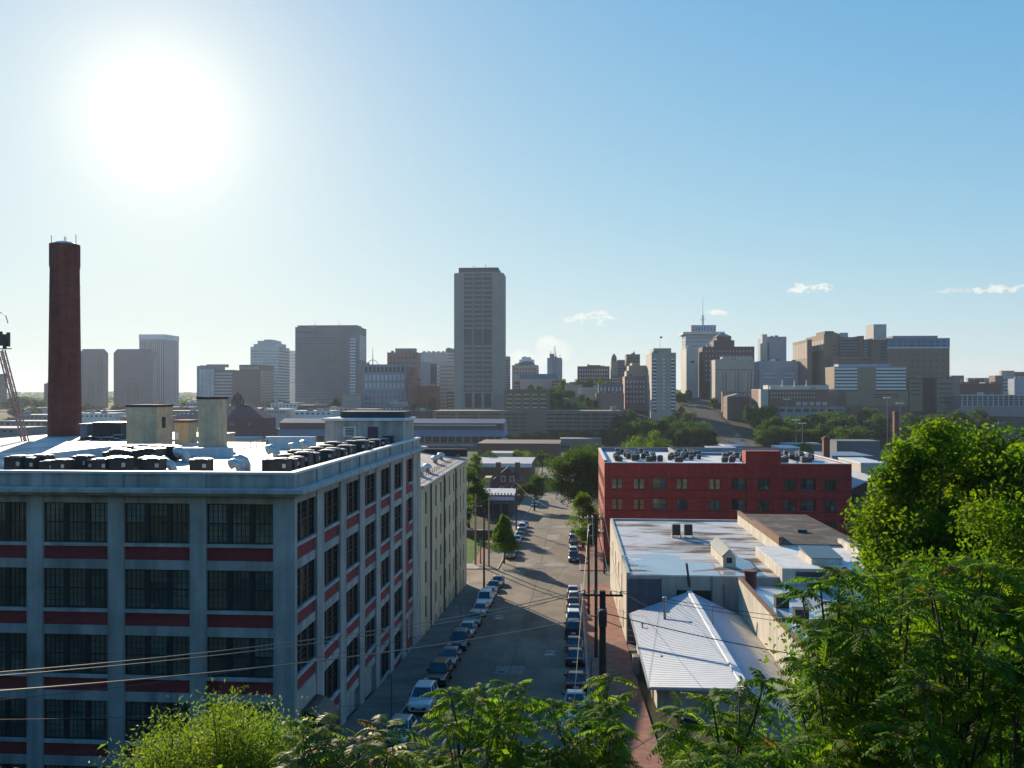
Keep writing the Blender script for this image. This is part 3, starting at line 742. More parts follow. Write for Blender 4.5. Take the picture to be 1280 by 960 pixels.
def nroof(label, px0, px1, py, d, depth, h, m, cat='building', name='flat_roof_building', roofm=None, group=None):
    P, Q = W(px0, py, d), W(px1, py, d); y0 = P.y; x0 = P.x; x1 = xy(px1, y0)
    z0 = ground(x0, y0) - 1; off = (x0, y0, z0)
    T = thing(name, label, cat, off, 0, group)
    mb = MB(); mb.box(x0, y0, z0, x1, y0 + depth, P.z); mb.build('wall', m, T, off)
    mb = MB(); mb.box(x0 - .15, y0 - .15, P.z, x1 + .15, y0 + depth + .15, P.z + h); mb.build('roof', roofm or MATS['white_roof'], T, off)
    return T, x0, y0, x1, P.z, off
nroof('white roofed factory wing behind the grey factory around the chimney', -90, 156, 557, 94, 30, .2, GP)
T, x0, y0, x1, z, off = nroof('dark louvred plant screen standing on the wing right of the chimney', 116, 151, 529, 104, 4, .1, MATS['louver'], 'plant screen', 'plant_screen', MATS['metal_dark'])
T, x0, y0, x1, z, off = nroof('small grey plant room left of the dark louvred screen', 100, 109, 531, 105, 3, .15, MATS['balcony_wall'], 'plant room', 'plant_room')
def mast():
    off = tuple(W(33, 557, 96)); b = Vector(off); t = W(2, 438, 96)
    T = thing('antenna_mast', 'leaning lattice leg with cell antenna panels at the left edge', 'mast', off)
    mb = MB(); u = Vector((.24, 0, .07)); v = Vector((0, .22, 0))
    for s in (-1, 1):
        for q in (-1, 1): mb.tube([b + u * s + v * q, t + u * s + v * q], .08, 6)
    n = 24
    for i in range(n):
        p, q = b.lerp(t, i / n), b.lerp(t, (i + 1) / n); s = 1 if i % 2 else -1
        mb.tube([p + u * s - v, q - u * s - v], .035, 5); mb.tube([p + u * s + v, q - u * s + v], .035, 5)
    mat('rust_paint', (.46, .29, .25), rough=.7, var=.3, scale=2); mb.build('lattice', MATS['rust_paint'], T, off)
    mb = MB()
    for px, dz in ((-3, 0), (2, .2), (7, -.1), (11.5, .1)):
        c = W(px, 425, 96); mb.box(c.x - .14, c.y - .3, c.z - .85 + dz, c.x + .14, c.y, c.z + .75 + dz)
    c = W(4, 436, 96); mb.tube([c + Vector((-1.5, 0, 0)), c + Vector((1.0, 0, 0))], .06, 6)
    mb.build('antenna_panel', MATS['metal_dark'], T, off)
    mb = MB(); P = [W(-6, 391, 96), W(2, 391, 96), W(7, 394, 96), W(10, 404, 96)]; mb.tube(P, .05, 6); mb.tube([W(-2, 412, 96), W(-2, 391, 96)], .12, 6); mb.build('lamp_arm', MATS['metal_grey'], T, off)
mast()
# ================================================================== red brick apartments
def red_building():
    x0, y0, x1, y1, z1 = 5.9, 159.5, 51.0, 196.0, 25.2
    off = (x0, y0, 7)
    T = thing('apartment_building', 'red painted brick apartment building with balconies and white roof', 'building', off)
    RB = MATS['red_paint_brick']
    cols = [112, 209, 300, 400, 546, 653, 763, 880, 960, 1060]; bal = {2, 5, 8}
    cx = [xy(740 + c / 3.556, y0) for c in cols]
    rows = [zz(610, 160), zz(635.6, 160), zz(635.6, 160) - 3.85, zz(635.6, 160) - 7.7]; wh = 1.95
    cells = []
    for i, c in enumerate(cx):
        hw = 1.38 if i in bal else 1.02
        for z in rows: cells.append((c - hw, c + hw, z, z + wh + (.12 if i in bal else 0), i in bal))
    w = MB(); w.box(x0 + .02, y0 + 1.6, 5, x1 - .02, y1 - .02, z1 - .9)
    ed = sorted(set([x0, x1] + [e for c in cells for e in c[:2]]))
    for a, b in zip(ed, ed[1:]):
        mid = (a + b) / 2; cur = 5.0
        for q in sorted([c for c in cells if c[0] - .01 <= a and b <= c[1] + .01], key=lambda q: q[2]):
            w.box(a, y0, cur, b, y0 + .5, q[2]); cur = q[3]
        w.box(a, y0, cur, b, y0 + .5, z1)
    w.box(x0, y0 + .5, 5, x0 + .5, y1, z1 + .4); w.box(x1 - .5, y0 + .5, 5, x1, y1, z1); w.box(x0 + .5, y1 - .5, 5, x1 - .5, y1, z1 + .6)
    w.build('wall', RB, T, off)
    g = MB()
    for z in (zz(596, 160), zz(611.5, 160), zz(621, 160), zz(637, 160), rows[2] + 2.1, rows[2] - .15): g.box(x0 - .03, y0 - .05, z, x1 + .03, y0 - .003, z + .14)
    g.build('brick_course', MATS['dark_red_groove'], T, off)
    f = MB(); f.box(x0 - .08, y0 - .08, z1, x1 + .08, y0 + .5, z1 + .12); f.box(x0 - .08, y0 + .5, z1 + .4, x0 + .5, y1, z1 + .52); f.box(x1 - .5, y0 + .5, z1, x1 + .08, y1, z1 + .12)
    f.build('parapet_cap', MATS['white_trim'], T, off)
    r = MB(); r.box(x0 + .5, y0 + .5, z1 - 1.0, x1 - .5, y1 - .5, z1 - .22); r.build('roof', MATS['white_coat'], T, off)
    u = MB(); u.box(21.5, 178, z1 - .62, 22.0, y1 - .9, z1 + .75); u.box(22.0, 184, z1 - .62, 50.4, 184.4, z1 + .3); u.box(42, 163, z1 - .62, 42.4, 184, z1 + .15); u.box(x0 + .5, y1 - .9, z1 - .62, x1 - .5, y1 - .5, z1 + .7)
    u.build('roof_upstand', MATS['balcony_wall'], T, off)
    h = MB(); h.box(xy(932, y0), y0 - .1, z1 - 2, xy(976, y0), y0 + 3.2, zz(562.5, 160)); h.build('penthouse', RB, T, off)
    # windows and balconies
    fm = winmesh(2.04, wh, 1, 2, 2, .07); gl = MB(); gl.box(.04, .09, .04, 2.0, .3, wh - .04)
    protos = {}; orng = {(0, 1), (1, 1)}
    bm = MB(); bm.box(-1.38, 0, 0, 1.38, .08, .06)
    rl = MB(); rl.box(-1.38, 0, .95, 1.38, .05, 1.02)
    for i in range(19): rl.box(-1.35 + i * .15, .01, .06, -1.32 + i * .15, .04, .95)
    bd = MB(); bd.box(-1.1, 1.0, .06, .1, 1.1, 2.0); bw = MB(); bw.box(-1.38, 1.1, 0, 1.38, 1.3, 2.1)
    for i, c in enumerate(cx):
        for k, z in enumerate(rows):
            if z < 8: continue
            if i in bal:
                l = (c - off[0], y0 + .08 - off[1], z - off[2])
                if 'b' not in protos:
                    p = bm.build('balcony', MATS['balcony_wall'], T, loc=l); rl.build('railing', MATS['black_metal'], p); bd.build('door', MATS['green_pane'], p); bw.build('back_wall', MATS['balcony_wall'], p); protos['b'] = p
                else: dup(protos['b'], l, parent=T)
            else:
                l = (c - 1.02 - off[0], y0 + .12 - off[1], z - off[2]); key = 'o' if (i, k) in orng else 'w'
                if key not in protos:
                    p = fm.build('window', [MATS['frame_dark'], MATS['frame_dark']], T, loc=l); gl.build('glass', MATS['curtain_orange' if key == 'o' else 'green_pane'], p); protos[key] = p
                else: dup(protos[key], l, parent=T)
    s = MB(); s.box(-.06, 0, 0, 0, 1.7, 1.95); sp = None
    for j in range(6):
        for z in rows:
            l = (x0 - .003 - off[0], y0 + 3 + j * 5.6 - off[1], z - off[2])
            if sp is None: sp = s.build('side_window', MATS['green_pane'], T, loc=l)
            else: lk(sp, T, l)
    return z1 - .22
ZRR = red_building()
def small_cond():
    m = MB(); m.box(-.4, -.4, .1, .4, .4, .95); m.box(-.42, -.42, .95, .42, .42, .99, 1); m.lathe((0, 0, .99), [(.34, 0), (.34, .06), (.2, .07)], 10, 0); m.box(-.3, -.3, 0, .3, .3, .1, 1)
    return m.build('condenser', [MATS['metal_dark'], MATS['metal_pale']])
sc0 = small_cond(); first = True
def place_s(x, y, z, label, group, s):
    global first
    o = sc0 if first else dup(sc0)
    first = False; o.location = (x, y, z); o.scale = (s, s, s); tag(o, label, 'condenser', group)
for pxs, dy, n, lab, grp in (((768, 826), (164, 190), 34, 'grey condenser in the left cluster on the red building roof', 'left roof condensers'), ((836, 874), (164, 188), 28, 'grey condenser in the middle cluster on the red building roof', 'middle roof condensers'),
                             ((903, 929), (164, 182), 12, 'grey condenser just left of the red stair penthouse', 'condensers left of the penthouse'), ((978, 1014), (164, 182), 24, 'grey condenser right of the red stair penthouse', 'condensers right of the penthouse')):
    for i in range(n):
        y = rnd.uniform(*dy); x = xy(rnd.uniform(*pxs), y); place_s(x, y, ZRR, lab, grp, rnd.uniform(.95, 1.3))
# brick chimneys
def brick_chimney(px, top, base, wpx, d, label):
    c = W(px, base, d); w = wpx * d / F / 2; zt = zz(top, d); off = (c.x, c.y, ground(c.x, c.y))
    mb = MB(); mb.box(c.x - w, c.y - w, off[2] - 1, c.x + w, c.y + w, zt - .5); mb.box(c.x - w * 1.15, c.y - w * 1.15, zt - .5, c.x + w * 1.15, c.y + w * 1.15, zt); mb.box(c.x - w * .6, c.y - w * .6, zt, c.x + w * .6, c.y + w * .6, zt + .3)
    put(mb, 'brick_chimney', MATS['house_brick'], label, 'chimney', off=off, bevel=.03)
brick_chimney(1032.5, 547, 577, 7.5, 215, 'square red brick chimney rising right behind the red apartment roof')
brick_chimney(1120, 515, 560, 6, 330, 'slim red brick chimney above the big tree at the right')

# ================================================================== white roofed warehouse
def warehouse():
    x0, y0, x1, y1, z1 = 5.75, 91.6, 34.0, 131.4, 18.6
    off = (x0, y0, 8); T = thing('warehouse', 'long beige warehouse with stained reflective white flat roof', 'warehouse', off)
    w = MB(); w.box(x0, y0, 6, x1, y1, z1 - .05); w.box(x0 - .001, y0 - .001, z1 - .05, x0 + .35, y1, z1 + .3)
    w.box(x0 + .35, y1 - .35, z1 - .05, x1, y1, z1 + .3); w.build('wall', MATS['beige_wall'], T, off)
    m = MB(); m.box(x0 - .012, y0 + .2, 6, x0 - .002, y1, z1 + .1); m.build('street_wall', MATS['cream_wall'], T, off)
    m = MB(); m.box(x0 + .1, y0 - .05, 6, xy(827, y0), y0 - .004, z1 - .35); m.build('painted_panel', MATS['slate_blue_wall'], T, off)
    m = MB(); m.box(xy(846, y0), y0 - .04, zz(750, 91.5), xy(889, y0), y0 - .004, zz(735, 91.5)); m.build('loading_opening', MATS['frame_dark'], T, off)
    for px, t in ((890, 718), (905, 727)):
        x = xy(px, y0); m = MB(); m.tube([(x, y0 - .12, 10.5), (x, y0 - .12, zz(t, 91.5))], .07, 8); m.build('downpipe', MATS['balcony_wall'], T, off)
    m = MB(); m.box(x0 + .35, y0 + .02, z1 - .05, x1, y1 - .35, z1 + .05); m.build('roof', MATS['coated_roof'], T, off)
    pr_ = random.Random(3)
    for q, (cx_, cy_, rx, ry) in enumerate(((11.0, 97.0, 5.0, 4.0), (9.5, 102.5, 3.2, 1.5), (19.3, 99, 1.0, 5), (13.5, 92.9, 7.0, 1.0), (20.0, 93.0, 1.5, 1.0), (11.5, 105.5, 2.5, .8))):
        m = MB(); ph = pr_.uniform(0, 6)
        m.poly([(cx_ + rx * math.cos(t) * (1 + .18 * math.sin(3 * t + ph) + .1 * math.sin(7 * t)), cy_ + ry * math.sin(t) * (1 + .2 * math.sin(4 * t + ph)), z1 + .056 + q * .002) for t in [k * math.pi / 20 for k in range(40)]]); m.build('ponded_water', MATS['ponded_water'], T, off)
    m = MB(); m.box(x0 + .35, y0 - .06, z1 - .05, x1, y0 + .015, z1 + .12); m.build('roof_edge', MATS['white_trim'], T, off)
    s = MB(); s.box(-.5, -.06, 0, .5, 0, 2.0); sp = None
    for y, z in ((100, 15), (107, 15), (114.5, 15), (122, 15), (97, 11.6), (104, 11), (111, 10.5)):
        l = (x0 - .04 - off[0], y - off[1], z - off[2])
        if sp is None: sp = s.build('window', MATS['green_pane'], T, loc=l); sp.rotation_euler = (0, 0, math.pi / 2)
        else: lk(sp, T, l)
    # ridge skylight
    a, b = 16.8, 18.2; q0, q1 = 96.5, 105.0; z = z1 + .05
    m = MB(); m.box(a, q0, z, b, q1, z + 1.15); m.poly([(a, q0, z + 1.15), (b, q0, z + 1.15), ((a + b) / 2, q0, z + 1.95)]); k = m.build('skylight_box', MATS['cream_wall'], T, off)
    c = (a + b) / 2
    m = MB(); m.hexa([(a - .15, q0 - .1, z + 1.12), (c, q0 - .1, z + 1.98), (c, q1, z + 1.98), (a - .15, q1, z + 1.12), (a - .15, q0 - .1, z + 1.2), (c, q0 - .1, z + 2.06), (c, q1, z + 2.06), (a - .15, q1, z + 1.2)])
    m.hexa([(c, q0 - .1, z + 1.98), (b + .15, q0 - .1, z + 1.12), (b + .15, q1, z + 1.12), (c, q1, z + 1.98), (c, q0 - .1, z + 2.06), (b + .15, q0 - .1, z + 1.2), (b + .15, q1, z + 1.2), (c, q1, z + 2.06)])
    m.build('skylight_roof', MATS['skylight_glass'], k, off)
    m = MB(); m.box(c - .3, q0 - .03, z + .45, c + .3, q0 - .003, z + 1.05); m.build('vent_louvre', MATS['frame_dark'], k, off)
    # raised white block with its own skylight
    m = MB(); m.box(21.8, 90.3, 6, 32.3, 103.3, 19.75); m.box(31.9, 90.3, 19.75, 32.35, 105, 20.6); m.build('raised_block', MATS['cream_wall'], T, off)
    m = MB(); m.box(21.78, 90.25, 19.75, 31.88, 103.35, 19.86); m.build('block_roof', MATS['white_coat'], T, off)
    m = MB(); m.box(25.4, 92.5, 19.86, 28.6, 97.5, 20.5); k = m.build('block_skylight', MATS['cream_wall'], T, off)
    m = MB(); m.hexa([(25.3, 92.4, 20.5), (28.7, 92.4, 20.5), (28.7, 97.6, 20.95), (25.3, 97.6, 20.95), (25.3, 92.4, 20.56), (28.7, 92.4, 20.56), (28.7, 97.6, 21.01), (25.3, 97.6, 21.01)]); m.build('skylight_glass', MATS['skylight_glass'], k, off)
    # brown roofed block with brick parapet
    m = MB(); m.box(24.6, 103.4, 6, 34.5, 129, 20.0); m.build('rear_block', MATS['cream_wall'], T, off)
    m = MB(); m.box(24.95, 103.35, 20.0, 34.6, 129.05, 20.12); m.build('brown_roof', MATS['brown_roof'], T, off)
    m = MB(); m.box(24.55, 103.35, 20.0, 24.95, 118, 21.0); m.box(24.55, 118, 20.0, 24.95, 129.05, 20.6); m.build('brick_parapet', MATS['brick_brown'], T, off)
    m = MB(); m.box(29, 112, 20.12, 30.2, 113, 20.5); m.build('roof_hatch', MATS['metal_dark'], T, off)
    m = MB(); m.tube([(xy(862, y0), y0 - .1, 17.5), (xy(858, y0), y0 - .1, 20.0)], .12, 8); m.build('flue', MATS['metal_dark'], T, off)
    m = MB(); m.box(23.2, 90.2, 19.0, 26.2, 90.27, 19.5); m.build('vent_frame', MATS['metal_dark'], T, off)
warehouse()
def rooftop_unit(px, d, label):
    c = W(px, 671, d); off = (c.x, c.y, 18.65); T = thing('rooftop_unit', label, 'air conditioner', off, 0, 'units on the warehouse roof')
    m = MB(); m.box(-.55, -.5, .3, .55, .5, 1.7); m.build('casing', MATS['louver'], T, bevel=.03)
    m = MB(); m.box(-.6, -.55, 0, -.5, .55, .3); m.box(.5, -.55, 0, .6, .55, .3); m.build('skid', MATS['metal_grey'], T)
    m = MB(); m.lathe((0, 0, 1.7), [(.42, 0), (.42, .08), (.3, .1)], 14); m.build('fan_grille', MATS['metal_grey'], T)
rooftop_unit(845, 115, 'dark rooftop air conditioner on stained white roof, left of two'); rooftop_unit(860, 115, 'dark rooftop air conditioner on stained white roof, right of two')
def annex():
    x0, y0, x1, y1, z1 = 17.3, 58, 33, 90.2, 18.75
    off = (x0, y0, 12); T = thing('annex_building', 'white walled annex with wet blue reflecting flat roof behind parapet', 'building', off)
    m = MB(); m.box(x0, y0, 8, x0 + .35, y1, z1); m.box(x0 + .35, y0, 8, x1, y0 + .35, z1 - .3); m.box(x0 + .35, y0 + .35, 8, x1, y1, z1 - .9); m.build('wall', MATS['cream_wall'], T, off)
    m = MB(); m.box(x0 + .35, y0 + .35, z1 - .9, x1, y1, z1 - .8); m.build('roof', MATS['wet_roof'], T, off)
    m = MB(); m.box(x0 - .06, y0 - .06, z1, x0 + .42, y1, z1 + .1); m.build('coping', MATS['brick_brown'], T, off)
annex()
c = W(938, 730, 88); mb = MB(); mb.lathe((c.x, c.y, 17.85), [(.62, 0), (.62, 1.6), (.72, 1.62), (.72, 1.9), (.4, 1.92)], 16)
put(mb, 'roof_flue', MATS['stack_brick'], 'rust brown round flue on the blue reflecting annex roof', 'flue', off=(c.x, c.y, 17.85))
for i, (px, d) in enumerate(((947, 72), (955, 70), (951, 78))):
    c = Vector(((20.2, 77.0, 0), (21.6, 73.5, 0), (19.6, 81.5, 0))[i]); mb = MB(); mb.box(c.x - .6, c.y - .5, 17.95, c.x + .6, c.y + .5, 18.9); mb.box(c.x - .65, c.y - .55, 18.9, c.x + .65, c.y + .55, 19.0)
    put(mb, 'rooftop_unit', MATS['louver'], ('dark low rooftop unit on annex roof nearest the parapet', 'dark low rooftop unit on annex roof nearest the camera', 'dark low rooftop unit on annex roof nearest the brown flue')[i], 'air conditioner', off=(c.x, c.y, 17.95))

def gabled_shed():
    off = (6.2, 66, 11)
    T = thing('gabled_shed', 'cream workshop under a pale ribbed metal gable roof', 'workshop', off)
    xl, xr, xc, ze, zc = 6.3, 17.25, 12.1, 15.25, 17.5
    yl, yc, yr, yb = 66.8, 60.0, 54.0, 89.2
    m = MB()
    m.hexa([(xl + .3, yl + .4, 8), (xc, yc + .4, 8), (xc, yb - .3, 8), (xl + .3, yb - .3, 8), (xl + .3, yl + .4, ze), (xc, yc + .4, zc - .1), (xc, yb - .3, zc - .1), (xl + .3, yb - .3, ze)])
    m.hexa([(xc, yc + .4, 8), (xr - .02, yr + .4, 8), (xr - .02, yb - .3, 8), (xc, yb - .3, 8), (xc, yc + .4, zc - .1), (xr - .02, yr + .4, ze), (xr - .02, yb - .3, ze), (xc, yb - .3, zc - .1)])
    m.build('wall', MATS['cream_wall'], T, off)
    def ribs(xa, za, ya, xb, zb, yb_, nm):
        # ribs run down the slope from ridge to eave
        m = MB(); n = 56
        V = lambda t, s, dz: None
        ya0, yb0 = ya, yb_
        for i in range(n):
            for j, (f0, f1, h0, h1) in enumerate(((0, .62, 0, 0), (.62, .72, 0, .03), (.72, .9, .03, .03), (.9, 1, .03, 0))):
                def P(f, h, side):
                    k = (i + f) / n
                    x, z, y0_ = (xa, za, ya0) if side == 0 else (xb, zb, yb0)
                    y = yb + .1 + (y0_ - yb - .1) * k
                    return (x, y, z + h)
                q = [P(f0, h0, 0), P(f1, h1, 0), P(f1, h1, 1), P(f0, h0, 1)]
                m.poly(q if nm else q[::-1])
        return m
    m = ribs(xl - .3, ze - .1, yl, xc, zc + .02, yc, True); m.build('roof_slope', MATS['ribbed_roof'], T, off)
    m = ribs(xr, ze - .1, yr, xc, zc + .02, yc, False); m.build('roof_slope', MATS['ribbed_roof'], T, off)
    m = MB(); m.hexa([(xc - .3, yc - .1, zc - .02), (xc + .3, yc - .1, zc - .02), (xc + .3, yb + .1, zc - .02), (xc - .3, yb + .1, zc - .02), (xc - .24, yc - .1, zc + .1), (xc + .24, yc - .1, zc + .1), (xc + .24, yb + .1, zc + .1), (xc - .24, yb + .1, zc + .1)])
    m.build('ridge_cap', MATS['white_trim'], T, off)
    m = MB(); m.hexa([(xl - .3, yl - .02, ze - .32), (xc, yc - .02, zc - .2), (xc, yc + .12, zc - .2), (xl - .3, yl + .12, ze - .32), (xl - .3, yl - .02, ze - .12), (xc, yc - .02, zc), (xc, yc + .12, zc), (xl - .3, yl + .12, ze - .12)])
    m.build('barge_board', MATS['white_trim'], T, off)
    m = MB(); m.box(xl - .42, yl, ze - .3, xl - .31, yb, ze - .12); m.build('gutter', MATS['metal_pale'], T, off)
    m = MB(); m.box(xl + .2, 70, 12.6, xl + .29, 71.2, 14.4); m.build('door', MATS['metal_grey'], T, off)
    m = MB(); m.box(xl + .22, 78, 12.9, xl + .29, 79.2, 14.2); m.build('window', MATS['frame_dark'], T, off)
gabled_shed()
def pipe_on(px, pt, pb, d, r, label):
    c = W(px, pb, d); zt = zz(pt, d); mb = MB(); mb.tube([(c.x, c.y, c.z - .6), (c.x, c.y, zt - .1)], r, 8); mb.lathe((c.x, c.y, zt - .1), [(r * 1.5, 0), (r * 1.7, .06), (r * 1.2, .16)], 10)
    put(mb, 'vent_pipe', MATS['metal_grey'], label, 'vent pipe', 'pipes on the ribbed metal roof', off=(c.x, c.y, c.z - .6))
pipe_on(831, 747, 769, 82, .13, 'thick grey vent pipe on the left slope of the ribbed metal roof')
pipe_on(891, 757, 791, 76, .08, 'slim tall vent pipe beside the white ridge of the metal roof')
pipe_on(803, 779, 785, 82, .07, 'stubby vent pipe high on the left slope of the ribbed roof')
pipe_on(827, 820, 826, 72, .07, 'stubby vent pipe low on the left slope of the ribbed roof')
# gate and pipes in the gap between shed and warehouse
mb = MB()
for z in (.4, 1.0, 1.6): mb.tube([(5.8, 90.6, 11.4 + z), (8.6, 89.6, 11.4 + z)], .05, 6)
for t in (0, .5, 1): mb.tube([(5.8 + 2.8 * t, 90.6 - t, 11.2), (5.8 + 2.8 * t, 90.6 - t, 13.2)], .06, 6)
put(mb, 'pipe_gate', MATS['gate_metal'], 'grey pipe gate closing the gap beside the metal roofed shed', 'gate', off=(5.8, 90.6, 11.2))
mb = MB(); mb.box(5.5, 78.4, 12.2, 6.1, 79.4, 13.9)
put(mb, 'meter_box', MATS['metal_grey'], 'grey meter cabinet on the pavement against the cream shed wall', 'cabinet', off=(5.5, 78.4, 12.2), bevel=.04)

# dark brick gabled hall right of the red building
def gable_hall(name, label, x0, x1, y0, y1, zb, ze, zc, wm, rm, cat='building'):
    off = (x0, y0, zb); T = thing(name, label, cat, off); xc = (x0 + x1) / 2
    m = MB(); m.box(x0, y0, zb - 2, x1, y1, ze); m.poly([(x0, y0, ze), (x1, y0, ze), (xc, y0, zc)]); m.poly([(x1, y1, ze), (x0, y1, ze), (xc, y1, zc)]); m.build('wall', wm, T, off)
    m = MB()
    for a, b in (((x0 - .3, ze - .1), (xc, zc)), ((xc, zc), (x1 + .3, ze - .1))):
        m.hexa([(a[0], y0 - .25, a[1]), (b[0], y0 - .25, b[1]), (b[0], y1 + .25, b[1]), (a[0], y1 + .25, a[1]), (a[0], y0 - .25, a[1] + .18), (b[0], y0 - .25, b[1] + .18), (b[0], y1 + .25, b[1] + .18), (a[0], y1 + .25, a[1] + .18)])
    m.build('roof', rm, T, off)
    return T, off
T, off = gable_hall('brick_hall', 'dark brick gabled hall with pale roof between red building and big tree', xy(1057, 172), xy(1132, 172), 172, 210, 6.5, zz(612, 172), zz(594, 172), MATS['dark_brick'], MATS['pale_roof'])
wmb = MB(); wmb.box(0, -.06, 0, 1.6, 0, 2.0)
for i, (px, py) in enumerate(((1060, 627), (1080, 627), (1060, 651), (1078, 655))):
    wmb2 = wmb.build('window', MATS['green_pane'], T, loc=(xy(px, 172) - off[0], -.003, zz(py, 172) - off[2]))

# ================================================================== houses left of the street
def house():
    d = 285; x0, x1 = xy(613, d), xy(655, d); zb = ground(x0, d); off = (x0, d, zb)
    T, o = gable_hall('gabled_house', 'old dark red gabled brick house with pale windows and two chimneys', x0, x1, d, d + 9, zb, zz(604, d), zz(585.5, d), MATS['house_red'], MATS['dark_shingle'], 'house')
    m = MB(); y = d - .06
    for px, py in ((629, 602.5), (640, 602.5), (626.5, 615.5), (641.5, 615.5)):
        m = MB(); x = xy(px, d); z = zz(py, d); m.box(x - .75, y - .05, z, x + .75, y, z + 1.9); f = m.build('window_frame', MATS['white_trim'], T, off)
        m = MB(); m.box(x - .55, y - .09, z + .15, x + .55, y - .055, z + 1.75); m.build('pane', MATS['green_pane'], f, off)
    for x in (x0 + 1.6, x1 - 3.2):
        m = MB(); m.box(x, d + 2.2, zz(600, d), x + 1.7, d + 3.6, zz(579, d)); m.build('chimney', MATS['house_brick'], T, off)
    m = MB(); m.box(x0 - 2.2, d + 1.5, zb - 1, x0 - .01, d + 8, zz(598, d)); m.build('side_wing', MATS['yellow_brick'], T, off)
house()
T, x0, y0, x1, z, off = nroof('long low brick building with pale flat roof behind the gabled house', 591, 664, 580, 335, 34, .3, MATS['house_brick'], roofm=MATS['pale_roof'])
m = MB(); m.box(x0 - .3, y0 - .3, z - 1.2, x1 + .3, y0 - .16, z + .1); m.build('fascia', MATS['white_trim'], T, off)
T, x0, y0, x1, z, off = nroof('low blue grey shop with crenellated white parapet left of the street', 591, 642, 619, 236, 16, .2, MATS['slate_blue_wall'], roofm=MATS['pale_roof'])
m = MB(); m.box(x0 - .2, y0 - .5, z - 1.3, x1 + .2, y0 - .16, z - .3); m.build('fascia', MATS['white_trim'], T, off)
n = 13
for i in range(n):
    m = MB(); a = x0 + (x1 - x0) * i / n; m.box(a, y0 - .5, z + .2, a + .4, y0 - .1, z + .75); m.build('merlon', MATS['white_trim'], T, off)
for i in range(4):
    m = MB(); a = x0 + 1.2 + (x1 - x0 - 2) * i / 4; m.box(a, y0 - .24, z - 5.2, a + 1.8, y0 - .16, z - 2.4); m.build('shop_window', MATS['frame_dark'], T, off)
T, x0, y0, x1, z, off = nroof('brown brick yard wall behind the small lawn', 582, 632, 663, 187, .6, .15, MATS['dark_brick'], cat='wall', name='yard_wall', roofm=MATS['kerbstone'])
nroof('dark red low brick warehouse below the train shed', 597, 700, 555, 470, 40, .4, MATS['house_brick'], roofm=MATS['dark_shingle'])
nroof('small pale roofed brick store behind the flat brick building', 612, 640, 567, 380, 14, .3, MATS['tan_stucco'], roofm=MATS['pale_roof'])
# small tower at the end of the train shed
# ================================================================== poles, lamps, wires
def utility_pole(px, pt, x, d, label, arms=((.6, 2.3),), r=.16, tr=0, m='wood_pole', skew=0):
    y = (d + x * sA) / cA; zt = zz(pt, d); zb = zr(y); off = (x, y, zb)
    T = thing('utility_pole', label, 'utility pole', off)
    mb = MB(); mb.tube([(x, y, zb - .2), (x, y, zt)], [r * 1.15, r * .8], 10); mb.build('shaft', MATS[m], T, off)
    ends = []
    for dz, w in arms:
        c, s = math.cos(skew), math.sin(skew)
        mb = MB(); z = zt - dz; P = [(x - w / 2 * c, y - .14 - w / 2 * s, z), (x + w / 2 * c, y - .14 + w / 2 * s, z)]
        mb.hexa([(P[0][0], P[0][1] - .05, z - .06), (P[1][0], P[1][1] - .05, z - .06), (P[1][0], P[1][1] + .05, z - .06), (P[0][0], P[0][1] + .05, z - .06), (P[0][0], P[0][1] - .05, z + .06), (P[1][0], P[1][1] - .05, z + .06), (P[1][0], P[1][1] + .05, z + .06), (P[0][0], P[0][1] + .05, z + .06)])
        a = mb.build('crossarm', MATS['wood_pole'], T, off)
        for t in (.06, .3, .7, .94):
            q = Vector(P[0]).lerp(Vector(P[1]), t); mb = MB(); mb.lathe((q.x, q.y, q.z + .06), [(.05, 0), (.07, .08), (.05, .12), (.06, .2), (.02, .24)], 8); mb.build('insulator', MATS['insulator'], a, off)
            ends.append(q + Vector((0, 0, .28)))
    for k in range(tr):
        t = (k + .5) / tr * 2 * math.pi; q = (x + math.cos(t) * .42, y - .15 + math.sin(t) * .3, zt - 2.0)
        mb = MB(); mb.lathe(q, [(.05, -.05), (.24, 0), (.25, .9), (.2, .98), (.06, 1.0)], 14); mb.build('transformer', MATS['metal_dark'], T, off)
    return Vector((x, y, zt)), ends
pA, eA = utility_pole(749, 738, 1.75, 50, 'thick dark utility pole with crossarm and transformers by the brick pavement', ((.25, 2.4),), .23, 2)
pB, eB = utility_pole(745, 642, 2.3, 84, 'tall dark utility pole second along the brick pavement', ((.5, 1.8), (1.9, 1.6)), .16, 1)
pC, eC = utility_pole(735, 645, 2.0, 107, 'slim dark utility pole at the corner of the warehouse block', ((.4, 2.2), (1.6, 2.2)), .15)
pD, eD = utility_pole(755, 650, 5.3, 143, 'short dark pole in front of the red building corner', (), .16)
pE, eE = utility_pole(648, 600, -13.3, 200, 'brown utility pole with crossarms in front of the gabled house', ((.3, 2.6), (3.8, 2.0)), .16, 1)
pF, eF = utility_pole(596, 618, -17.4, 152, 'pale wooden pole with one crossarm at the lawn edge', ((2.2, 2.4),), .17, 0, 'wood_pale')
pG, eG = utility_pole(614, 622, -14.8, 150, 'plain pale wooden pole on the street corner by the lawn', (), .16, 0, 'wood_pale')
pH, eH = utility_pole(602, 676, -16.6, 153, 'short stub of wooden pole on the lawn corner', (), .12, 0, 'wood_pale')
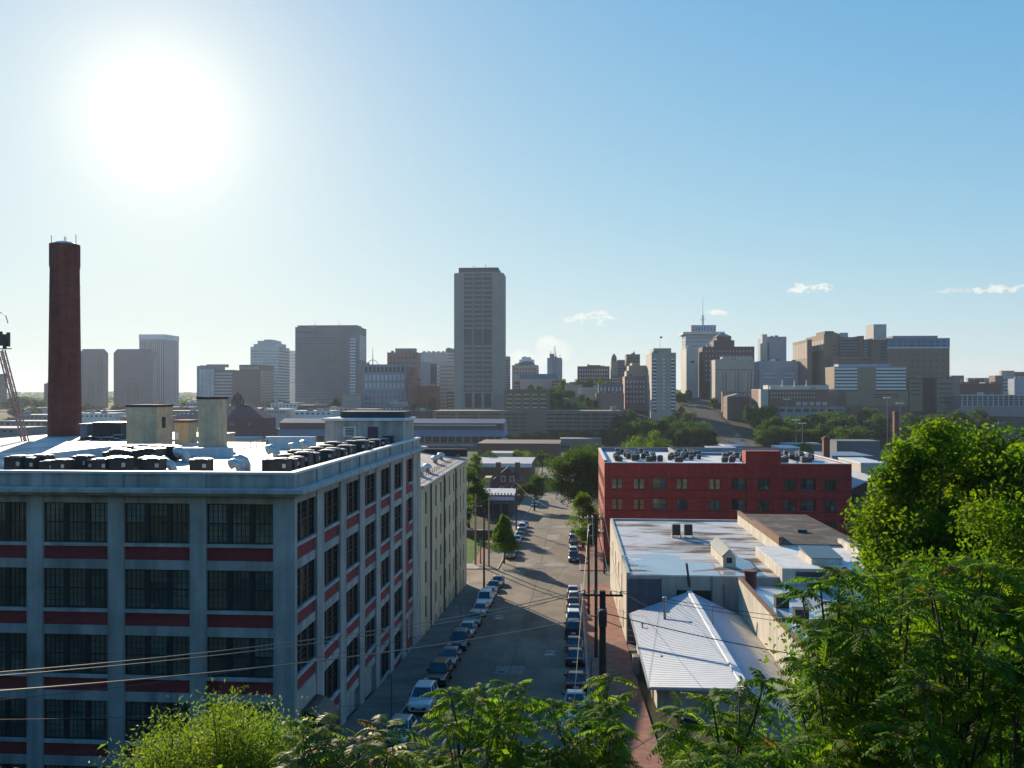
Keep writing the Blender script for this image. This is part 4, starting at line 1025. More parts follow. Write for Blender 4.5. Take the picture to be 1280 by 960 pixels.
# black street lamp
def street_lamp():
    x, d = -13.2, 126.5; y = (d + x * sA) / cA; zb = zr(y); zt = zz(642, d); off = (x, y, zb); T = thing('street_lamp', 'tall black street lamp with one arm beside the cream loft corner', 'street lamp', off)
    m = MB(); m.tube([(x, y, zb), (x, y, zt)], [.16, .11], 10); m.build('shaft', MATS['black_metal'], T, off)
    m = MB(); m.tube([(x, y, zt - .3), (x - .9, y, zt + .1), (x - 2.2, y, zt + .15)], .05, 6); m.build('arm', MATS['black_metal'], T, off)
    m = MB(); m.box(x - 2.7, y - .13, zt + .08, x - 2.05, y + .13, zt + .24); m.build('lamp_head', MATS['metal_grey'], T, off)
street_lamp()
def far_lamp(px, pt, pb, d, label):
    c = W(px, pb, d); zt = zz(pt, d); zb = min(c.z, ground(c.x, c.y) if d > 500 else c.z); off = (c.x, c.y, zb)
    T = thing('light_mast', label, 'light mast', off, 0, 'tall light masts by the railway')
    m = MB(); m.tube([(c.x, c.y, zb), (c.x, c.y, zt)], [.22, .14], 8); m.build('shaft', MATS['metal_grey'], T, off)
    m = MB(); w = 7.5 * d / F / 2
    m.tube([(c.x - w, c.y, zt - .2), (c.x + w, c.y, zt - .2)], .2, 6)
    for k in (-1, -.4, .4, 1): m.box(c.x + w * k - .45, c.y - .5, zt - .3, c.x + w * k + .45, c.y + .5, zt + .25)
    m.build('lamp_head', MATS['metal_pale'], T, off)
for px, pt, pb, d, l in ((984, 499, 531, 640, 'tall light mast in front of the long brick hall'), (1109, 497, 540, 600, 'tall light mast left of the other before the beige hospital'), (1125, 504, 540, 580, 'tall light mast by the slim brick chimney'),
                         (866, 507, 545, 620, 'tall light mast at the foot of the hill avenue'), (995, 525, 553, 520, 'shorter light mast among dark trees, left of a pair'), (1003, 529, 553, 500, 'shorter light mast among dark trees, right of a pair')):
    far_lamp(px, pt, pb, d, l)
def wire(a, b, sag, r, m, label, group='overhead wires'):
    a, b = Vector(a), Vector(b); n = 24; P = []
    for i in range(n + 1):
        t = i / n; p = a.lerp(b, t); p.z -= sag * 4 * t * (1 - t); P.append(p)
    off = tuple(a); mb = MB(); mb.tube(P, r, 5); put(mb, 'overhead_wire', MATS[m], label, 'wire', group, off=off)
top = pA + Vector((0, 0, -.2))
wire(eA[0], W(-60, 845, 27), .55, .024, 'cable_pale', 'upper bright wire sweeping left across the grey factory')
wire(eA[1], W(-60, 849, 26.4), .62, .020, 'cable_pale', 'second bright wire just under the upper one')
wire(pA + Vector((0, 0, -1.4)), W(-60, 868, 25), .5, .028, 'cable_pale', 'lower bright cable sweeping left across the grey factory')
wire(eA[0], W(-60, 880, 30), .9, .012, 'cable', 'dark thin wire low across the factory wall')
wire(pA + Vector((0, 0, -5)), W(-60, 900, 28), .6, .012, 'cable', 'dark thin wire lowest across the factory wall')
for i, (e, f) in enumerate(zip((eA[0], eA[1], eA[2], eA[3]), (eB[0], eB[1], eB[2], eB[3]))):
    wire(e, f, .35, .016, 'cable', 'street wire strung between the thick pole and the second pole', 'wires along the brick pavement')
for i, (e, f) in enumerate(zip(eB[:4], eC[:4])): wire(e, f, .3, .018, 'cable', 'street wire strung between second and third poles', 'wires past the warehouse corner')
wire(eC[0], eE[1], 1.5, .025, 'cable', 'wire crossing the street toward the pole by the gabled house')
wire(eE[0], eF[1], .8, .025, 'cable', 'wire from the house pole to the pale lawn pole')
wire(eA[3], W(1300, 790, 60), .7, .018, 'cable', 'upper dark wire crossing over the ribbed metal roof')
wire(eA[2], W(1300, 800, 62), .8, .018, 'cable', 'second dark wire crossing over the ribbed metal roof')
wire(pA + Vector((0, 0, -1.3)), W(1300, 845, 58), .9, .03, 'cable', 'thick dark cable lowest over the ribbed metal roof')
wire(pA + Vector((0, 0, -.7)), W(806, 770, 86), .25, .016, 'cable_pale', 'pale service wire dropping to the shed corner')
wire(pC + Vector((0, 0, -1)), (-.2, 52, 15.9), .0, .022, 'cable_pale', 'pale straight guy cable slanting down beside the parked cars')
wire(eA[3], W(870, 782, 75), .3, .014, 'cable', 'short dark wire from the thick pole to the shed roof')
def sign_post(x, y, h, label, sq=True):
    z = zr(y) + .13; T = thing('sign_post', label, 'sign', (x, y, z)); m = MB(); m.tube([(0, 0, 0), (0, 0, h)], .04, 6); m.build('post', MATS['metal_dark'], T)
    m = MB(); m.box(-.16, -.03, h - .5, .16, -.0, h - .02); m.build('plate', MATS['metal_grey'], T)
sign_post(-13.4, 62, 3.2, 'thin dark post on the factory pavement nearest the camera'); sign_post(-13.4, 101, 2.6, 'thin dark post on the pavement beside the cream loft'); sign_post(1.6, 74, 2.4, 'thin post with small plate beside the thick utility pole')

# ================================================================== cars
def lofted(st, m, name, parent, smooth=True):
    """st: list of (y, [(x, z), ...]) half sections mirrored about x = 0"""
    mb = MB(); n = len(st[0][1]) * 2
    for y, sec in st:
        full = [(x, z) for x, z in sec] + [(-x, z) for x, z in reversed(sec)]
        mb.v += [(x, y, z) for x, z in full]
    for k in range(len(st) - 1):
        for i in range(n):
            j = (i + 1) % n; mb.f.append((k * n + i, k * n + j, (k + 1) * n + j, (k + 1) * n + i)); mb.m.append(0)
    mb.f.append(tuple(range(n - 1, -1, -1))); mb.m.append(0)
    e = (len(st) - 1) * n; mb.f.append(tuple(e + i for i in range(n))); mb.m.append(0)
    o = mb.build(name, m, parent, smooth=smooth)
    if smooth:
        b = o.modifiers.new('edge', 'BEVEL'); b.width = .035; b.segments = 2; b.limit_method = 'ANGLE'; b.angle_limit = math.radians(25)
        o.modifiers.new('n', 'WEIGHTED_NORMAL')
    return o
def paint(name, col, metal=.3): 
    m = mat(name, col, rough=.28, metal=metal, var=.05, scale=3, spec=.6); return m
PAINTS = {}
for nme, col in (('white', (.68, .68, .67)), ('silver', (.42, .44, .46)), ('grey', (.16, .17, .18)), ('black', (.012, .012, .014)), ('navy', (.02, .035, .09)), ('red', (.25, .02, .02)), ('maroon', (.10, .018, .022)), ('blue', (.05, .12, .28)), ('green', (.03, .09, .065)), ('teal', (.08, .17, .18)), ('tan', (.34, .29, .21))):
    PAINTS[nme] = paint('paint_' + nme, col, .0 if nme in ('white', 'black') else .35)
mat('car_glass', (.02, .025, .03), rough=.05, var=.1, spec=.9); mat('tyre', (.02, .02, .02), rough=.9, var=.2); mat('rim', (.4, .41, .42), rough=.35, metal=.7, var=.1)
mat('headlight_glass', (.7, .72, .72), rough=.1, var=.05, spec=.8); mat('taillight_red', (.35, .01, .012), rough=.2, var=.05, spec=.7); mat('plate_white', (.6, .6, .58), rough=.5, var=.05); mat('car_trim', (.02, .02, .022), rough=.6, var=.1)
def make_car(kind):
    """front towards -y, centre at the origin, wheels on z = 0"""
    P = dict(sedan=dict(L=4.6, Wd=1.78, belt=.92, hood=.80, top=1.44, cab=(-.85, -.15, 1.05, 1.75), tail=.90),
             suv=dict(L=4.6, Wd=1.84, belt=1.08, hood=.98, top=1.74, cab=(-1.0, -.45, 1.75, 2.18), tail=1.06),
             van=dict(L=5.0, Wd=1.95, belt=1.15, hood=1.0, top=1.95, cab=(-1.7, -.8, 2.2, 2.44), tail=1.15),
             hatch=dict(L=4.1, Wd=1.72, belt=.94, hood=.84, top=1.48, cab=(-.9, -.3, 1.3, 1.95), tail=.94),
             pickup=dict(L=5.4, Wd=1.92, belt=1.12, hood=1.05, top=1.80, cab=(-1.05, -.5, .75, 1.05), tail=1.10))[kind]
    Ln, Wd, belt, hood, top, cab, tail = (P[k] for k in ('L', 'Wd', 'belt', 'hood', 'top', 'cab', 'tail'))
    T = thing('parked_car', None, 'car'); h = Wd / 2; l = Ln / 2
    def sec(w, zb, zt): return [(w * .80, zb), (w * .97, zb + .12), (w, zb + (zt - zb) * .55), (w * .985, zt - .1), (w * .90, zt)]
    st = [(-l, sec(h * .80, .36, hood * .72)), (-l + .10, sec(h * .92, .24, hood * .86)), (-l + .45, sec(h * .98, .2, hood * .95)), (cab[0] - .12, sec(h, .2, hood + .02)), (cab[0] + .1, sec(h, .2, belt)),
          (cab[3] - .05, sec(h, .2, belt)), (cab[3] + .12, sec(h, .2, tail)), (l - .35, sec(h * .985, .22, tail)), (l - .08, sec(h * .93, .26, tail * .96)), (l, sec(h * .84, .36, tail * .82))]
    st = sorted([s for s in st], key=lambda s: s[0])
    body = lofted(st, PAINTS['silver'], 'body', T)
    body.material_slots[0].link = 'OBJECT'; body.material_slots[0].material = PAINTS['silver']
    # cabin: roof panel and pillars in body colour, glass between
    c0, c1, c2, c3 = cab; hb, ht = h * .90, h * .70
    A_ = [(-hb, c0, belt - .03), (hb, c0, belt - .03), (hb, c3, belt - .03), (-hb, c3, belt - .03)]
    B_ = [(-ht, c1, top - .06), (ht, c1, top - .06), (ht, c2, top - .06), (-ht, c2, top - .06)]
    g = MB(); g.hexa(A_ + B_); gl = g.build('glasshouse', MATS['car_glass'], T)
    r = MB(); r.hexa([(-ht - .03, c1 - .05, top - .075), (ht + .03, c1 - .05, top - .075), (ht + .03, c2 + .05, top - .075), (-ht - .03, c2 + .05, top - .075), (-ht * .9, c1 + .12, top), (ht * .9, c1 + .12, top), (ht * .9, c2 - .12, top), (-ht * .9, c2 - .12, top)])
    for s in (-1, 1):
        for (ya, yb_) in ((c0, c1), (c3, c2)):
            r.tube([(s * hb, ya, belt - .05), (s * ht, yb_, top - .06)], .045, 6)
        ym = (c1 + c2) / 2 - .05; r.tube([(s * (hb + .005), ym, belt - .05), (s * (ht + .005), ym, top - .06)], .045, 6)
    rf = r.build('roof', PAINTS['silver'], T); rf.material_slots[0].link = 'OBJECT'; rf.material_slots[0].material = PAINTS['silver']
    wr = .33 if kind in ('sedan', 'hatch') else .37
    w0 = None
    for y in (-l + .85, l - .9):
        for s in (-1, 1):
            if w0 is None:
                m = MB(); m.tube([(-.10, 0, 0), (.10, 0, 0)], wr, 18); w0 = m.build('wheel', MATS['tyre'], T, bevel=.03)
                m = MB(); m.tube([(-.112, 0, 0), (.112, 0, 0)], wr * .62, 14); m.build('rim', MATS['rim'], w0)
                w0.location = (s * (h - .09), y, wr)
            else: dup(w0, (s * (h - .09), y, wr), parent=T)
    a = MB()
    for y in (-l + .85, l - .9): a.tube([(-h * .99, y, wr + .02), (h * .99, y, wr + .02)], wr + .06, 16)
    a.build('wheel_arch', MATS['car_trim'], T)
    for nm, y, mm, w, z in (('headlight', -l + .03, 'headlight_glass', .40, hood * .78), ('taillight', l - .05, 'taillight_red', .30, tail * .84)):
        q = None
        for s in (-1, 1):
            m = MB(); m.box(s * h * .78 - w / 2, y - .05, z - .09, s * h * .78 + w / 2, y + .07, z + .07); m.build(nm, MATS[mm], T, bevel=.03)
    for y, nm in ((-l - .02, 'number_plate'), (l - .0, 'number_plate')):
        m = MB(); m.box(-.25, y - .015, .50, .25, y + .03, .66); m.build(nm, MATS['plate_white'], T)
    m = MB(); m.box(-h * .62, -l - .012, .40, h * .62, -l + .06, .60); m.build('grille', MATS['car_trim'], T)
    q = None
    for s in (-1, 1):
        m = MB(); m.box(s * (hb + .02) - .02, c0 + .30, belt - .02, s * (hb + .20) + .02, c0 + .42, belt + .14); m.build('mirror', MATS['car_trim'], T, bevel=.02)
    if kind == 'pickup':
        m = MB(); m.box(-h * .82, c3 + .25, tail - .02, h * .82, l - .18, tail + .02); m.build('load_bed', MATS['car_trim'], T)
    return T
CARS = {k: make_car(k) for k in ('sedan', 'suv', 'van', 'hatch', 'pickup')}
CKIDS = {k: kids(v) for k, v in CARS.items()}
usedc = set()
def place_car(kind, col, x, y, facing, label, group, z=None):
    if kind in usedc: o = dup(CARS[kind], ch=CKIDS[kind])
    else: o = CARS[kind]; usedc.add(kind)
    slope = math.atan2(zr(y + 2) - zr(y - 2), 4)
    zc = zr(y) + .005 if z is None else z
    o.location = (x, y, zc); o.rotation_euler = (slope if facing == 'to' else -slope, 0, (0 if facing == 'to' else math.pi) + rnd.uniform(-.02, .02))
    if z is not None: o.rotation_euler = (0, 0, facing)
    o['label'] = label; o['category'] = {'van': 'van', 'pickup': 'pickup truck', 'suv': 'car'}.get(kind, 'car'); o['group'] = group
    o.name = {'van': 'parked_van', 'pickup': 'parked_pickup'}.get(kind, 'parked_car')
    for c in o.children:
        if c.name.split('.')[0] in ('body', 'roof'): c.material_slots[0].material = PAINTS[col]
    return o
GL, GR = 'cars along the left kerb facing the camera', 'cars along the right kerb seen from behind'
XLc, XRc = -11.75, .15
left = [(49, 'sedan', 'silver', 'silver sedan at the bottom of the left row beside the leaves'), (57, 'hatch', 'silver', 'silver hatchback nearest the bright awning corner, half behind leaves'),
        (65.5, 'suv', 'white', 'white utility car in the left row beside the leafy tree top'), (74, 'suv', 'black', 'black utility car in the left row with roof bars'),
        (81, 'sedan', 'grey', 'dark grey sedan in left row just above the black utility car'), (88, 'suv', 'navy', 'navy utility car in left row in the building shade'),
        (94.5, 'sedan', 'silver', 'silver sedan in left row ahead of the navy utility car'), (101, 'hatch', 'teal', 'small teal hatchback in the left row near the cream loft'),
        (107, 'sedan', 'silver', 'pale sedan behind the white van in the left row'), (113.5, 'van', 'white', 'white van in left row at the edge of the shadow'),
        (120, 'sedan', 'white', 'white sedan just beyond the white van in the left row'), (126, 'sedan', 'grey', 'dark grey sedan second from the street corner by the lamp'), (131.5, 'sedan', 'silver', 'silver sedan at the street corner by the black lamp'),
        (160, 'suv', 'tan', 'beige utility car heading the row beyond the side street'), (166.5, 'sedan', 'silver', 'silver sedan behind the beige utility car under the small tree'), (173, 'sedan', 'grey', 'grey sedan third in the row beside the small tree'),
        (179.5, 'hatch', 'white', 'white hatchback midway in the row beside the small tree'), (186, 'sedan', 'teal', 'teal sedan in the row beyond the small tree'), (192.5, 'sedan', 'green', 'green sedan near the far end of the row by the brown pole'),
        (199, 'suv', 'white', 'white utility car near the brown pole with crossarms'), (205.5, 'sedan', 'silver', 'silver sedan last in the row before the shop'),
        (262, 'sedan', 'silver', 'silver sedan parked beyond the shop under the dark tree'), (269, 'van', 'white', 'white van parked beside the gabled house'), (300, 'sedan', 'silver', 'lone silver sedan far down the street past the dark tree'), (372, 'hatch', 'white', 'white car farthest down the street')]
for y, k, c, l in left: place_car(k, c, XLc + rnd.uniform(-.12, .12), y, 'to', l, GL)
right = [(60, 'sedan', 'white', 'white car at the foot of the right row behind leaves'), (66.5, 'sedan', 'silver', 'silver sedan second in the right row from the camera'), (73, 'sedan', 'maroon', 'maroon sedan third in the right row with red tail lamps'),
         (82.5, 'sedan', 'black', 'black sedan in the right row in the building shade'), (88, 'sedan', 'maroon', 'dark maroon sedan close ahead of the black sedan'), (96, 'suv', 'navy', 'dark blue utility car at the shadow edge in the right row'),
         (102.5, 'suv', 'white', 'white utility car just beyond the shadow edge'), (107.5, 'sedan', 'grey', 'dark grey sedan among the pale cars of the right row'), (112.5, 'sedan', 'red', 'red sedan between two pale cars in the right row'), (117.5, 'hatch', 'white', 'white hatchback second from the corner in the right row'), (123, 'sedan', 'white', 'white sedan at the corner end of the right row'),
         (157.5, 'pickup', 'black', 'black pickup truck facing the side street beside the young tree'), (164, 'suv', 'white', 'white utility car behind the black pickup truck'), (173, 'sedan', 'maroon', 'maroon sedan beside the young street tree'), (182, 'suv', 'silver', 'silver utility car under the young street tree'), (190, 'sedan', 'black', 'black sedan farthest under the young street tree')]
for y, k, c, l in right: place_car(k, c, XRc + rnd.uniform(-.12, .12), y, 'to' if k == 'pickup' else 'away', l, GR)
for px, k, c, l in ((1067, 'sedan', 'blue', 'blue sedan in the yard behind the warehouse, left of two'), (1083, 'suv', 'silver', 'silver car in the yard behind the warehouse, right of two')):
    y = 150; place_car(k, c, xy(px, y), y, math.pi / 2, l, 'cars behind the warehouse', z=zr(y) + .06)
for i, (px, py, d, c, l) in enumerate(((922, 536, 690, 'white', 'white car climbing the far avenue, upper of two'), (927, 540.5, 660, 'white', 'white car climbing the far avenue, lower of two'), (869, 545, 560, 'teal', 'teal car on the avenue beneath the trees'))):
    c_ = W(px, py, d); o = place_car('van' if i < 2 else 'sedan', c, c_.x, c_.y, 2.6, l, 'cars on the far avenue', z=ground(c_.x, c_.y) + .7)
# ================================================================== skyline
def sm(name, col, var=.14, streak=.1, rough=.85): return mat(name, col, rough=rough, var=var, scale=.05, streak=streak)
for n_, c_ in (('granite_mauve', (.15, .12, .15)), ('granite_brown', (.18, .15, .15)), ('precast_white', (.50, .51, .53)), ('precast_grey', (.26, .25, .25)), ('precast_slab', (.23, .225, .225)), ('precast_tan', (.36, .32, .27)), ('brown_precast', (.16, .125, .11)),
               ('brick_brownred', (.19, .095, .075)), ('brick_dark', (.085, .05, .045)), ('stone_pale', (.42, .40, .37)), ('stone_buff', (.36, .31, .25)), ('stone_lilac', (.30, .29, .33)), ('blue_grey', (.20, .25, .31)), ('teal_band', (.11, .20, .30)), ('concrete_brown', (.20, .15, .11)),
               ('concrete_dark', (.13, .125, .12)), ('rose_brick', (.26, .16, .14)), ('cream_stone', (.50, .46, .38)), ('pale_blue', (.32, .36, .43)), ('verdigris', (.12, .20, .20)), ('shed_metal', (.13, .17, .23)), ('station_red', (.13, .06, .07)), ('hosp_beige', (.25, .195, .135)), ('slate_far', (.14, .14, .16))): sm(n_, c_)
mat('far_glass', (.03, .033, .04), rough=.35, var=.4, scale=.08, spec=.25); mat('far_glass_brown', (.065, .055, .05), rough=.3, var=.3, scale=.08); mat('far_glass_pale', (.34, .39, .45), rough=.3, var=.35, scale=.06, spec=.6); mat('far_glass_blue', (.10, .15, .21), rough=.2, var=.35, scale=.06, spec=.7)
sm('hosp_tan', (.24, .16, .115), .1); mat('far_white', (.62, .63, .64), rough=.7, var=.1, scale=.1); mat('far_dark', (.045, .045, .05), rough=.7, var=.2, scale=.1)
mullioned('band_brown', (.035, .03, .03), (.17, .145, .14), 3.0, 4, rough=.3, frac=.42); mullioned('band_glass', (.07, .085, .10), (.22, .22, .22), 3.2, 4, frac=.28); mullioned('band_pale', (.28, .33, .38), (.36, .37, .38), 3.5, 4, frac=.25)
mullioned('band_slab', (.06, .06, .065), (.22, .215, .215), 2.3, 4, rough=.3, frac=.5); mullioned('band_brick', (.06, .055, .055), (.18, .11, .09), 3.4, 4, rough=.3, frac=.5); mullioned('band_stone', (.08, .08, .085), (.36, .33, .29), 3.4, 4, rough=.3, frac=.5)
mat('painted_glow', (.5, .38, .2), rough=.8, var=.3, scale=.3)  # warm base colour stands in for lamp glow, nothing is emitted
class B: pass
RP = random.Random(17)
def tower(name, label, L_, M_, R_, top, d, m, base=None, depth=None, cat='office tower', group=None, cap=True, parent=None, part='wall', zbase=None, capm=None):
    t = B(); P = W(M_, top, d); t.d = d; t.y0 = P.y; t.z1 = P.z
    if min(L_, M_) < 716 and R_ > 717:
        t.x0, t.x1 = xy(min(L_, M_), P.y), xy(R_, P.y); t.sx = t.x1; t.sgn = 1; dp = depth
    elif M_ < 716:
        t.x1 = P.x; t.x0 = xy(L_, P.y); t.sx = t.x1; t.sgn = 1
        dp = depth or (yx(R_, P.x) - P.y if R_ > M_ + .4 else None)
    else:
        t.x0 = P.x; t.x1 = xy(R_, P.y); t.sx = t.x0; t.sgn = -1
        dp = depth or (yx(L_, P.x) - P.y if L_ < M_ - .4 else None)
    if dp is None: dp = max(10, (t.x1 - t.x0) * .6)
    t.y1 = t.y0 + min(max(dp, 6), 75)
    g = min(ground(t.x0, t.y0), ground(t.x1, t.y0), ground(t.x0, t.y1), ground(t.x1, t.y1)) - 1.0
    t.z0 = zz(base, d) if base else g
    if zbase is not None: t.z0 = zbase
    if parent is None:
        t.off = ((t.x0 + t.x1) / 2, t.y0, g); t.T = thing(name, label, cat, t.off, 0, group)
    else: t.T = parent.T; t.off = parent.off
    mb = MB(); mb.box(t.x0, t.y0, t.z0, t.x1, t.y1, t.z1); t.w = mb.build(part, MATS[m], t.T, t.off)
    if cap:
        h = max(.35, d * .0006); mb = MB(); mb.box(t.x0 - .12, t.y0 - .12, t.z1, t.x1 + .12, t.y1 + .12, t.z1 + h); mb.build('roof', MATS[capm or m], t.T, t.off)
        if parent is None and t.x1 - t.x0 > 12 and d > 700 and t.y1 - t.y0 > 8:
            for k in range(RP.randint(1, 3)):
                w_ = RP.uniform(2.5, 6); xx = RP.uniform(t.x0 + 1, t.x1 - w_ - 1); yy = t.y0 + RP.uniform(2, 4)
                mb = MB(); mb.box(xx, yy, t.z1 + h * .9, xx + w_, yy + 3, t.z1 + h + RP.uniform(1.0, 2.6)); mb.build('plant_room', MATS[RP.choice(('precast_grey', 'slate_far', 'stone_pale'))], t.T, t.off)
    return t
def grid(t, face, cols, rows, pt, pb, m, wf=.6, hf=.55, a=.04, b=.96, name='window', mm=None, pr=.08):
    zt, zb_ = zz(pt, t.d), zz(pb, t.d); ch = (zt - zb_) / rows
    lo, hi = (t.x0, t.x1) if face == 'F' else (t.y0, t.y1)
    lo, hi = lo + (hi - lo) * a, lo + (hi - lo) * b; cw = (hi - lo) / cols
    assert cols * rows <= 110, (cols, rows)
    mb = MB(); w, h = cw * wf, ch * hf
    if face == 'F': mb.box(0, -pr, 0, w, .12, h)
    else: mb.box(-pr if t.sgn < 0 else -.12, 0, 0, .12 if t.sgn < 0 else pr, w, h)
    p = None
    for r in range(rows):
        for c in range(cols):
            u = lo + cw * (c + (1 - wf) / 2); z = zb_ + ch * (r + (1 - hf) / 2)
            l = (u, t.y0, z) if face == 'F' else (t.sx, u, z); l = tuple(l[i] - t.off[i] for i in range(3))
            if p is None: p = mb.build(name, MATS[m], t.T, loc=l)
            else: lk(p, t.T, l)
def bands(t, face, rows, pt, pb, m, hf=.5, a=.02, b=.98, name='window_band'): grid(t, face, 1, rows, pt, pb, m, 1.0, hf, a, b, name)
def ribs(t, face, cols, pt, pb, m, wf=.5, a=.02, b=.98, name='window_strip'): grid(t, face, cols, 1, pt, pb, m, wf, 1.0, a, b, name)
def mastp(t, px, pt, pb, r=.25, name='antenna', m='metal_grey'):
    c = W(px, pb, t.d + 4); mb = MB(); mb.tube([(c.x, c.y, c.z - .5), (c.x, c.y, zz(pt, t.d + 4))], [r, r * .5], 6); return mb.build(name, MATS[m], t.T, t.off)

# --- far left
t = tower('office_tower', 'faint mauve office tower cut by the left edge behind the mast', -8, 6, 7, 468, 1500, 'granite_mauve'); bands(t, 'F', 9, 470, 504, 'band_brown')
t = tower('office_tower', 'hazy narrow tower just left of the dark smokestack', 55, 64, 70, 480, 1550, 'granite_mauve'); bands(t, 'F', 7, 482, 504, 'band_brown')
def twin(L_, M_, R_, label):
    t = tower('office_tower', label, L_, M_, R_, 441, 1650, 'granite_mauve', cap=False, depth=18)
    x0, x1, y0, y1, z = t.x0, t.x1, t.y0, t.y1, t.z1; c = 5; zt = zz(436, 1650)
    mb = MB(); mb.hexa([(x0, y0, z), (x1, y0, z), (x1, y1, z), (x0, y1, z), (x0 + c, y0 + c, zt), (x1 - c, y0 + c, zt), (x1 - c, y1 - c, zt), (x0 + c, y1 - c, zt)]); mb.build('chamfered_crown', MATS['granite_mauve'], t.T, t.off)
    bands(t, 'F', 20, 446, 503, 'band_brown', .5, .0, .30); bands(t, 'F', 20, 446, 503, 'band_brown', .55, .70, 1.0); bands(t, 'F', 11, 446, 476, 'band_brown', .4, .32, .68)
    ribs(t, 'F', 5, 478, 503, 'far_glass_brown', .5, .34, .66); bands(t, 'S', 20, 446, 503, 'band_brown', .5)
twin(99, 129, 135, 'mauve granite tower with sloped crown just right of the smokestack'); twin(142, 191, 198, 'broader mauve granite tower with sloped crown before a white ribbed tower')
t = tower('office_tower', 'pale ribbed tower with white top band behind the broad mauve tower', 174, 206, 223.5, 424, 1800, 'stone_lilac', cap=False)
u = tower('', '', 173.6, 206, 223.9, 418.5, 1799, 'far_white', base=424, parent=t, part='top_band'); ribs(t, 'F', 13, 426, 503, 'band_glass', .5); ribs(t, 'S', 7, 426, 503, 'far_glass_brown', .4)
t = tower('office_building', 'low glass office with sky reflections left of a brown block', 246, 268, 296, 458, 1300, 'blue_grey', cat='office building', depth=40)
ribs(t, 'F', 4, 462, 497, 'far_glass_pale', .86, .12, .98); t2 = tower('', '', 268, 291, 296, 463, 1299, 'brown_precast', parent=t, part='wing', depth=30); bands(t2, 'F', 8, 465, 497, 'far_glass_pale', .5)
t3 = tower('', '', 258, 284, 286, 456, 1305, 'precast_grey', parent=t, part='plant_room', base=459)
t = tower('office_tower', 'brown banded block with arcaded top floor beside a white tower', 299, 325, 342, 456.5, 1250, 'brown_precast'); bands(t, 'F', 11, 463, 502, 'band_brown'); bands(t, 'S', 11, 463, 502, 'band_brown'); grid(t, 'F', 8, 1, 457.5, 462, 'far_glass_pale', .5, .8)
t = tower('office_tower', 'white banded tower with stepped top behind the brown block', 313, 348, 362, 434, 1400, 'precast_white'); bands(t, 'F', 17, 437, 500, 'band_pale', .5); bands(t, 'S', 17, 437, 500, 'far_glass', .5, 0, 1)
for a, b, tp in ((317, 352, 430.5), (322, 346, 426.5), (330, 340, 425)): tower('', '', a, b, b, tp, 1402, 'precast_white', base=434.5, parent=t, part='stepped_top', depth=22)
t = tower('office_building', 'sliver of white block between the white tower and broad slab', 361, 369, 370, 439, 1500, 'precast_white', cat='office building'); bands(t, 'F', 10, 442, 480, 'band_pale')
# --- broad slab with sign
t = tower('office_tower', 'very broad grey slab tower with small sign on its top corner', 369, 448, 458, 409, 1050, 'precast_slab')
bands(t, 'F', 24, 421, 497, 'band_slab', .45, .015, .80); bands(t, 'F', 19, 422, 494, 'far_white', .5, .865, .955); bands(t, 'S', 13, 418, 450, 'far_white', .55, .15, .95, 'window_band')
grid(t, 'F', 20, 2, 497, 506, 'far_glass_brown', .5, .6, .3, .95)
u = tower('', '', 372, 446, 452, 407, 1056, 'precast_slab', base=409, parent=t, part='roof_screen')
for px, pt in ((394, 403), (401, 406), (424, 402), (427, 405.5)): mastp(t, px, pt, 408, .35)
try:
    cu = bpy.data.curves.new('sign_lettering', 'FONT'); cu.body = 'Bank of America'; cu.size = 2.6; cu.extrude = .1
    tmp = bpy.data.objects.new('tmp', cu); cu.materials.append(MATS['far_dark']); me = bpy.data.meshes.new_from_object(tmp); bpy.data.objects.remove(tmp); o = bpy.data.objects.new('sign_lettering', me); COL.objects.link(o); o.parent = t.T; x = xy(373, t.y0); o.location = (x - t.off[0], t.y0 - .2 - t.off[1], zz(415.5, 1050) - t.off[2]); o.rotation_euler = (math.pi / 2, 0, 0)
    x = xy(392.5, t.y0); mb = MB()
    for i in range(3): mb.hexa([(x + i * .9, t.y0 - .25, zz(415, 1050)), (x + .6 + i * .9, t.y0 - .25, zz(415, 1050)), (x + .6 + i * .9, t.y0 - .1, zz(415, 1050)), (x + i * .9, t.y0 - .1, zz(415, 1050)), (x + .9 + i * .9, t.y0 - .25, zz(413.2, 1050)), (x + 1.5 + i * .9, t.y0 - .25, zz(413.2, 1050)), (x + 1.5 + i * .9, t.y0 - .1, zz(413.2, 1050)), (x + .9 + i * .9, t.y0 - .1, zz(413.2, 1050))])
    mat('sign_red', (.45, .03, .04), var=.05); mb.build('sign_emblem', MATS['sign_red'], t.T, t.off)
except Exception as e: print('sign', e)
# --- gridded glass block with arched mast
t = tower('office_building', 'blue grey gridded block with bright windows and arched roof mast', 453, 508, 510, 456, 900, 'blue_grey', cat='office building', depth=30)
grid(t, 'F', 10, 1, 458, 466, 'far_glass', .62, .8); grid(t, 'F', 10, 2, 467, 487, 'far_glass_pale', .62, .72); grid(t, 'F', 10, 3, 487, 508, 'far_glass_blue', .62, .6)
mb = MB(); 
for s in (-1, 1): mb.tube([W(466 + s * 8, 456, 905), W(466 + s * 4, 451.5, 905), W(466, 449.5, 905)], .35, 6)
mb.tube([W(466, 456, 905), W(466, 450, 905), W(466, 434, 905)], [.6, .5, .15], 6); mb.build('roof_mast', MATS['metal_grey'], t.T, t.off)
t = tower('office_building', 'low grey annex with square openings in front of the broad slab', 428, 452, 453, 493, 880, 'precast_grey', cat='office building'); grid(t, 'F', 5, 1, 494.5, 500, 'stone_buff', .6, .8)
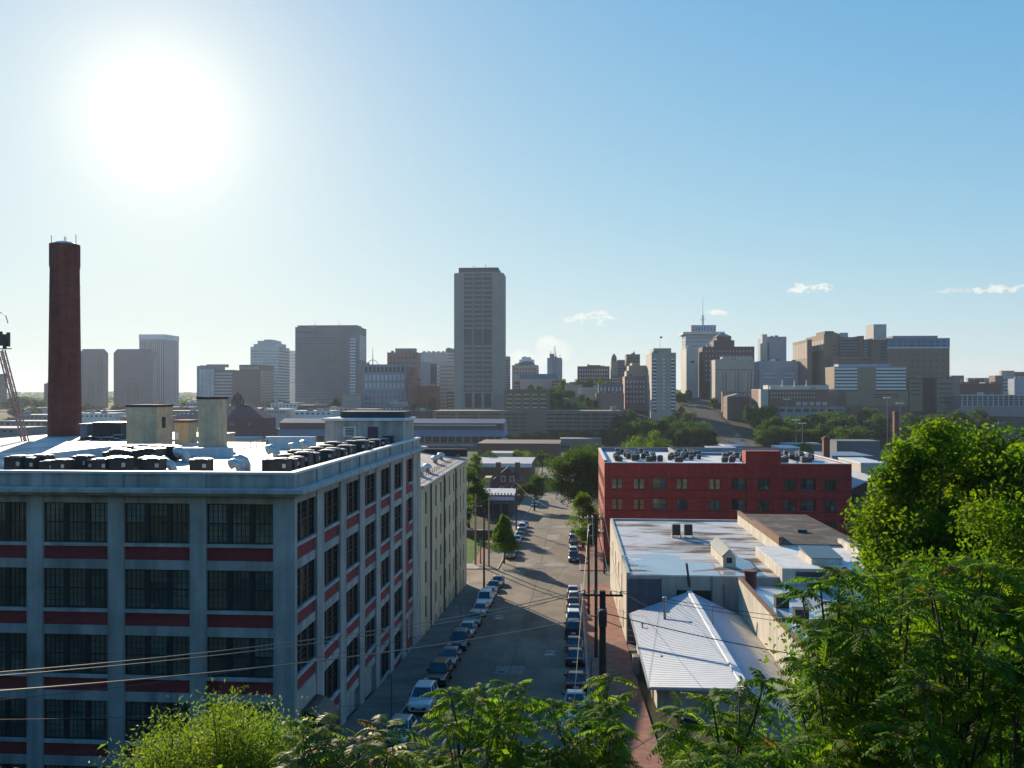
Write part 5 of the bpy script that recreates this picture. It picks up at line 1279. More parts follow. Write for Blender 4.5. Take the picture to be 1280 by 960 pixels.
t = tower('office_building', 'rose brick block with stepped top behind the gridded glass block', 484, 522, 526, 441, 1050, 'rose_brick', cat='office building'); grid(t, 'F', 7, 7, 444, 490, 'far_glass_brown', .45, .5); u = tower('', '', 494, 519, 521, 436, 1055, 'precast_grey', base=441, parent=t, part='roof_block')
t = tower('office_building', 'narrow dark red strip building beside the gridded block', 509, 516, 521, 459, 880, 'brick_brownred', cat='office building'); bands(t, 'F', 9, 462, 505, 'far_glass_brown', .4, .2, .8)
t = tower('office_building', 'pale crenellated slab left of the tall banded tower', 526, 557, 558, 441, 1250, 'stone_pale', cat='office building'); ribs(t, 'F', 9, 444, 455, 'far_glass_pale', .5)
for i in range(5): tower('', '', 528 + i * 6, 531.5 + i * 6, 531.5 + i * 6, 439, 1252, 'stone_pale', base=441, parent=t, part='parapet_block', depth=6, cap=False)
t = tower('office_building', 'plain mauve windowless slab in front of the crenellated one', 526, 537, 537.5, 453, 1000, 'stone_lilac', cat='office building')
t = tower('office_building', 'grey block with vertical bays between mauve and pale slabs', 537, 546, 547, 455, 1050, 'slate_far', cat='office building'); ribs(t, 'F', 3, 457, 490, 'far_glass', .5)
t = tower('apartment_tower', 'pale slab with small dotted windows left of the tall banded tower', 546, 568, 569, 453, 930, 'stone_pale', cat='apartment tower'); grid(t, 'F', 7, 12, 456, 512, 'far_glass', .45, .45, .2, .98); bands(t, 'F', 12, 456, 512, 'far_white', .4, .01, .12)
t = tower('office_building', 'dark roofed terrace behind the pale dotted slab top', 557, 569, 569, 437, 1260, 'slate_far', cat='office building'); bands(t, 'F', 3, 440, 452, 'far_glass_pale')
t = tower('brick_building', 'red and tan row of low brick buildings below the pale slabs', 510, 545, 547, 483, 900, 'brick_brownred', cat='building', depth=25); grid(t, 'F', 6, 4, 486, 508, 'far_glass_brown', .4, .5)
t = tower('brick_building', 'dark glass ended brick block at the foot of the tall tower', 559, 567.5, 568, 490, 850, 'brick_dark', cat='building'); bands(t, 'F', 5, 491, 512, 'painted_glow', .4, .1, .9)

# --- the tall banded tower
def tall():
    d = 815; y0 = W(600, 500, d).y; x0, x1 = xy(567.5, y0 + 8), xy(629.5, y0 + 8); ch = 8.5; y1 = y0 + 44; zt = zz(340, d); zb = ground(x0, y0) - 1; off = ((x0 + x1) / 2, y0, zb)
    T = thing('office_tower', 'tallest tower, concrete with dark window bands and chamfered corners', 'office tower', off)
    poly = [(x0 + ch, y0), (x1 - ch, y0), (x1, y0 + ch), (x1, y1 - ch), (x1 - ch, y1), (x0 + ch, y1), (x0, y1 - ch), (x0, y0 + ch)]
    sm('tall_concrete', (.33, .295, .26), .08, .08)
    m = MB(); m.prism(poly, zb, zt); m.build('wall', MATS['tall_concrete'], T, off)
    cx = (x0 + x1) / 2; s = .72
    m = MB(); m.box(x0 + 5, y0 + 5, zt, x1 - 5, y1 - 5, zz(333.5, d)); m.build('roof_crown', MATS['concrete_dark'], T, off)
    for px, pt in ((592, 329), (594, 331), (607, 328), (611, 331.5)):
        c = W(px, 334, d + 12); m = MB(); m.tube([c, (c.x, c.y, zz(pt, d))], .25, 6); m.build('antenna', MATS['metal_grey'], T, off)
    a, b = xy(579.5, y0), xy(615.5, y0); cw = (b - a) / 3
    t = B(); t.x0, t.x1, t.y0, t.y1, t.z1, t.d, t.T, t.off = a, b, y0, y1, zt, d, T, off
    m = MB(); m.box(a - .2, y0 - .05, zz(490, d), b + .2, y0 - .01, zz(342, d)); m.build('bay_panel', MATS['concrete_dark'], T, off)
    for i in range(4):
        m = MB(); xx = a + cw * i; m.box(xx - .55, y0 - .45, zb, xx + .55, y0 - .06, zz(341, d)); m.build('bay_mullion', MATS['tall_concrete'], T, off)
    grid(t, 'F', 3, 12, 342.5, 413, 'tall_concrete', .78, .32, 0, 1, 'spandrel_panel', pr=.3); grid(t, 'F', 3, 10, 429.5, 489, 'tall_concrete', .78, .32, 0, 1, 'spandrel_panel', pr=.3)
    grid(t, 'F', 3, 12, 342.5, 413, 'far_glass', .76, .34, 0, 1, 'window', pr=.16)
    grid(t, 'F', 3, 1, 491, 510, 'far_dark', .72, .96, 0, 1, 'base_opening', pr=.1)
tall()
# --- car park decks right of and below it
t = tower('parking_garage', 'open concrete deck block with bays painted a glowing yellow beside the tall tower', 630, 686, 687, 488.5, 760, 'concrete_brown', cat='parking garage', depth=28, base=515, cap=False)
u = tower('', '', 629, 687, 688, 486.5, 758, 'concrete_brown', base=489, parent=t, part='roof_slab', depth=30, cap=False)
grid(t, 'F', 5, 4, 490.5, 512, 'painted_glow', .6, .35, .03, .97, 'deck_opening'); grid(t, 'F', 5, 4, 493.5, 515, 'far_dark', .64, .3, .03, .97, 'deck_shadow_gap')
t = tower('parking_garage', 'long low concrete parking garage with dark slots above the train shed', 541, 541, 777, 514, 700, 'concrete_brown', cat='parking garage', depth=45)
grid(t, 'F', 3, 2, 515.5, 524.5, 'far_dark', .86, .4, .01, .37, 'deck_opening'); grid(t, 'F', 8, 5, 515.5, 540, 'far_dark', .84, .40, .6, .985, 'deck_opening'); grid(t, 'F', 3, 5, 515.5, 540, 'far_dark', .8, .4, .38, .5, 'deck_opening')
u = tower('', '', 651, 663, 663.5, 512, 699, 'concrete_brown', parent=t, part='stair_core', depth=10); u = tower('', '', 763, 764, 771, 509, 705, 'precast_grey', base=514.5, parent=t, part='stair_head', depth=8)
# --- right of the tall tower
t = tower('apartment_tower', 'sliver of grey tower peeping right of the tallest tower', 626, 636, 638, 446, 960, 'stone_lilac', cat='apartment tower'); bands(t, 'F', 12, 449, 490, 'far_glass', .4)
t = tower('domed_building', 'buff building with low dome beside the tallest tower', 640, 672, 673.5, 457, 1150, 'stone_buff', cat='building'); grid(t, 'F', 8, 3, 459, 473, 'far_glass_brown', .4, .5)
mb = MB(); c = W(657, 457, 1165); mb.lathe((c.x, c.y, c.z), [(14, 0), (12, 3), (8, 5.5), (3, 6.6), (.2, 6.8)], 20); mb.build('dome', MATS['slate_far'], t.T, t.off, smooth=True)
t = tower('office_building', 'pale stepped block far behind the low dome', 652, 663, 664, 447, 1500, 'far_white', cat='office building'); u = tower('', '', 649, 667, 668, 450, 1501, 'far_white', parent=t, part='lower_step')
t = tower('office_building', 'long pale low block with blue roof below the dome', 650, 695, 697, 473, 1000, 'stone_pale', cat='office building'); u = tower('', '', 649.6, 695.4, 697, 468, 999, 'teal_band', base=473, parent=t, part='roof_storey')
t = tower('office_tower', 'plain grey tower crowded with antennas on its roof', 684, 702, 707, 448, 1100, 'stone_lilac'); u = tower('', '', 687, 692, 693, 443, 1102, 'precast_grey', base=448, parent=t, part='lift_head'); ribs(t, 'F', 1, 449, 470, 'precast_grey', .3)
for px, pt in ((688, 438), (690, 440), (692.5, 433), (694, 432), (695, 439), (700, 442)): mastp(t, px, pt, 447, .45)
t = tower('brick_building', 'long brick hotel row behind trees on the hill crest', 721, 722, 762, 458.5, 1100, 'brick_brownred', cat='building'); grid(t, 'F', 12, 4, 460, 480, 'far_glass_pale', .45, .5); u = tower('', '', 735, 736, 751, 457, 1102, 'brick_brownred', base=459, parent=t, part='roof_block')
t = tower('domed_building', 'slender buff tower with rounded cupola on the hill crest', 763, 764, 772, 452, 1080, 'stone_buff', cat='tower'); mb = MB(); c = W(767.5, 452, 1086); mb.lathe((c.x, c.y, c.z), [(3.6, 0), (3.6, 3.5), (3.0, 6.5), (1.6, 8.5), (.2, 10.5)], 14); mb.build('cupola', MATS['slate_far'], t.T, t.off, smooth=True)
t = tower('office_building', 'dark mauve block with thin flue behind the terraced building', 781, 783, 800, 443.5, 1050, 'brown_precast', cat='office building'); bands(t, 'F', 8, 446, 480, 'far_glass_brown', .4); mastp(t, 792.5, 438.5, 444, .9)
t = tower('office_building', 'narrow slate block between cupola tower and dark mauve block', 771, 772, 782, 450.5, 1120, 'slate_far', cat='office building'); bands(t, 'F', 8, 452, 480, 'far_glass', .4)
t = tower('brick_building', 'stepped tan and brick terraced block left of the tan apartment tower', 778, 781, 808, 471, 860, 'rose_brick', cat='building', depth=40); grid(t, 'F', 6, 5, 474, 505, 'far_white', .42, .42)
for a, b, tp in ((783, 808, 464), (786, 808, 457.5), (790, 800, 454)): u = tower('', '', a - 2, a, b, tp, 862, 'stone_buff', base=471.5, parent=t, part='terrace_step', depth=34)
t = tower('brick_building', 'low mauve brick block with grey louvred storey left of the terraced block', 745, 745, 780, 492, 840, 'rose_brick', cat='building', depth=20); u = tower('', '', 748, 748, 779, 480.5, 850, 'slate_far', base=492.5, parent=t, part='louvred_storey'); grid(u, 'F', 6, 1, 483, 490, 'far_white', .3, .7)
t = tower('stone_building', 'small cream sunlit building on the grassy hill edge', 722, 724, 752, 485, 880, 'cream_stone', cat='building', depth=16); grid(t, 'F', 6, 2, 486.5, 494, 'stone_buff', .4, .5)
t = tower('stone_building', 'low buff pavilion half hidden by trees near the sunlit building', 706, 706, 728, 481.5, 930, 'stone_buff', cat='building')
t = tower('apartment_tower', 'tan apartment tower with white balcony columns and roof flag', 807, 814.5, 845, 441.5, 800, 'precast_tan', cat='apartment tower')
u = tower('', '', 812, 817, 839, 436, 805, 'precast_tan', base=441.5, parent=t, part='roof_block')
for a, b in ((.05, .19), (.46, .54), (.80, .95)): bands(t, 'F', 15, 447, 513, 'far_white', .45, a, b, 'balcony'); 
for a, b in ((.05, .19), (.80, .95)): bands(t, 'F', 15, 449.2, 515.2, 'far_glass', .4, a, b, 'window')
p = mastp(t, 825, 420, 437, .18, 'flagpole'); mb = MB(); c = W(825, 421, 804); mb.box(c.x, c.y, c.z - 1.2, c.x + 2.2, c.y + .1, c.z + .3); mb.build('flag', MATS['far_dark'], p, t.off)
# --- city hall tower
t = tower('office_tower', 'pale tower with overhanging top slab and tall mast', 853.5, 857, 902, 418, 1150, 'pale_blue', depth=40)
grid(t, 'F', 14, 7, 420, 455, 'far_glass_blue', .6, .45); bands(t, 'S', 12, 420, 470, 'far_glass', .45)
u = tower('', '', 850, 854, 906, 414.8, 1145, 'precast_white', base=417.6, parent=t, part='top_slab', depth=48, cap=False); u = tower('', '', 862, 864, 895, 407, 1160, 'pale_blue', base=415, parent=t, part='upper_block', depth=26); ribs(u, 'F', 8, 408.5, 413.5, 'far_glass_blue', .6)
mb = MB(); c = W(878.5, 407, 1172); tp = lambda py: (c.x, c.y, zz(py, 1172)); mb.tube([tp(407), tp(394)], [1.6, 1.0], 8); mb.tube([tp(394), tp(369)], [.5, .15], 6)
for py, r in ((399, 4), (401, 2.5), (396, 2)): q = Vector(tp(py)); mb.tube([q - Vector((r, 0, 0)), q + Vector((r, 0, 0))], .4, 6)
for k in range(4): q = Vector(tp(395 + k * 3)); mb.lathe(tuple(q), [(1.8, 0), (1.8, .6)], 8)
mb.build('mast', MATS['metal_pale'], t.T, t.off)
t = tower('office_tower', 'slim pale stone slab left of the dark stepped tower', 851, 858, 873, 435, 1000, 'stone_pale'); bands(t, 'S', 8, 445, 490, 'far_glass_brown', .4); u = tower('', '', 851, 858, 860, 447, 999, 'stone_pale', parent=t, part='lower_wing'); mb = MB(); mb.box(xy(863, t.y0), t.y0 - .1, zz(454, 1000), xy(868, t.y0), t.y0 - .01, zz(451, 1000)); mb.build('vent', MATS['far_dark'], t.T, t.off)
t = tower('stepped_tower', 'dark brown stepped tower with blue green pyramid roof', 873, 878, 943, 434, 1010, 'brick_dark', depth=40); grid(t, 'F', 14, 7, 436, 478, 'stone_buff', .32, .38)
for a, b, tp_ in ((892, 918, 426), (896, 914, 421)): u = tower('', '', a - 2, a, b, tp_, 1015, 'brick_dark', base=434.5, parent=t, part='stepped_top', depth=30)
mb = MB(); x0, x1 = xy(895, u.y0), xy(915, u.y0); z0, z1 = zz(421, 1015), zz(415.5, 1015); xm, ym = (x0 + x1) / 2, u.y0 + 14; mb.hexa([(x0, u.y0, z0), (x1, u.y0, z0), (x1, u.y0 + 28, z0), (x0, u.y0 + 28, z0), (xm - 2, ym - 2, z1), (xm + 2, ym - 2, z1), (xm + 2, ym + 2, z1), (xm - 2, ym + 2, z1)]); mb.build('pyramid_roof', MATS['verdigris'], t.T, t.off)
t = tower('stone_building', 'pale buff hall with pilasters in front of the dark stepped tower', 889, 894, 943, 450, 930, 'precast_tan', cat='office building', depth=35); u = tower('', '', 900, 903, 941, 446.5, 935, 'stone_pale', base=450.5, parent=t, part='attic'); ribs(t, 'F', 9, 465, 488, 'band_stone', .5); bands(t, 'F', 1, 461.5, 463, 'concrete_brown', 1.0)
t = tower('office_tower', 'smooth pale lilac slab tower with stair shaft, right of the pyramid roof', 939, 958, 983, 421.5, 1080, 'stone_lilac', depth=50); u = tower('', '', 951, 953, 959, 418.5, 1076, 'stone_pale', parent=t, part='stair_shaft', depth=12); mb = MB(); mb.box(xy(959.3, t.y0), t.y0 - .1, zz(470, 1080), xy(961.5, t.y0), t.y0 - .01, zz(428, 1080)); mb.build('window_strip', MATS['far_glass'], t.T, t.off)
t = tower('office_building', 'blocky pale blue grey hall with few slots below the lilac tower', 948, 949, 998, 452, 950, 'pale_blue', cat='office building', depth=30); bands(t, 'F', 2, 465, 474, 'far_white', .25, .12, .40); bands(t, 'F', 2, 465, 474, 'far_white', .25, .62, .9); u = tower('', '', 943, 944, 950, 462, 952, 'blue_grey', parent=t, part='link_wing')
mb = MB(); c = W(966, 452, 962)
mb.lathe((c.x, c.y, c.z), [(3.4, 0), (3.0, 1.5), (1.5, 2.6), (.1, 3.0)], 14); mb.build('roof_dome', MATS['far_white'], t.T, t.off, smooth=True)
t = tower('brick_house', 'small dark red gabled brick building by the hill avenue', 903, 909, 937, 496, 800, 'brick_brownred', cat='building', depth=22, cap=False); mb = MB(); x0, x1, y0, y1, z = t.x0, t.x1, t.y0, t.y1, t.z1; xm = (x0 + x1) / 2
mb.poly([(x0, y0, z), (x1, y0, z), (xm, y0, z + 3)]); mb.poly([(x0, y0, z), (xm, y0, z + 3), (xm, y1, z + 3), (x0, y1, z)]); mb.poly([(x1, y1, z), (xm, y1, z + 3), (xm, y0, z + 3), (x1, y0, z)]); mb.build('roof', MATS['precast_grey'], t.T, t.off); grid(t, 'S', 2, 2, 499, 509, 'far_glass_pale', .5, .6)
t = tower('brick_building', 'pale teal roofed brick row behind the small gabled brick building', 902, 903, 940, 490, 850, 'rose_brick', cat='building', capm='verdigris'); grid(t, 'F', 7, 1, 491, 496, 'far_glass_pale', .4, .6)
t = tower('brick_hall', 'long brick hall with cream roof plant above the white arcade', 941, 951, 1037, 487, 760, 'brick_brownred', cat='building', depth=40, capm='cream_stone')
u = tower('', '', 950, 951, 960, 487.2, 758, 'stone_pale', parent=t, part='stone_corner', depth=10, cap=False); grid(t, 'F', 16, 2, 489, 499, 'stone_pale', .4, .45, .14, .8, 'window'); grid(t, 'F', 5, 1, 502, 507, 'stone_pale', .7, .9, .5, .98, 'bay_window')
u = tower('', '', 958, 960, 1036, 482, 770, 'cream_stone', base=487, parent=t, part='roof_plant', depth=20)
for px in (978, 993, 1008): mastp(t, px, 475, 483, .7, 'flue', 'far_white')
u = tower('', '', 958, 960, 1056, 509, 752, 'precast_grey', parent=t, part='arcade_storey', depth=6); grid(u, 'F', 9, 1, 511, 515, 'far_glass', .7, .9, .02, .98, 'arcade_opening')
# --- hospital hill
t = tower('hospital_building', 'brown many stepped hospital complex with sunlit ribbed flank', 1000, 1030, 1050, 418, 900, 'concrete_brown', cat='hospital', depth=70)
u = tower('', '', 993, 1009, 1015, 425, 915, 'concrete_brown', parent=t, part='lower_wing', depth=60); 
u2 = tower('', '', 1020, 1031, 1042, 414.5, 905, 'brown_precast', base=418.5, parent=t, part='roof_block')
grid(t, 'S', 6, 1, 424, 438, 'stone_buff', .8, .95, .02, .98, 'precast_fin'); grid(u, 'S', 5, 1, 428, 448, 'stone_buff', .8, .95, .02, .98, 'precast_fin'); bands(t, 'F', 6, 430, 460, 'far_dark', .28, .55, .8)
u = tower('', '', 1048, 1050, 1076, 422, 895, 'slate_far', parent=t, part='glass_wing', depth=30); bands(u, 'F', 6, 424, 446, 'far_glass', .45)
u = tower('', '', 1072, 1073, 1080, 420.5, 893, 'brown_precast', parent=t, part='stair_core', depth=30); u = tower('', '', 1040, 1042, 1096, 447, 885, 'concrete_brown', parent=t, part='podium', depth=10); bands(u, 'F', 2, 448, 456, 'far_glass', .35, .1, .9)
u = tower('', '', 1079, 1080, 1090, 425, 894, 'teal_band', parent=t, part='glass_stair', depth=20); bands(u, 'F', 6, 427, 448, 'far_glass_pale', .3)
u = tower('', '', 1048, 1050, 1060, 416.5, 905, 'pale_blue', base=422, parent=t, part='water_tank', depth=12)
t = tower('hospital_building', 'huge tan brick hospital block with blue top storeys', 1105, 1109, 1187, 435, 880, 'hosp_tan', cat='hospital', depth=50)
u = tower('', '', 1108, 1109, 1187.3, 423.5, 879.5, 'teal_band', base=434.5, parent=t, part='blue_storey', depth=50); grid(u, 'F', 9, 2, 425, 434, 'far_glass', .35, .35); bands(u, 'F', 1, 434, 435.4, 'far_white', 1.0, 0, 1)
grid(t, 'F', 9, 4, 440, 470, 'far_glass', .22, .16, .05, .95); u = tower('', '', 1115, 1116, 1172, 420.5, 885, 'precast_grey', base=424, parent=t, part='roof_plant', depth=20)
u = tower('', '', 1088, 1090, 1109, 425, 882, 'brown_precast', parent=t, part='link_block', depth=40); bands(u, 'F', 8, 428, 460, 'far_glass', .35, .55, .9)
u = tower('', '', 1084, 1092, 1108, 406, 878, 'stone_pale', base=425, parent=t, part='lift_shaft', depth=24)
t = tower('office_building', 'white banded twin winged clinic with tan central panel', 1038, 1043, 1133, 459, 820, 'hosp_beige', cat='clinic', depth=30, capm='pale_blue')
bands(t, 'F', 7, 459, 488, 'far_white', .58, .01, .32, 'white_band'); bands(t, 'F', 7, 461.2, 490.2, 'far_glass', .34, .01, .32); bands(t, 'F', 7, 459, 488, 'far_white', .58, .58, .995, 'white_band'); bands(t, 'F', 7, 461.2, 490.2, 'far_glass', .34, .58, .995)
u = tower('', '', 1046, 1048, 1112, 455.5, 828, 'pale_blue', base=459, parent=t, part='roof_plant', depth=14)
u = tower('', '', 1056, 1058, 1135, 489.5, 808, 'hosp_beige', parent=t, part='podium', depth=12); bands(u, 'F', 2, 492, 498, 'far_glass', .4, .45, .85); u = tower('', '', 1062, 1063, 1135, 508, 800, 'brick_brownred', parent=t, part='brick_base', depth=6)
t = tower('parking_garage', 'buff parking deck with dark slots right of the clinic', 1168, 1171, 1200, 474, 840, 'hosp_beige', cat='parking garage', depth=30); bands(t, 'F', 5, 477, 506, 'far_dark', .3, .05, .7, 'deck_opening')
t = tower('brick_building', 'dark red brick block between clinic and buff parking deck', 1133, 1136, 1170, 473, 850, 'brick_dark', cat='building', depth=25); u = tower('', '', 1135, 1137, 1153, 474, 846, 'hosp_beige', parent=t, part='concrete_wing', depth=20); bands(u, 'F', 4, 477, 495, 'far_dark', .3, .1, .9)
t = tower('brick_building', 'low dark red brick hall far right below the skyline', 1198, 1199, 1252, 480, 900, 'brick_brownred', cat='building', depth=25)
t = tower('parking_garage', 'long low blue white parking garage far right above the big tree', 1199, 1199.5, 1290, 494, 820, 'precast_grey', cat='parking garage', depth=30, capm='far_white'); bands(t, 'F', 4, 495, 507, 'far_glass', .5, .0, 1, 'deck_opening'); grid(t, 'F', 14, 1, 494.5, 508, 'far_white', .12, 1, 0, 1, 'pier', pr=.2)
t = tower('office_building', 'buff and blue stepped block at the far right edge', 1250, 1252, 1268, 464, 1150, 'stone_buff', cat='office building'); u = tower('', '', 1252, 1253, 1280, 471, 1140, 'pale_blue', parent=t, part='lower_wing'); bands(u, 'F', 4, 473, 490, 'far_glass', .4)
t = tower('brick_building', 'rusty brick block at the far right edge above the garage', 1262, 1264, 1290, 465.5, 1200, 'brick_brownred', cat='building'); bands(t, 'F', 3, 468, 480, 'far_glass_brown', .4)
t = tower('brick_building', 'small pink brick block on skyline right of the huge hospital', 1188, 1189, 1205, 470, 1100, 'rose_brick', cat='building'); t = tower('brick_building', 'low cream and brick roofs on skyline before the right edge', 1209, 1210, 1240, 473, 1120, 'stone_buff', cat='building'); grid(t, 'F', 6, 1, 475, 479, 'far_glass_brown', .5, .6)

# --- train shed with clerestory
def train_shed():
    d = 610; y0 = W(630, 540, d).y; x1 = xy(630, y0); x0 = xy(346, y0); z0 = ground(x1, y0); off = (x1, y0, z0); w = 34
    T = thing('train_shed', 'long blue metal train shed with clerestory roof on columns', 'train shed', off)
    Z = lambda py: zz(py, d)
    m = MB()
    m.hexa([(x0, y0, Z(546)), (x1, y0, Z(546)), (x1, y0 + 6, Z(538.5)), (x0, y0 + 6, Z(538.5)), (x0, y0, Z(545.4)), (x1, y0, Z(545.4)), (x1, y0 + 6, Z(537.9)), (x0, y0 + 6, Z(537.9))])
    m.hexa([(x0, y0 + w - 6, Z(538.5)), (x1, y0 + w - 6, Z(538.5)), (x1, y0 + w, Z(546)), (x0, y0 + w, Z(546)), (x0, y0 + w - 6, Z(537.9)), (x1, y0 + w - 6, Z(537.9)), (x1, y0 + w, Z(545.4)), (x0, y0 + w, Z(545.4))])
    m.build('lower_roof', MATS['shed_metal'], T, off)
    m = MB(); m.box(x0, y0 + 6.2, Z(538.5), x1 - 3, y0 + w - 6.2, Z(530)); m.build('clerestory', MATS['far_dark'], T, off)
    p = None
    m = MB(); m.box(x0 + 60, y0 + 6.05, Z(532.6), x1 - 6, y0 + 6.18, Z(531.4)); m.build('clerestory_glass', MATS['far_white'], T, off)
    m = MB(); ym = y0 + w / 2
    for a, b, za, zb_ in ((y0 + 5, ym, Z(530), Z(525)), (ym, y0 + w - 5, Z(525), Z(530))): m.hexa([(x0, a, za), (x1, a, za), (x1, b, zb_), (x0, b, zb_), (x0, a, za + .4), (x1, a, za + .4), (x1, b, zb_ + .4), (x0, b, zb_ + .4)])
    m.build('upper_roof', MATS['shed_metal'], T, off)
    m = MB(); m.poly([(x1 + .05, y0, Z(546)), (x1 + .05, y0 + w, Z(546)), (x1 + .05, y0 + w - 6, Z(530)), (x1 + .05, ym, Z(525)), (x1 + .05, y0 + 6, Z(530))]); m.build('gable_end', MATS['pale_blue'], T, off)
    m = MB(); m.box(x0, y0 + .3, z0, x1, y0 + w, z0 + 3.2); m.build('platform', MATS['slate_far'], T, off)
    m = MB(); m.box(x0, y0 + 14, z0 + 3.2, x1 - 2, y0 + 14.4, Z(547)); m.build('back_wall', MATS['far_dark'], T, off)
    m = MB(); m.box(-.3, 0, 0, .3, .6, Z(546) - z0 - 3.2); p = None
    for i in range(30):
        l = (x0 + 1 + (x1 - x0 - 2) * i / 29 - off[0], .5, 3.2)
        if p is None: p = m.build('column', MATS['metal_grey'], T, loc=l)
        else: lk(p, T, l)
    m = MB(); m.box(x0, y0 + .4, Z(548.6), x1, y0 + .6, Z(547.6)); m.build('lattice_beam', MATS['metal_dark'], T, off)
    m = MB(); m.box(x0 + 88, y0 + .1, Z(557), x1 - 22, y0 + .28, Z(556)); m.build('platform_light_band', MATS['cream_stone'], T, off)
train_shed()
t = tower('signal_tower', 'pale square stone tower at the end of the train shed', 626, 634, 635.5, 549, 600, 'stone_pale', cat='tower'); grid(t, 'F', 2, 3, 551, 566, 'far_glass', .3, .4)
# --- station with steep red roof
def station():
    d = 560; y0 = W(305, 540, d).y; x0, x1 = xy(284, y0), xy(330, y0); z0 = ground(x0, y0) - 1; off = (x0, y0, z0); Z = lambda p: zz(p, d)
    T = thing('station_building', 'dark red station with steep hipped roof and arcaded cupola', 'station', off)
    m = MB(); m.box(x0, y0, z0, x1, y0 + 22, Z(523)); m.build('wall', MATS['station_red'], T, off)
    a, b = xy(291, y0), xy(304, y0)
    m = MB(); m.hexa([(x0 - .5, y0 - .5, Z(523)), (x1 + .5, y0 - .5, Z(523)), (x1 + .5, y0 + 22.5, Z(523)), (x0 - .5, y0 + 22.5, Z(523)), (a, y0 + 9, Z(506)), (b, y0 + 9, Z(506)), (b, y0 + 13, Z(506)), (a, y0 + 13, Z(506))]); m.build('roof', MATS['station_red'], T, off)
    c = W(297, 507, d + 11); k = MB(); k.box(c.x - 3.2, c.y - 3.2, Z(508), c.x + 3.2, c.y + 3.2, Z(505.5))
    for dx in (-2.7, -.9, .9, 2.7):
        for dy in (-2.7, 2.7): k.box(c.x + dx - .4, c.y + dy - .4, Z(505.5), c.x + dx + .4, c.y + dy + .4, Z(500))
    k.box(c.x - 3.4, c.y - 3.4, Z(500), c.x + 3.4, c.y + 3.4, Z(499)); q = k.build('cupola', MATS['station_red'], T, off)
    k = MB(); k.lathe((c.x, c.y, Z(499)), [(3.4, 0), (3.2, 1.4), (2.2, 3.0), (.5, 4.2), (.1, 5.4)], 12); k.build('dome', MATS['station_red'], q, off, smooth=True)
    for px in (289, 292, 312): 
        m = MB(); x = xy(px, y0); m.box(x - .5, y0 - 1.3, Z(532), x + .5, y0 - .01, Z(529)); m.build('dormer', MATS['precast_grey'], T, off)
station()
# --- low buildings of the valley, far left and centre
LOW = [(98, 143, 517, 900, 'far_white', 'pale low hall with trees before it right of the smokestack'), (150, 205, 521, 760, 'precast_grey', 'grey low shed behind the broad brick stair head'), (0, 58, 527, 640, 'slate_far', 'dark low shed roofs left of the smokestack'),
       (20, 60, 519, 800, 'precast_grey', 'grey low hall just left of the smokestack'), (205, 245, 514, 900, 'slate_far', 'dark low block behind the squat brick hut'), (100, 160, 536, 420, 'brick_dark', 'dark brick warehouse right behind the plant screen'),
       (330, 358, 512, 760, 'stone_pale', 'white low house rows right of the red station roof'), (338, 372, 504, 900, 'far_white', 'white gabled store between station and gridded block'), (372, 410, 507, 860, 'brick_dark', 'dark red mansard block before the broad slab'),
       (366, 416, 514, 760, 'far_white', 'long white banded low block above the train shed'), (412, 452, 509, 800, 'precast_grey', 'grey low block above rooftop penthouse'), (470, 505, 508, 780, 'slate_far', 'low dark block with pale box roof before gridded block'),
       (486, 504, 503, 850, 'stone_pale', 'pale cube block before gridded block'), (504, 541, 514, 760, 'brick_dark', 'dark low shops before the parking garage'), (250, 300, 507, 1000, 'rose_brick', 'rose low row behind the slim brick shaft'), (232, 262, 503, 1100, 'pale_blue', 'pale blue low hall below the glass office'),
       (440, 470, 512, 700, 'stone_lilac', 'lilac low block right above rooftop penthouse'), (-40, 20, 536, 420, 'precast_grey', 'grey roof at the left edge behind the mast')]
for i, (a, b, p, d, m_, l) in enumerate(LOW):
    t = tower('low_building', l, a, b, b, p, d, m_, cat='building', depth=26, capm=('precast_white', 'slate_far', 'precast_grey')[i % 3], group='low buildings of the valley'); grid(t, 'F', 7, 1, p + 1.6, p + 4.6, 'far_glass_brown' if m_ != 'slate_far' else 'far_glass_pale', .5, .7)
RL = random.Random(5)
lowlab = 'low hazy roof among the crowded warehouse roofs far left'
for i in range(34):
    px = RL.uniform(-20, 340); d = RL.uniform(420, 1250); w = RL.uniform(14, 40) * d / 1000; zr_ = ground(*W(px, 500, d).xy) + RL.uniform(5, 11)
    py = HY + (EYE - zr_) * F / d; t = tower('low_building', lowlab, px, px + w / d * F, px + w / d * F, py, d, RL.choice(('precast_grey', 'slate_far', 'brick_dark', 'stone_pale', 'brick_brownred')), cat='building', depth=RL.uniform(14, 34), capm=RL.choice(('far_white', 'precast_grey', 'slate_far', 'precast_white')), group='crowded roofs of the far left valley')
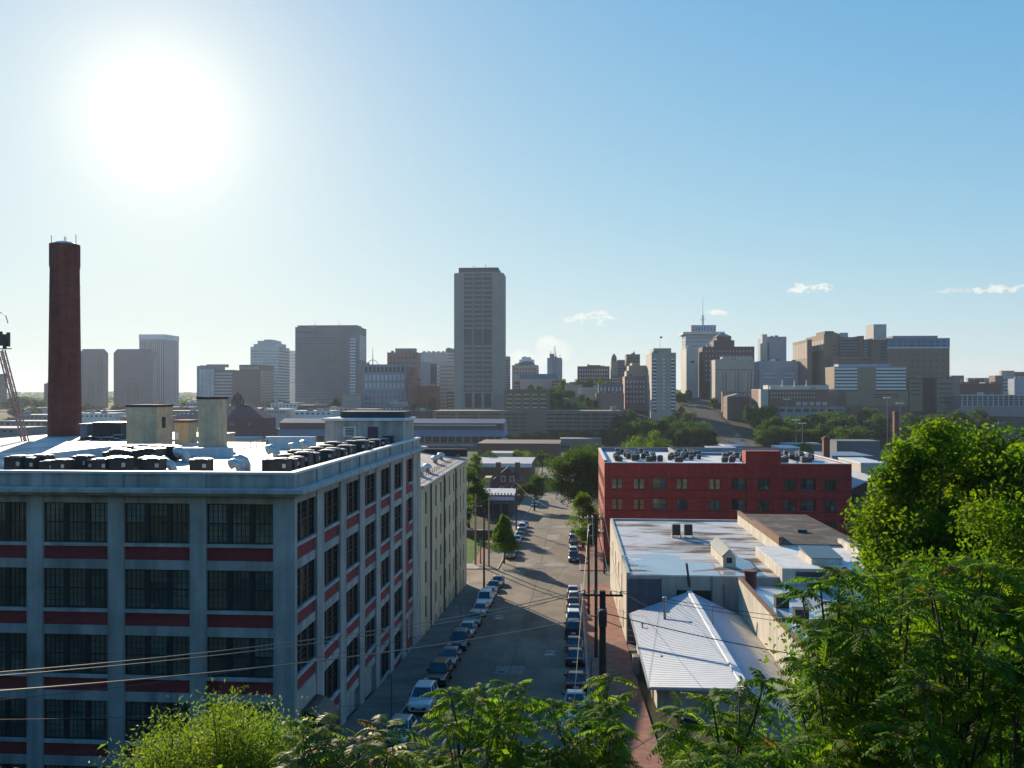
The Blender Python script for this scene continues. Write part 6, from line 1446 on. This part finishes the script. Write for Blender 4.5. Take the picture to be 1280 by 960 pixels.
for grp_, lab_, rng_ in (('mid rise blocks right of the tallest tower', 'small mid-rise block crowded on the hill right of the tallest tower', [(642, 655, 478), (656, 668, 482), (668, 682, 479), (690, 702, 476), (640, 650, 468), (712, 722, 478), (752, 764, 474), (764, 776, 470), (772, 786, 466), (730, 742, 480)]),
                         ('mid rise blocks before the broad slab', 'small mid-rise block crowded between the broad slab and tallest tower', [(456, 468, 494), (468, 482, 498), (500, 512, 488), (512, 522, 480), (522, 534, 474), (534, 545, 478), (545, 556, 486), (520, 530, 492), (536, 548, 497)]),
                         ('mid rise blocks at the far right', 'small mid-rise block on the low skyline at the far right', [(1192, 1204, 475), (1206, 1216, 478), (1218, 1230, 474), (1232, 1244, 478), (1244, 1254, 470), (1268, 1282, 474), (1212, 1224, 484)])):
    for k, (a, b, p) in enumerate(rng_):
        d = 960 + RL.uniform(0, 160); m_ = RL.choice(('rose_brick', 'stone_buff', 'stone_pale', 'slate_far', 'brick_brownred', 'pale_blue', 'precast_grey'))
        t = tower('mid_rise_building', lab_, a, a if (a + b) / 2 > 716 else b, b, p, d, m_, cat='building', depth=16, group=grp_); r_ = RL.randint(2, 4)
        grid(t, 'F', RL.randint(3, 5), r_, p + 1.5, p + 1.5 + r_ * 3.6, RL.choice(('far_glass', 'far_glass_pale', 'far_glass_brown')), .5, .5)
# right valley: rail yard sheds and viaduct
for a, b, p, d, m_, l, cp in ((1040, 1092, 571, 250, 'teal_band', 'blue roofed depot shed behind the red brick chimney', 'teal_band'), (1076, 1108, 580, 215, 'cream_stone', 'cream sunlit store roof left of the big tree', 'far_white'), (905, 935, 558, 420, 'brick_brownred', 'small brick shed with pale roof by the rail viaduct', 'precast_white'), (975, 1000, 560, 400, 'stone_buff', 'sunlit buff hut in the rail yard', 'far_white'),
                          (985, 1030, 556, 440, 'slate_far', 'dark rail yard shed left of the red brick chimney', 'precast_grey'), (1046, 1100, 552, 450, 'slate_far', 'dark rail yard shed right of the red brick chimney', 'slate_far'), (890, 925, 562, 330, 'pale_blue', 'pale blue roof peeping over the red apartment roof', 'pale_blue'), (700, 752, 549, 560, 'slate_far', 'dark low yard buildings under the parking garage', 'slate_far')):
    t = tower('low_building', l, a, a, b, p, d, m_, cat='shed', depth=18, capm=cp)
for i in range(7):
    px = 1040 + i * 8; c = W(px, 564, 300 + 4 * (i % 3)); mb = MB(); z = ground(c.x, c.y) + .2; mb.box(c.x - 1.0, c.y, z + .6, c.x + .95, c.y + 5, z + 3.2); mb.box(c.x - .95, c.y - 1.8, z + .5, c.x + .95, c.y - .1, z + 2.4); mb.box(c.x - 1, c.y - 1.5, z, c.x + 1, c.y - .7, z + .6); mb.box(c.x - 1, c.y + 3.4, z, c.x + 1, c.y + 4.4, z + .6)
    put(mb, 'box_truck', MATS['far_white'], 'white box truck in the row in the depot yard', 'truck', 'white trucks in the depot yard', off=(c.x, c.y, z))
def viaduct():
    d = 495; a, b = W(640, 556, d), W(1110, 556, d); y = a.y; off = (a.x, y, 0); T = thing('rail_viaduct', 'long dark rail viaduct crossing the valley before the tree belt', 'viaduct', off); z = zz(559, d)
    x1 = b.x
    m = MB(); m.box(a.x, y, z - 1.4, x1, y + 7, z); m.build('deck', MATS['concrete_dark'], T, off)
    m = MB(); m.box(a.x, y - .1, z, x1, y + .1, z + 1.0); m.build('railing', MATS['metal_dark'], T, off)
    q = MB(); q.box(-.6, 1, -1, .6, 6, z - 1.4); p = None; n = 16
    for i in range(n):
        l = (4 + (x1 - a.x - 8) * i / (n - 1), 0, 0)
        if p is None: p = q.build('pier', MATS['concrete_dark'], T, loc=l)
        else: lk(p, T, l)
viaduct()
mb = MB(); c = W(874, 531, 640); z = c.z; mb.box(c.x - 3, c.y - .1, z - 2.5, c.x + 3, c.y + .1, z + 2.5); mb.tube([(c.x, c.y + .3, ground(c.x, c.y)), (c.x, c.y + .3, z + 2)], .2, 6); mat('sign_green', (.02, .25, .14), var=.05)
put(mb, 'road_sign', MATS['sign_green'], 'green highway sign among the trees below the hill avenue', 'sign', off=(c.x, c.y, ground(c.x, c.y)))
# ================================================================== vegetation
mat('bark', (.06, .048, .038), rough=1, var=.35, scale=3, stretch=(1, 1, .25))
mat('stem', (.09, .085, .06), rough=.9, var=.3, scale=4, stretch=(1, 1, .25))
def leafmat(name, c1, c2, trans=.45, rough=.5, c2scale=.5, spec=.35, var=.3, sc=2.5): return mat(name, c1, rough=rough, var=var, scale=sc, spec=spec, col2=c2, c2scale=c2scale, c2lo=.42, c2hi=.6, trans=trans)
leafmat('leaf_far', (.028, .066, .013), (.06, .105, .017), .45, .8, .06, .08, .4)
leafmat('leaf_street', (.06, .125, .014), (.10, .165, .018), .5, .7, .3, .1, .4)
leafmat('leaf_maple', (.052, .125, .007), (.105, .165, .009), .55, .65, .3, .1, .4)
leafmat('leaf_ailanthus', (.06, .15, .012), (.13, .21, .018), .6, .6, .9, .09, .45)
leafmat('leaf_young', (.16, .14, .025), (.19, .10, .03), .5, .55, 1.2, .15)
leafmat('leaf_willow', (.08, .15, .024), (.125, .18, .036), .5, .55, 1.0, .15)
leafmat('leaf_under', (.06, .15, .014), (.11, .19, .02), .55, .6, .5, .12, .4)
def leaves(rs, P, size, aspect=.5, updir=.35, droop=.15):
    n = len(P); N = rs.normal(size=(n, 3)); N[:, 2] += updir * 2; N /= np.linalg.norm(N, axis=1)[:, None]
    T = rs.normal(size=(n, 3)); T[:, 2] -= droop * 2; T -= N * np.sum(T * N, 1)[:, None]; T /= np.linalg.norm(T, axis=1)[:, None]
    Bv = np.cross(N, T); s = (size * rs.uniform(.6, 1.35, n))[:, None]
    a = P - T * s * .5; c = P + T * s * .5; f = N * s * .12
    b = P + Bv * s * aspect * .5 - T * s * .08 + f; d = P - Bv * s * aspect * .5 - T * s * .08 + f
    return np.stack([a, b, c, d], 1)
def crown_points(rs, c, r, nc, nl, cr=.32, flat=.75, topbias=.08):
    c = np.array(c); r = np.array(r)
    u = rs.normal(size=(nc, 3)); u /= np.linalg.norm(u, axis=1)[:, None]; u[:, 2] = u[:, 2] * (1 - topbias) + topbias * np.abs(u[:, 2])
    rad = rs.uniform(.12, 1.0, nc) ** .5; C = c + u * r * rad[:, None]
    per = rs.integers(0, nc, nl); sc = (rs.uniform(.7, 1.3, nc) * cr)[per][:, None]
    v = rs.normal(size=(nl, 3)); v /= np.linalg.norm(v, axis=1)[:, None]; v *= (rs.uniform(0, 1, nl) ** .45)[:, None]
    v[:, 2] *= flat; P = C[per] + v * sc * r.mean()
    return P, C
def tree(name, label, x, y, zb, zt, rx, ry, m, seed, leaf, nl, nc=26, crown_frac=.72, cat='tree', group=None, lean=(0, 0), cr=.32, trunk_r=None, limbs=7, skinny=1.0, shape=None):
    rs = np.random.default_rng(seed); off = (x, y, zb); T = thing(name, label, cat, off, 0, group)
    h = zt - zb; ch = h * crown_frac; c = (x + lean[0], y + lean[1], zt - ch / 2)
    P, C = crown_points(rs, c, (rx * .84, ry * .84, ch * .5 * .88), nc, nl, cr * 1.25)
    if shape == 'cone':
        k = np.clip((zt - P[:, 2]) / ch, 0, 1); f = .25 + .95 * k ** .8; P[:, 0] = c[0] + (P[:, 0] - c[0]) * f; P[:, 1] = c[1] + (P[:, 1] - c[1]) * f
    poly_cloud('crown', leaves(rs, P, leaf), MATS[m], T, off)
    tr = trunk_r or max(.1, h * .022); mb = MB(); top = Vector((c[0], c[1], c[2] + ch * .15)); base = Vector((x, y, zb - .3)); mid = base.lerp(top, .45) + Vector((rs.normal() * tr, rs.normal() * tr, 0))
    mb.tube([base, base + Vector((0, 0, .8)), mid, top], [tr * 1.3, tr, tr * .75, tr * .2], 8)
    for k in range(limbs):
        q = Vector(C[k % len(C)]); s = base.lerp(top, .35 + .5 * k / limbs); mm = s.lerp(q, .5) + Vector((0, 0, -.06 * h)); mb.tube([s, mm, q], [tr * .45, tr * .3, tr * .06], 5)
    mb.build('trunk', MATS['bark'], T, off); return T
# street trees
def at(px, d, x=None):
    c = W(px, 500, d); return c.x, c.y
def stree(px, pt, wpx, d, label, m, seed, leaf, nl, **kw):
    x, y = at(px, d); zb = ground(x, y); tree(kw.pop('name', 'street_tree'), label, x, y, zb, zz(pt, d), wpx * d / F / 2 * 1.08, wpx * d / F / 2, m, seed, leaf * 1.25, int(nl * 1.3), **kw)
stree(630, 641, 40, 154, 'young pointed street tree beside the left row of cars', 'leaf_street', 11, .26, 12000, nc=44, crown_frac=.9, shape='cone')
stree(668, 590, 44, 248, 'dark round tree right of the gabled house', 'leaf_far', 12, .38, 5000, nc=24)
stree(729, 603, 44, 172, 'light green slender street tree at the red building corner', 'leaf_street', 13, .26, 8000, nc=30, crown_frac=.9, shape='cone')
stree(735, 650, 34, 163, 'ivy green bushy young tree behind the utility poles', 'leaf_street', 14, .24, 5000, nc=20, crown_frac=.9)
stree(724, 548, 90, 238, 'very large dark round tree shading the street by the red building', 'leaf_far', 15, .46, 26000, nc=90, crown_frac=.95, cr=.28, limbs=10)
stree(586, 582, 34, 205, 'small round tree behind the far end of the cream loft', 'leaf_far', 16, .34, 4000)
stree(580, 606, 26, 190, 'leafy dark shrub tree beside the cream loft end wall', 'leaf_street', 17, .28, 4500, crown_frac=.9)
stree(600, 598, 30, 232, 'dark bushy tree left of the gabled house wing', 'leaf_far', 18, .34, 4000, crown_frac=.88)
stree(594, 565, 24, 330, 'bright yellow green tree left of the flat brick building', 'leaf_maple', 19, .4, 3000)
stree(612, 563, 22, 370, 'small green tree behind the flat brick building, left side', 'leaf_far', 20, .45, 2500)
stree(651, 560, 30, 385, 'bright round tree behind the flat brick building, right side', 'leaf_street', 21, .45, 3500)
stree(678, 562, 18, 400, 'upright dark tree by the far end of the street', 'leaf_far', 22, .45, 2500, crown_frac=.85)
stree(553, 562, 30, 330, 'dark tree peeping over the cream loft roof', 'leaf_far', 23, .45, 3000)
stree(810, 535, 66, 330, 'broad sunlit tree behind the left corner of the red roof', 'leaf_street', 24, .5, 9000, nc=40, crown_frac=.85)
stree(932, 566, 20, 320, 'small bright tree peeping over the red apartment roof', 'leaf_street', 25, .4, 2200)
stree(1005, 551, 22, 420, 'small yellow green tree in the rail yard', 'leaf_street', 26, .45, 2200)
stree(598, 690, 14, 175, 'scrubby brown bush at the lawn wall', 'leaf_under', 27, .2, 1500, crown_frac=.95)
# the belts of trees in the valley and on the hill: four kinds, then copies
def proto(seed, nl, nc, m='leaf_far'):
    T = tree('broadleaf_tree', 'broad round tree', 0, 0, 0, 12, 6.4, 6.0, m, seed, .85, nl, nc=nc, crown_frac=.97, cr=.36)
    return T
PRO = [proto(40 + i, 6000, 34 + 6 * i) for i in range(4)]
PK = [kids(p) for p in PRO]; pn = [0] * 4
def btree(px, pt, wpx, d, label, group, k):
    x, y = at(px, d); zb = ground(x, y) - .4; h = zz(pt, d) - zb; w = wpx * d / F
    if h < 2: return
    o = PRO[k] if not pn[k] else dup(PRO[k], ch=PK[k]); pn[k] = 1
    o.location = (x, y, zb); o.scale = (w / 12.4, w / 12.4, h / 12); o.rotation_euler = (0, 0, (px * 1.7) % 6.28); tag(o, label, 'tree', group)
G1 = 'tree belt below the tan apartment tower'; l1 = 'round dark green tree in the belt below the tan apartment tower'
for i, (px, pt, w, d) in enumerate(((782, 527, 34, 600), (800, 524, 36, 640), (818, 521, 44, 610), (836, 520, 40, 650), (848, 527, 40, 590), (862, 530, 34, 570), (776, 517, 26, 690), (790, 512, 26, 720), (850, 508, 22, 760), (861, 513, 20, 740))): btree(px, pt, w, d, l1, G1, i % 4)
G2 = 'trees along the hill avenue'; l2 = 'round green tree beside the avenue that climbs the hill'
for i, (px, pt, w, d) in enumerate(((872, 523, 36, 580), (884, 533, 28, 560), (860, 536, 30, 555), (952, 512, 32, 700), (958, 503, 34, 720), (938, 505, 18, 760), (966, 521, 48, 600), (962, 537, 34, 575), (893, 496, 12, 880), (920, 500, 14, 820), (850, 490, 18, 920), (860, 487, 12, 960))): btree(px, pt, w, d, l2, G2, (i + 1) % 4)
G3 = 'dark tree belt before the hospital hill'; l3 = 'dark tree in the long belt before the hospital hill'
for i, (px, pt, w, d) in enumerate(((985, 519, 40, 620), (1005, 521, 40, 600), (1022, 516, 42, 640), (1040, 511, 36, 690), (1052, 516, 36, 660), (1030, 530, 36, 560), (1050, 534, 34, 540), (1012, 533, 36, 560), (1085, 508, 26, 740), (1100, 518, 40, 640), (1140, 516, 44, 620), (1165, 514, 40, 640), (975, 530, 34, 570), (1195, 512, 40, 650), (1225, 510, 40, 660))): btree(px, pt, w, d, l3, G3, (i + 2) % 4)
btree(1070, 530, 50, 520, 'sunlit olive tree standing clear before the hospital hill', 'dark tree belt before the hospital hill', 1)
G4 = 'trees on the hill by the sunlit building'; l4 = 'tree on the hill crest beside the small sunlit cream building'
for i, (px, pt, w, d) in enumerate(((664, 480, 14, 930), (676, 479, 14, 930), (690, 483, 16, 900), (703, 474, 20, 940), (698, 485, 18, 880), (712, 486, 18, 890), (725, 472, 16, 980), (738, 472, 20, 980), (750, 470, 20, 980), (760, 474, 16, 960), (727, 492, 10, 860), (735, 496, 9, 840), (709, 501, 10, 820), (745, 496, 9, 840), (718, 503, 8, 810), (690, 497, 12, 840), (701, 497, 10, 840))): btree(px, pt, w, d, l4, G4, i % 4)
G5 = 'dark trees before the parking garage'; l5 = 'dark tree at the foot of the long parking garage'
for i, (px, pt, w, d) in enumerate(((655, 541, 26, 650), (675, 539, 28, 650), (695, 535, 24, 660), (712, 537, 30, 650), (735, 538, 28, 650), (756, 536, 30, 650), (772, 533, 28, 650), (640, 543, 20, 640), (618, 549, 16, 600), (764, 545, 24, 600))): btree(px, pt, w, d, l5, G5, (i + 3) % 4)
G6 = 'hazy trees among the far left roofs'; l6 = 'hazy pale tree among the low roofs right of the smokestack'
for i, (px, pt, w, d) in enumerate(((108, 503, 18, 1150), (122, 505, 16, 1150), (150, 505, 22, 1150), (168, 506, 16, 1180), (205, 502, 20, 1200), (232, 500, 16, 1300), (352, 498, 14, 1100), (420, 497, 14, 1000), (340, 500, 12, 1100), (520, 500, 10, 860), (541, 495, 9, 880))): btree(px, pt, w, d, l6, G6, i % 4)
G7 = 'hazy trees left of the smokestack'; l7 = 'hazy tree on the skyline left of the smokestack'
for i, (px, pt, w, d) in enumerate(((12, 497, 22, 1300), (30, 494, 24, 1500), (48, 498, 18, 1300), (20, 507, 20, 1000), (44, 509, 18, 950))): btree(px, pt, w, d, l7, G7, i % 4)
# far woods on the horizon: one mass
def far_woods():
    rs = np.random.default_rng(3); P = []
    n = 26000; X = rs.uniform(-3600, 3600, n); Y = rs.uniform(1900, 5600, n)
    Z = np.array([ground(x, y) for x, y in zip(X, Y)]) + rs.uniform(2, 13, n)
    L4 = leaves(rs, np.stack([X, Y, Z], 1), 22.0, .8, .6); L4[:, :, 2] = L4[:, :, 2] * .35 + Z[:, None] * .65
    o = poly_cloud('far_woods', L4, MATS['leaf_far']); tag(o, kind='stuff'); return o
far_woods()
# --- big broadleaf tree at the right
tree('broadleaf_tree', 'huge bright green broadleaf tree at the right edge', *at(1262, 45), 16.5, zz(488, 45), 5.8, 5.2, 'leaf_maple', 61, .31, 70000, nc=140, crown_frac=.97, cr=.19, limbs=12)
tree('broadleaf_tree', 'bright green broadleaf tree left of the huge one, before the dark brick hall', *at(1160, 43), 16.5, zz(503, 43), 4.0, 3.8, 'leaf_maple', 62, .29, 56000, nc=120, crown_frac=.97, cr=.2, limbs=10)
tree('broadleaf_tree', 'lower bright green tree crown at the left flank of the huge tree', *at(1122, 44), 16.5, zz(538, 44), 2.4, 2.4, 'leaf_maple', 63, .25, 22000, nc=60, crown_frac=.97, cr=.22, limbs=8)
tree('broadleaf_tree', 'bright green broadleaf tree between the huge one and its left neighbour', *at(1214, 47), 16.5, zz(494, 47), 4.2, 3.6, 'leaf_maple', 65, .30, 48000, nc=110, crown_frac=.95, cr=.2, limbs=9)
tree('broadleaf_tree', 'dense lower green tree under the huge crown at the right edge', *at(1230, 36), 18, zz(600, 36), 4.2, 3.0, 'leaf_maple', 64, .22, 32000, nc=100, crown_frac=.95, cr=.24, limbs=8)
# --- ailanthus: thin stems, rosettes of long pinnate fronds
def frond(rs, o, dirv, Lf, npair, out):
    d = dirv / np.linalg.norm(dirv); up = np.array((0, 0, 1.0)); side = np.cross(d, up); s_ = np.linalg.norm(side)
    side = side / s_ if s_ > 1e-3 else np.array((1.0, 0, 0)); drp = rs.uniform(.25, .6); tw = rs.normal() * .35
    nrm = np.cross(side, d); sd = side * math.cos(tw) + nrm * math.sin(tw)
    t = np.linspace(.16, 1.0, npair)
    P = o + d * Lf * t[:, None] - up * (drp * Lf * t ** 2)[:, None]
    tg = d - up * (2 * drp * t)[:, None]; tg /= np.linalg.norm(tg, axis=1)[:, None]
    ll = Lf * .20 * (1.12 - .55 * (2 * t - .95) ** 2)
    for sg in (-1, 1):
        ld = sd * sg + tg * .38 - up * rs.uniform(.1, .55) + rs.normal(size=(npair, 3)) * .12; ld /= np.linalg.norm(ld, axis=1)[:, None]
        wd_ = np.cross(ld, np.cross(tg, ld)); wd_ = tg - ld * np.sum(tg * ld, 1)[:, None]; wd_ /= np.linalg.norm(wd_, axis=1)[:, None]
        nn = np.cross(ld, wd_); L_ = ll[:, None]; w_ = L_ * .17; dn = -up * L_ * .1
        out.append(np.stack([P, P + ld * L_ * .28 + wd_ * w_, P + ld * L_ * .66 + wd_ * w_ * .8 + dn * .6, P + ld * L_ + dn * 1.8, P + ld * L_ * .66 - wd_ * w_ * .8 + dn * .6, P + ld * L_ * .28 - wd_ * w_], 1))
    return [o, o + d * Lf * .5 - up * drp * Lf * .25, o + d * Lf - up * drp * Lf]
def ailanthus(name, label, bx, by, tips, seed, Lf=.62, m='leaf_ailanthus', young=.16, trunk=.045, group=None, nf=(9, 15), npair=11, stem_f=4):
    """tips: world points where the rosettes of fronds grow"""
    rs = np.random.default_rng(seed); zb = ground(bx, by); off = (bx, by, zb); T = thing(name, label, 'tree', off, 0, group)
    old, new, st = [], [], MB()
    tips = [np.array(t) for t in tips]; top = max(tips, key=lambda q: q[2]); base = np.array((bx, by, zb - .2))
    stem = [base + (top - base) * k / 6 + np.append(rs.normal(size=2) * .06 * (k not in (0, 6)), 0) for k in range(7)]
    st.tube([tuple(q) for q in stem], [trunk * (1.15 - .13 * k) for k in range(7)], 7)
    for tp in tips:
        k = int(np.clip((tp[2] - zb - 1.3) / max(.5, top[2] - zb) * 6, 1, 5)); s = stem[k]
        if tp is not top:
            mid = (s + tp) / 2 + np.append((tp - s)[:2] * .12, -.12 * np.linalg.norm(tp - s)); st.tube([tuple(s), tuple(mid), tuple(tp)], [trunk * .55, trunk * .45, trunk * .25], 6)
        else: mid = (stem[4] + tp) / 2
        n = rs.integers(*nf); ph = rs.uniform(0, 6.28)
        for i in range(n):
            a = ph + i * 2.4; el = rs.uniform(-.15, .75); d = np.array((math.cos(a) * math.cos(el), math.sin(a) * math.cos(el), math.sin(el)))
            yg = rs.random() < young and el > .3; l = Lf * rs.uniform(.7, 1.2) * (.6 if yg else 1)
            r = frond(rs, tp + rs.normal(size=3) * .03, d, l, npair, new if yg else old); st.tube([tuple(q) for q in r], [.006, .005, .002], 4, caps=False)
        for i in range(stem_f):
            a = rs.uniform(0, 6.28); q = mid + (tp - mid) * rs.uniform(0, .9); d = np.array((math.cos(a), math.sin(a), rs.uniform(-.2, .4)))
            r = frond(rs, q, d, Lf * rs.uniform(.7, 1.15), npair, old); st.tube([tuple(q) for q in r], [.006, .005, .002], 4, caps=False)
    poly_cloud('crown', np.concatenate(old), MATS[m], T, off)
    if new: poly_cloud('young_leaves', np.concatenate(new), MATS['leaf_young'], T, off)
    st.build('trunk', MATS['stem'], T, off); return T
def tipset(pts): return [tuple(W(px, py, d)) for px, py, d in pts]
def spread_tips(rs, poly, n, d0, d1):
    """random tips inside a silhouette given as (px, top py) columns"""
    out = []
    for i in range(n):
        px = rs.uniform(poly[0][0], poly[-1][0])
        for (a, pa), (b, pb) in zip(poly, poly[1:]):
            if a <= px <= b: top = pa + (pb - pa) * (px - a) / (b - a)
        py = top + 20 + rs.random() ** 1.1 * (1000 - top)
        d = rs.uniform(d0, d1)
        out.append((px, py, d))
    return out
RS = np.random.default_rng(9)
def grove(name, label, px, d, sil, n, seed, Lf=.62, dd=1.3, extra=(), m='leaf_ailanthus', young=.16, trunk=.045, **kw):
    x, y = at(px, d); rs = np.random.default_rng(seed)
    pts = list(extra) + spread_tips(rs, sil, n, d - dd, d + dd)
    return ailanthus(name, label, x, y, tipset(pts), seed, Lf, m, young, trunk, **kw)
# centre bottom
grove('ailanthus_tree', 'leafy dark green tree of heaven over the lower street', 605, 21, [(530, 925), (560, 872), (600, 872), (645, 858), (670, 905)], 46, 71, .70, 2.0, [(562, 866, 20), (606, 862, 21), (643, 858, 20.5), (592, 878, 20), (655, 885, 20)])
grove('ailanthus_tree', 'leafy green tree of heaven between the lower street and brick pavement', 720, 19, [(672, 900), (710, 882), (750, 870), (778, 905)], 34, 72, .66, 1.6, [(762, 850, 19), (765, 880, 19), (690, 888, 19), (720, 884, 20)])
# bottom left
grove('ailanthus_tree', 'yellow green and reddish young sumac at the bottom left of centre', 440, 10.5, [(370, 925), (400, 905), (440, 930), (480, 912), (530, 945)], 16, 73, .52, .9, [(398, 912, 10.2), (405, 935, 10), (478, 915, 10.4), (450, 930, 10), (380, 940, 10.3)], 'leaf_willow', .5)
grove('ailanthus_tree', 'sumac sprig in the bottom left corner', -8, 11, [(-40, 940), (-10, 915), (14, 945)], 6, 74, .4, .6, [], 'leaf_willow', .2)
def willow_bush():
    rs = np.random.default_rng(75); d = 18.5; bx, by = at(262, d); zb = ground(bx, by); off = (bx, by, zb); T = thing('leafy_bush', 'bright yellow green bush with narrow leaves at the bottom left', 'bush', off)
    tops = [(160, 945), (185, 915), (200, 893), (222, 905), (248, 890), (268, 868), (285, 872), (300, 890), (322, 885), (345, 898), (362, 920), (375, 905), (240, 915), (280, 900), (310, 920), (180, 950), (210, 940), (340, 930)]
    st = MB(); L4 = []
    for px, py in tops:
        for k in range(4):
            t = np.array(W(px + rs.normal() * 10, py + 6 + rs.uniform(0, 60) * (k > 0), d + rs.uniform(-1.6, 1.6))); b = np.array((bx + rs.normal() * .5, by + rs.normal() * .5, zb)); m = (b + t) / 2 + np.append((t - b)[:2] * .2, 0)
            st.tube([tuple(b), tuple(m), tuple(t)], [.035, .02, .006], 5)
            n = 620; s = rs.uniform(.45, 1, n)[:, None]; P = m + (t - m) * (s - .45) / .55 + rs.normal(size=(n, 3)) * (.10 + .26 * (1 - np.abs(s * 2 - 1.4)).clip(0, 1)); L4.append(leaves(rs, P, .10, .30, .2, .5))
    poly_cloud('foliage', np.concatenate(L4), MATS['leaf_willow'], T, off); st.build('stem', MATS['stem'], T, off)
willow_bush()
# right bottom: a stand of trees of heaven
grove('ailanthus_tree', 'tree of heaven reaching left over the white annex roof', 1045, 12.5, [(1020, 810), (1035, 770), (1050, 745), (1085, 728)], 31, 81, .52, 1.6, [(1002, 742, 12.6), (1025, 728, 12.4), (1012, 782, 12.4), (1048, 718, 12.8), (1010, 830, 12.5), (1000, 865, 12.6)], nf=(9, 15))
grove('ailanthus_tree', 'tree of heaven with thin dark stem in the middle of the right stand', 1090, 13, [(1045, 735), (1080, 722), (1115, 725), (1150, 728)], 37, 82, .54, 2.2, [(1060, 722, 13), (1095, 722, 13), (1130, 718, 13)])
grove('ailanthus_tree', 'tree of heaven with raised red tipped fronds near the right edge', 1190, 12, [(1130, 730), (1180, 722), (1225, 716), (1270, 735)], 38, 83, .54, 2.0, [(1194, 712, 12), (1228, 704, 12), (1248, 720, 12), (1160, 728, 12)], young=.3)
grove('ailanthus_tree', 'tree of heaven cut by the right edge', 1275, 11.5, [(1240, 760), (1275, 742), (1320, 740)], 20, 84, .54, 1.8)
grove('ailanthus_tree', 'lower tree of heaven before the ribbed metal shed', 880, 14.5, [(835, 950), (860, 898), (890, 880), (930, 868), (965, 862)], 34, 85, .52, 1.8, [(850, 890, 14.4), (845, 912, 14), (925, 866, 14.6), (890, 876, 14), (955, 852, 14.3)])
grove('ailanthus_tree', 'leafy low tree of heaven at the bottom right of centre', 830, 12, [(815, 975), (840, 950), (890, 930), (940, 920), (980, 910)], 27, 86, .52, 1.5, [])
# undergrowth on the slope
def undergrowth(name, label, pts, n, size, seed, m='leaf_under'):
    rs = np.random.default_rng(seed); c = np.array([W(*p) for p in pts]); P = c[rs.integers(0, len(c), n)] + rs.normal(size=(n, 3)) * np.array((.45, .45, .32)); o = poly_cloud(name, leaves(rs, P, size, .55), MATS[m]); tag(o, label, kind='stuff'); return o
undergrowth('undergrowth', 'bright leafy undergrowth behind the stand of thin stems', [(px, py, 17 + (px % 5) * .6) for px in range(1030, 1320, 34) for py in (830, 870, 920, 960)], 20000, .13, 91)
undergrowth('undergrowth', 'leafy undergrowth on the slope at the bottom', [(px, 1010, 22) for px in range(450, 700, 40)] + [(px, 1045, 14) for px in range(0, 700, 60)], 9000, .14, 92)

# unseen leaf mass added behind the viewpoint to darken the factory front
def shade_woods_behind():
    rs = np.random.default_rng(8); n = 15000
    X = rs.uniform(-120, 90, n); Y = -9 - rs.random(n) * 38; Z = 36 + rs.random(n) ** .8 * (15 + 4 * np.sin(X * .13) + 3 * np.sin(X * .31 + 1))
    o = poly_cloud('unseen_shade_woods', leaves(rs, np.stack([X, Y, Z], 1), 1.7, .7), MATS['leaf_far']); tag(o, kind='stuff'); return o
shade_woods_behind()
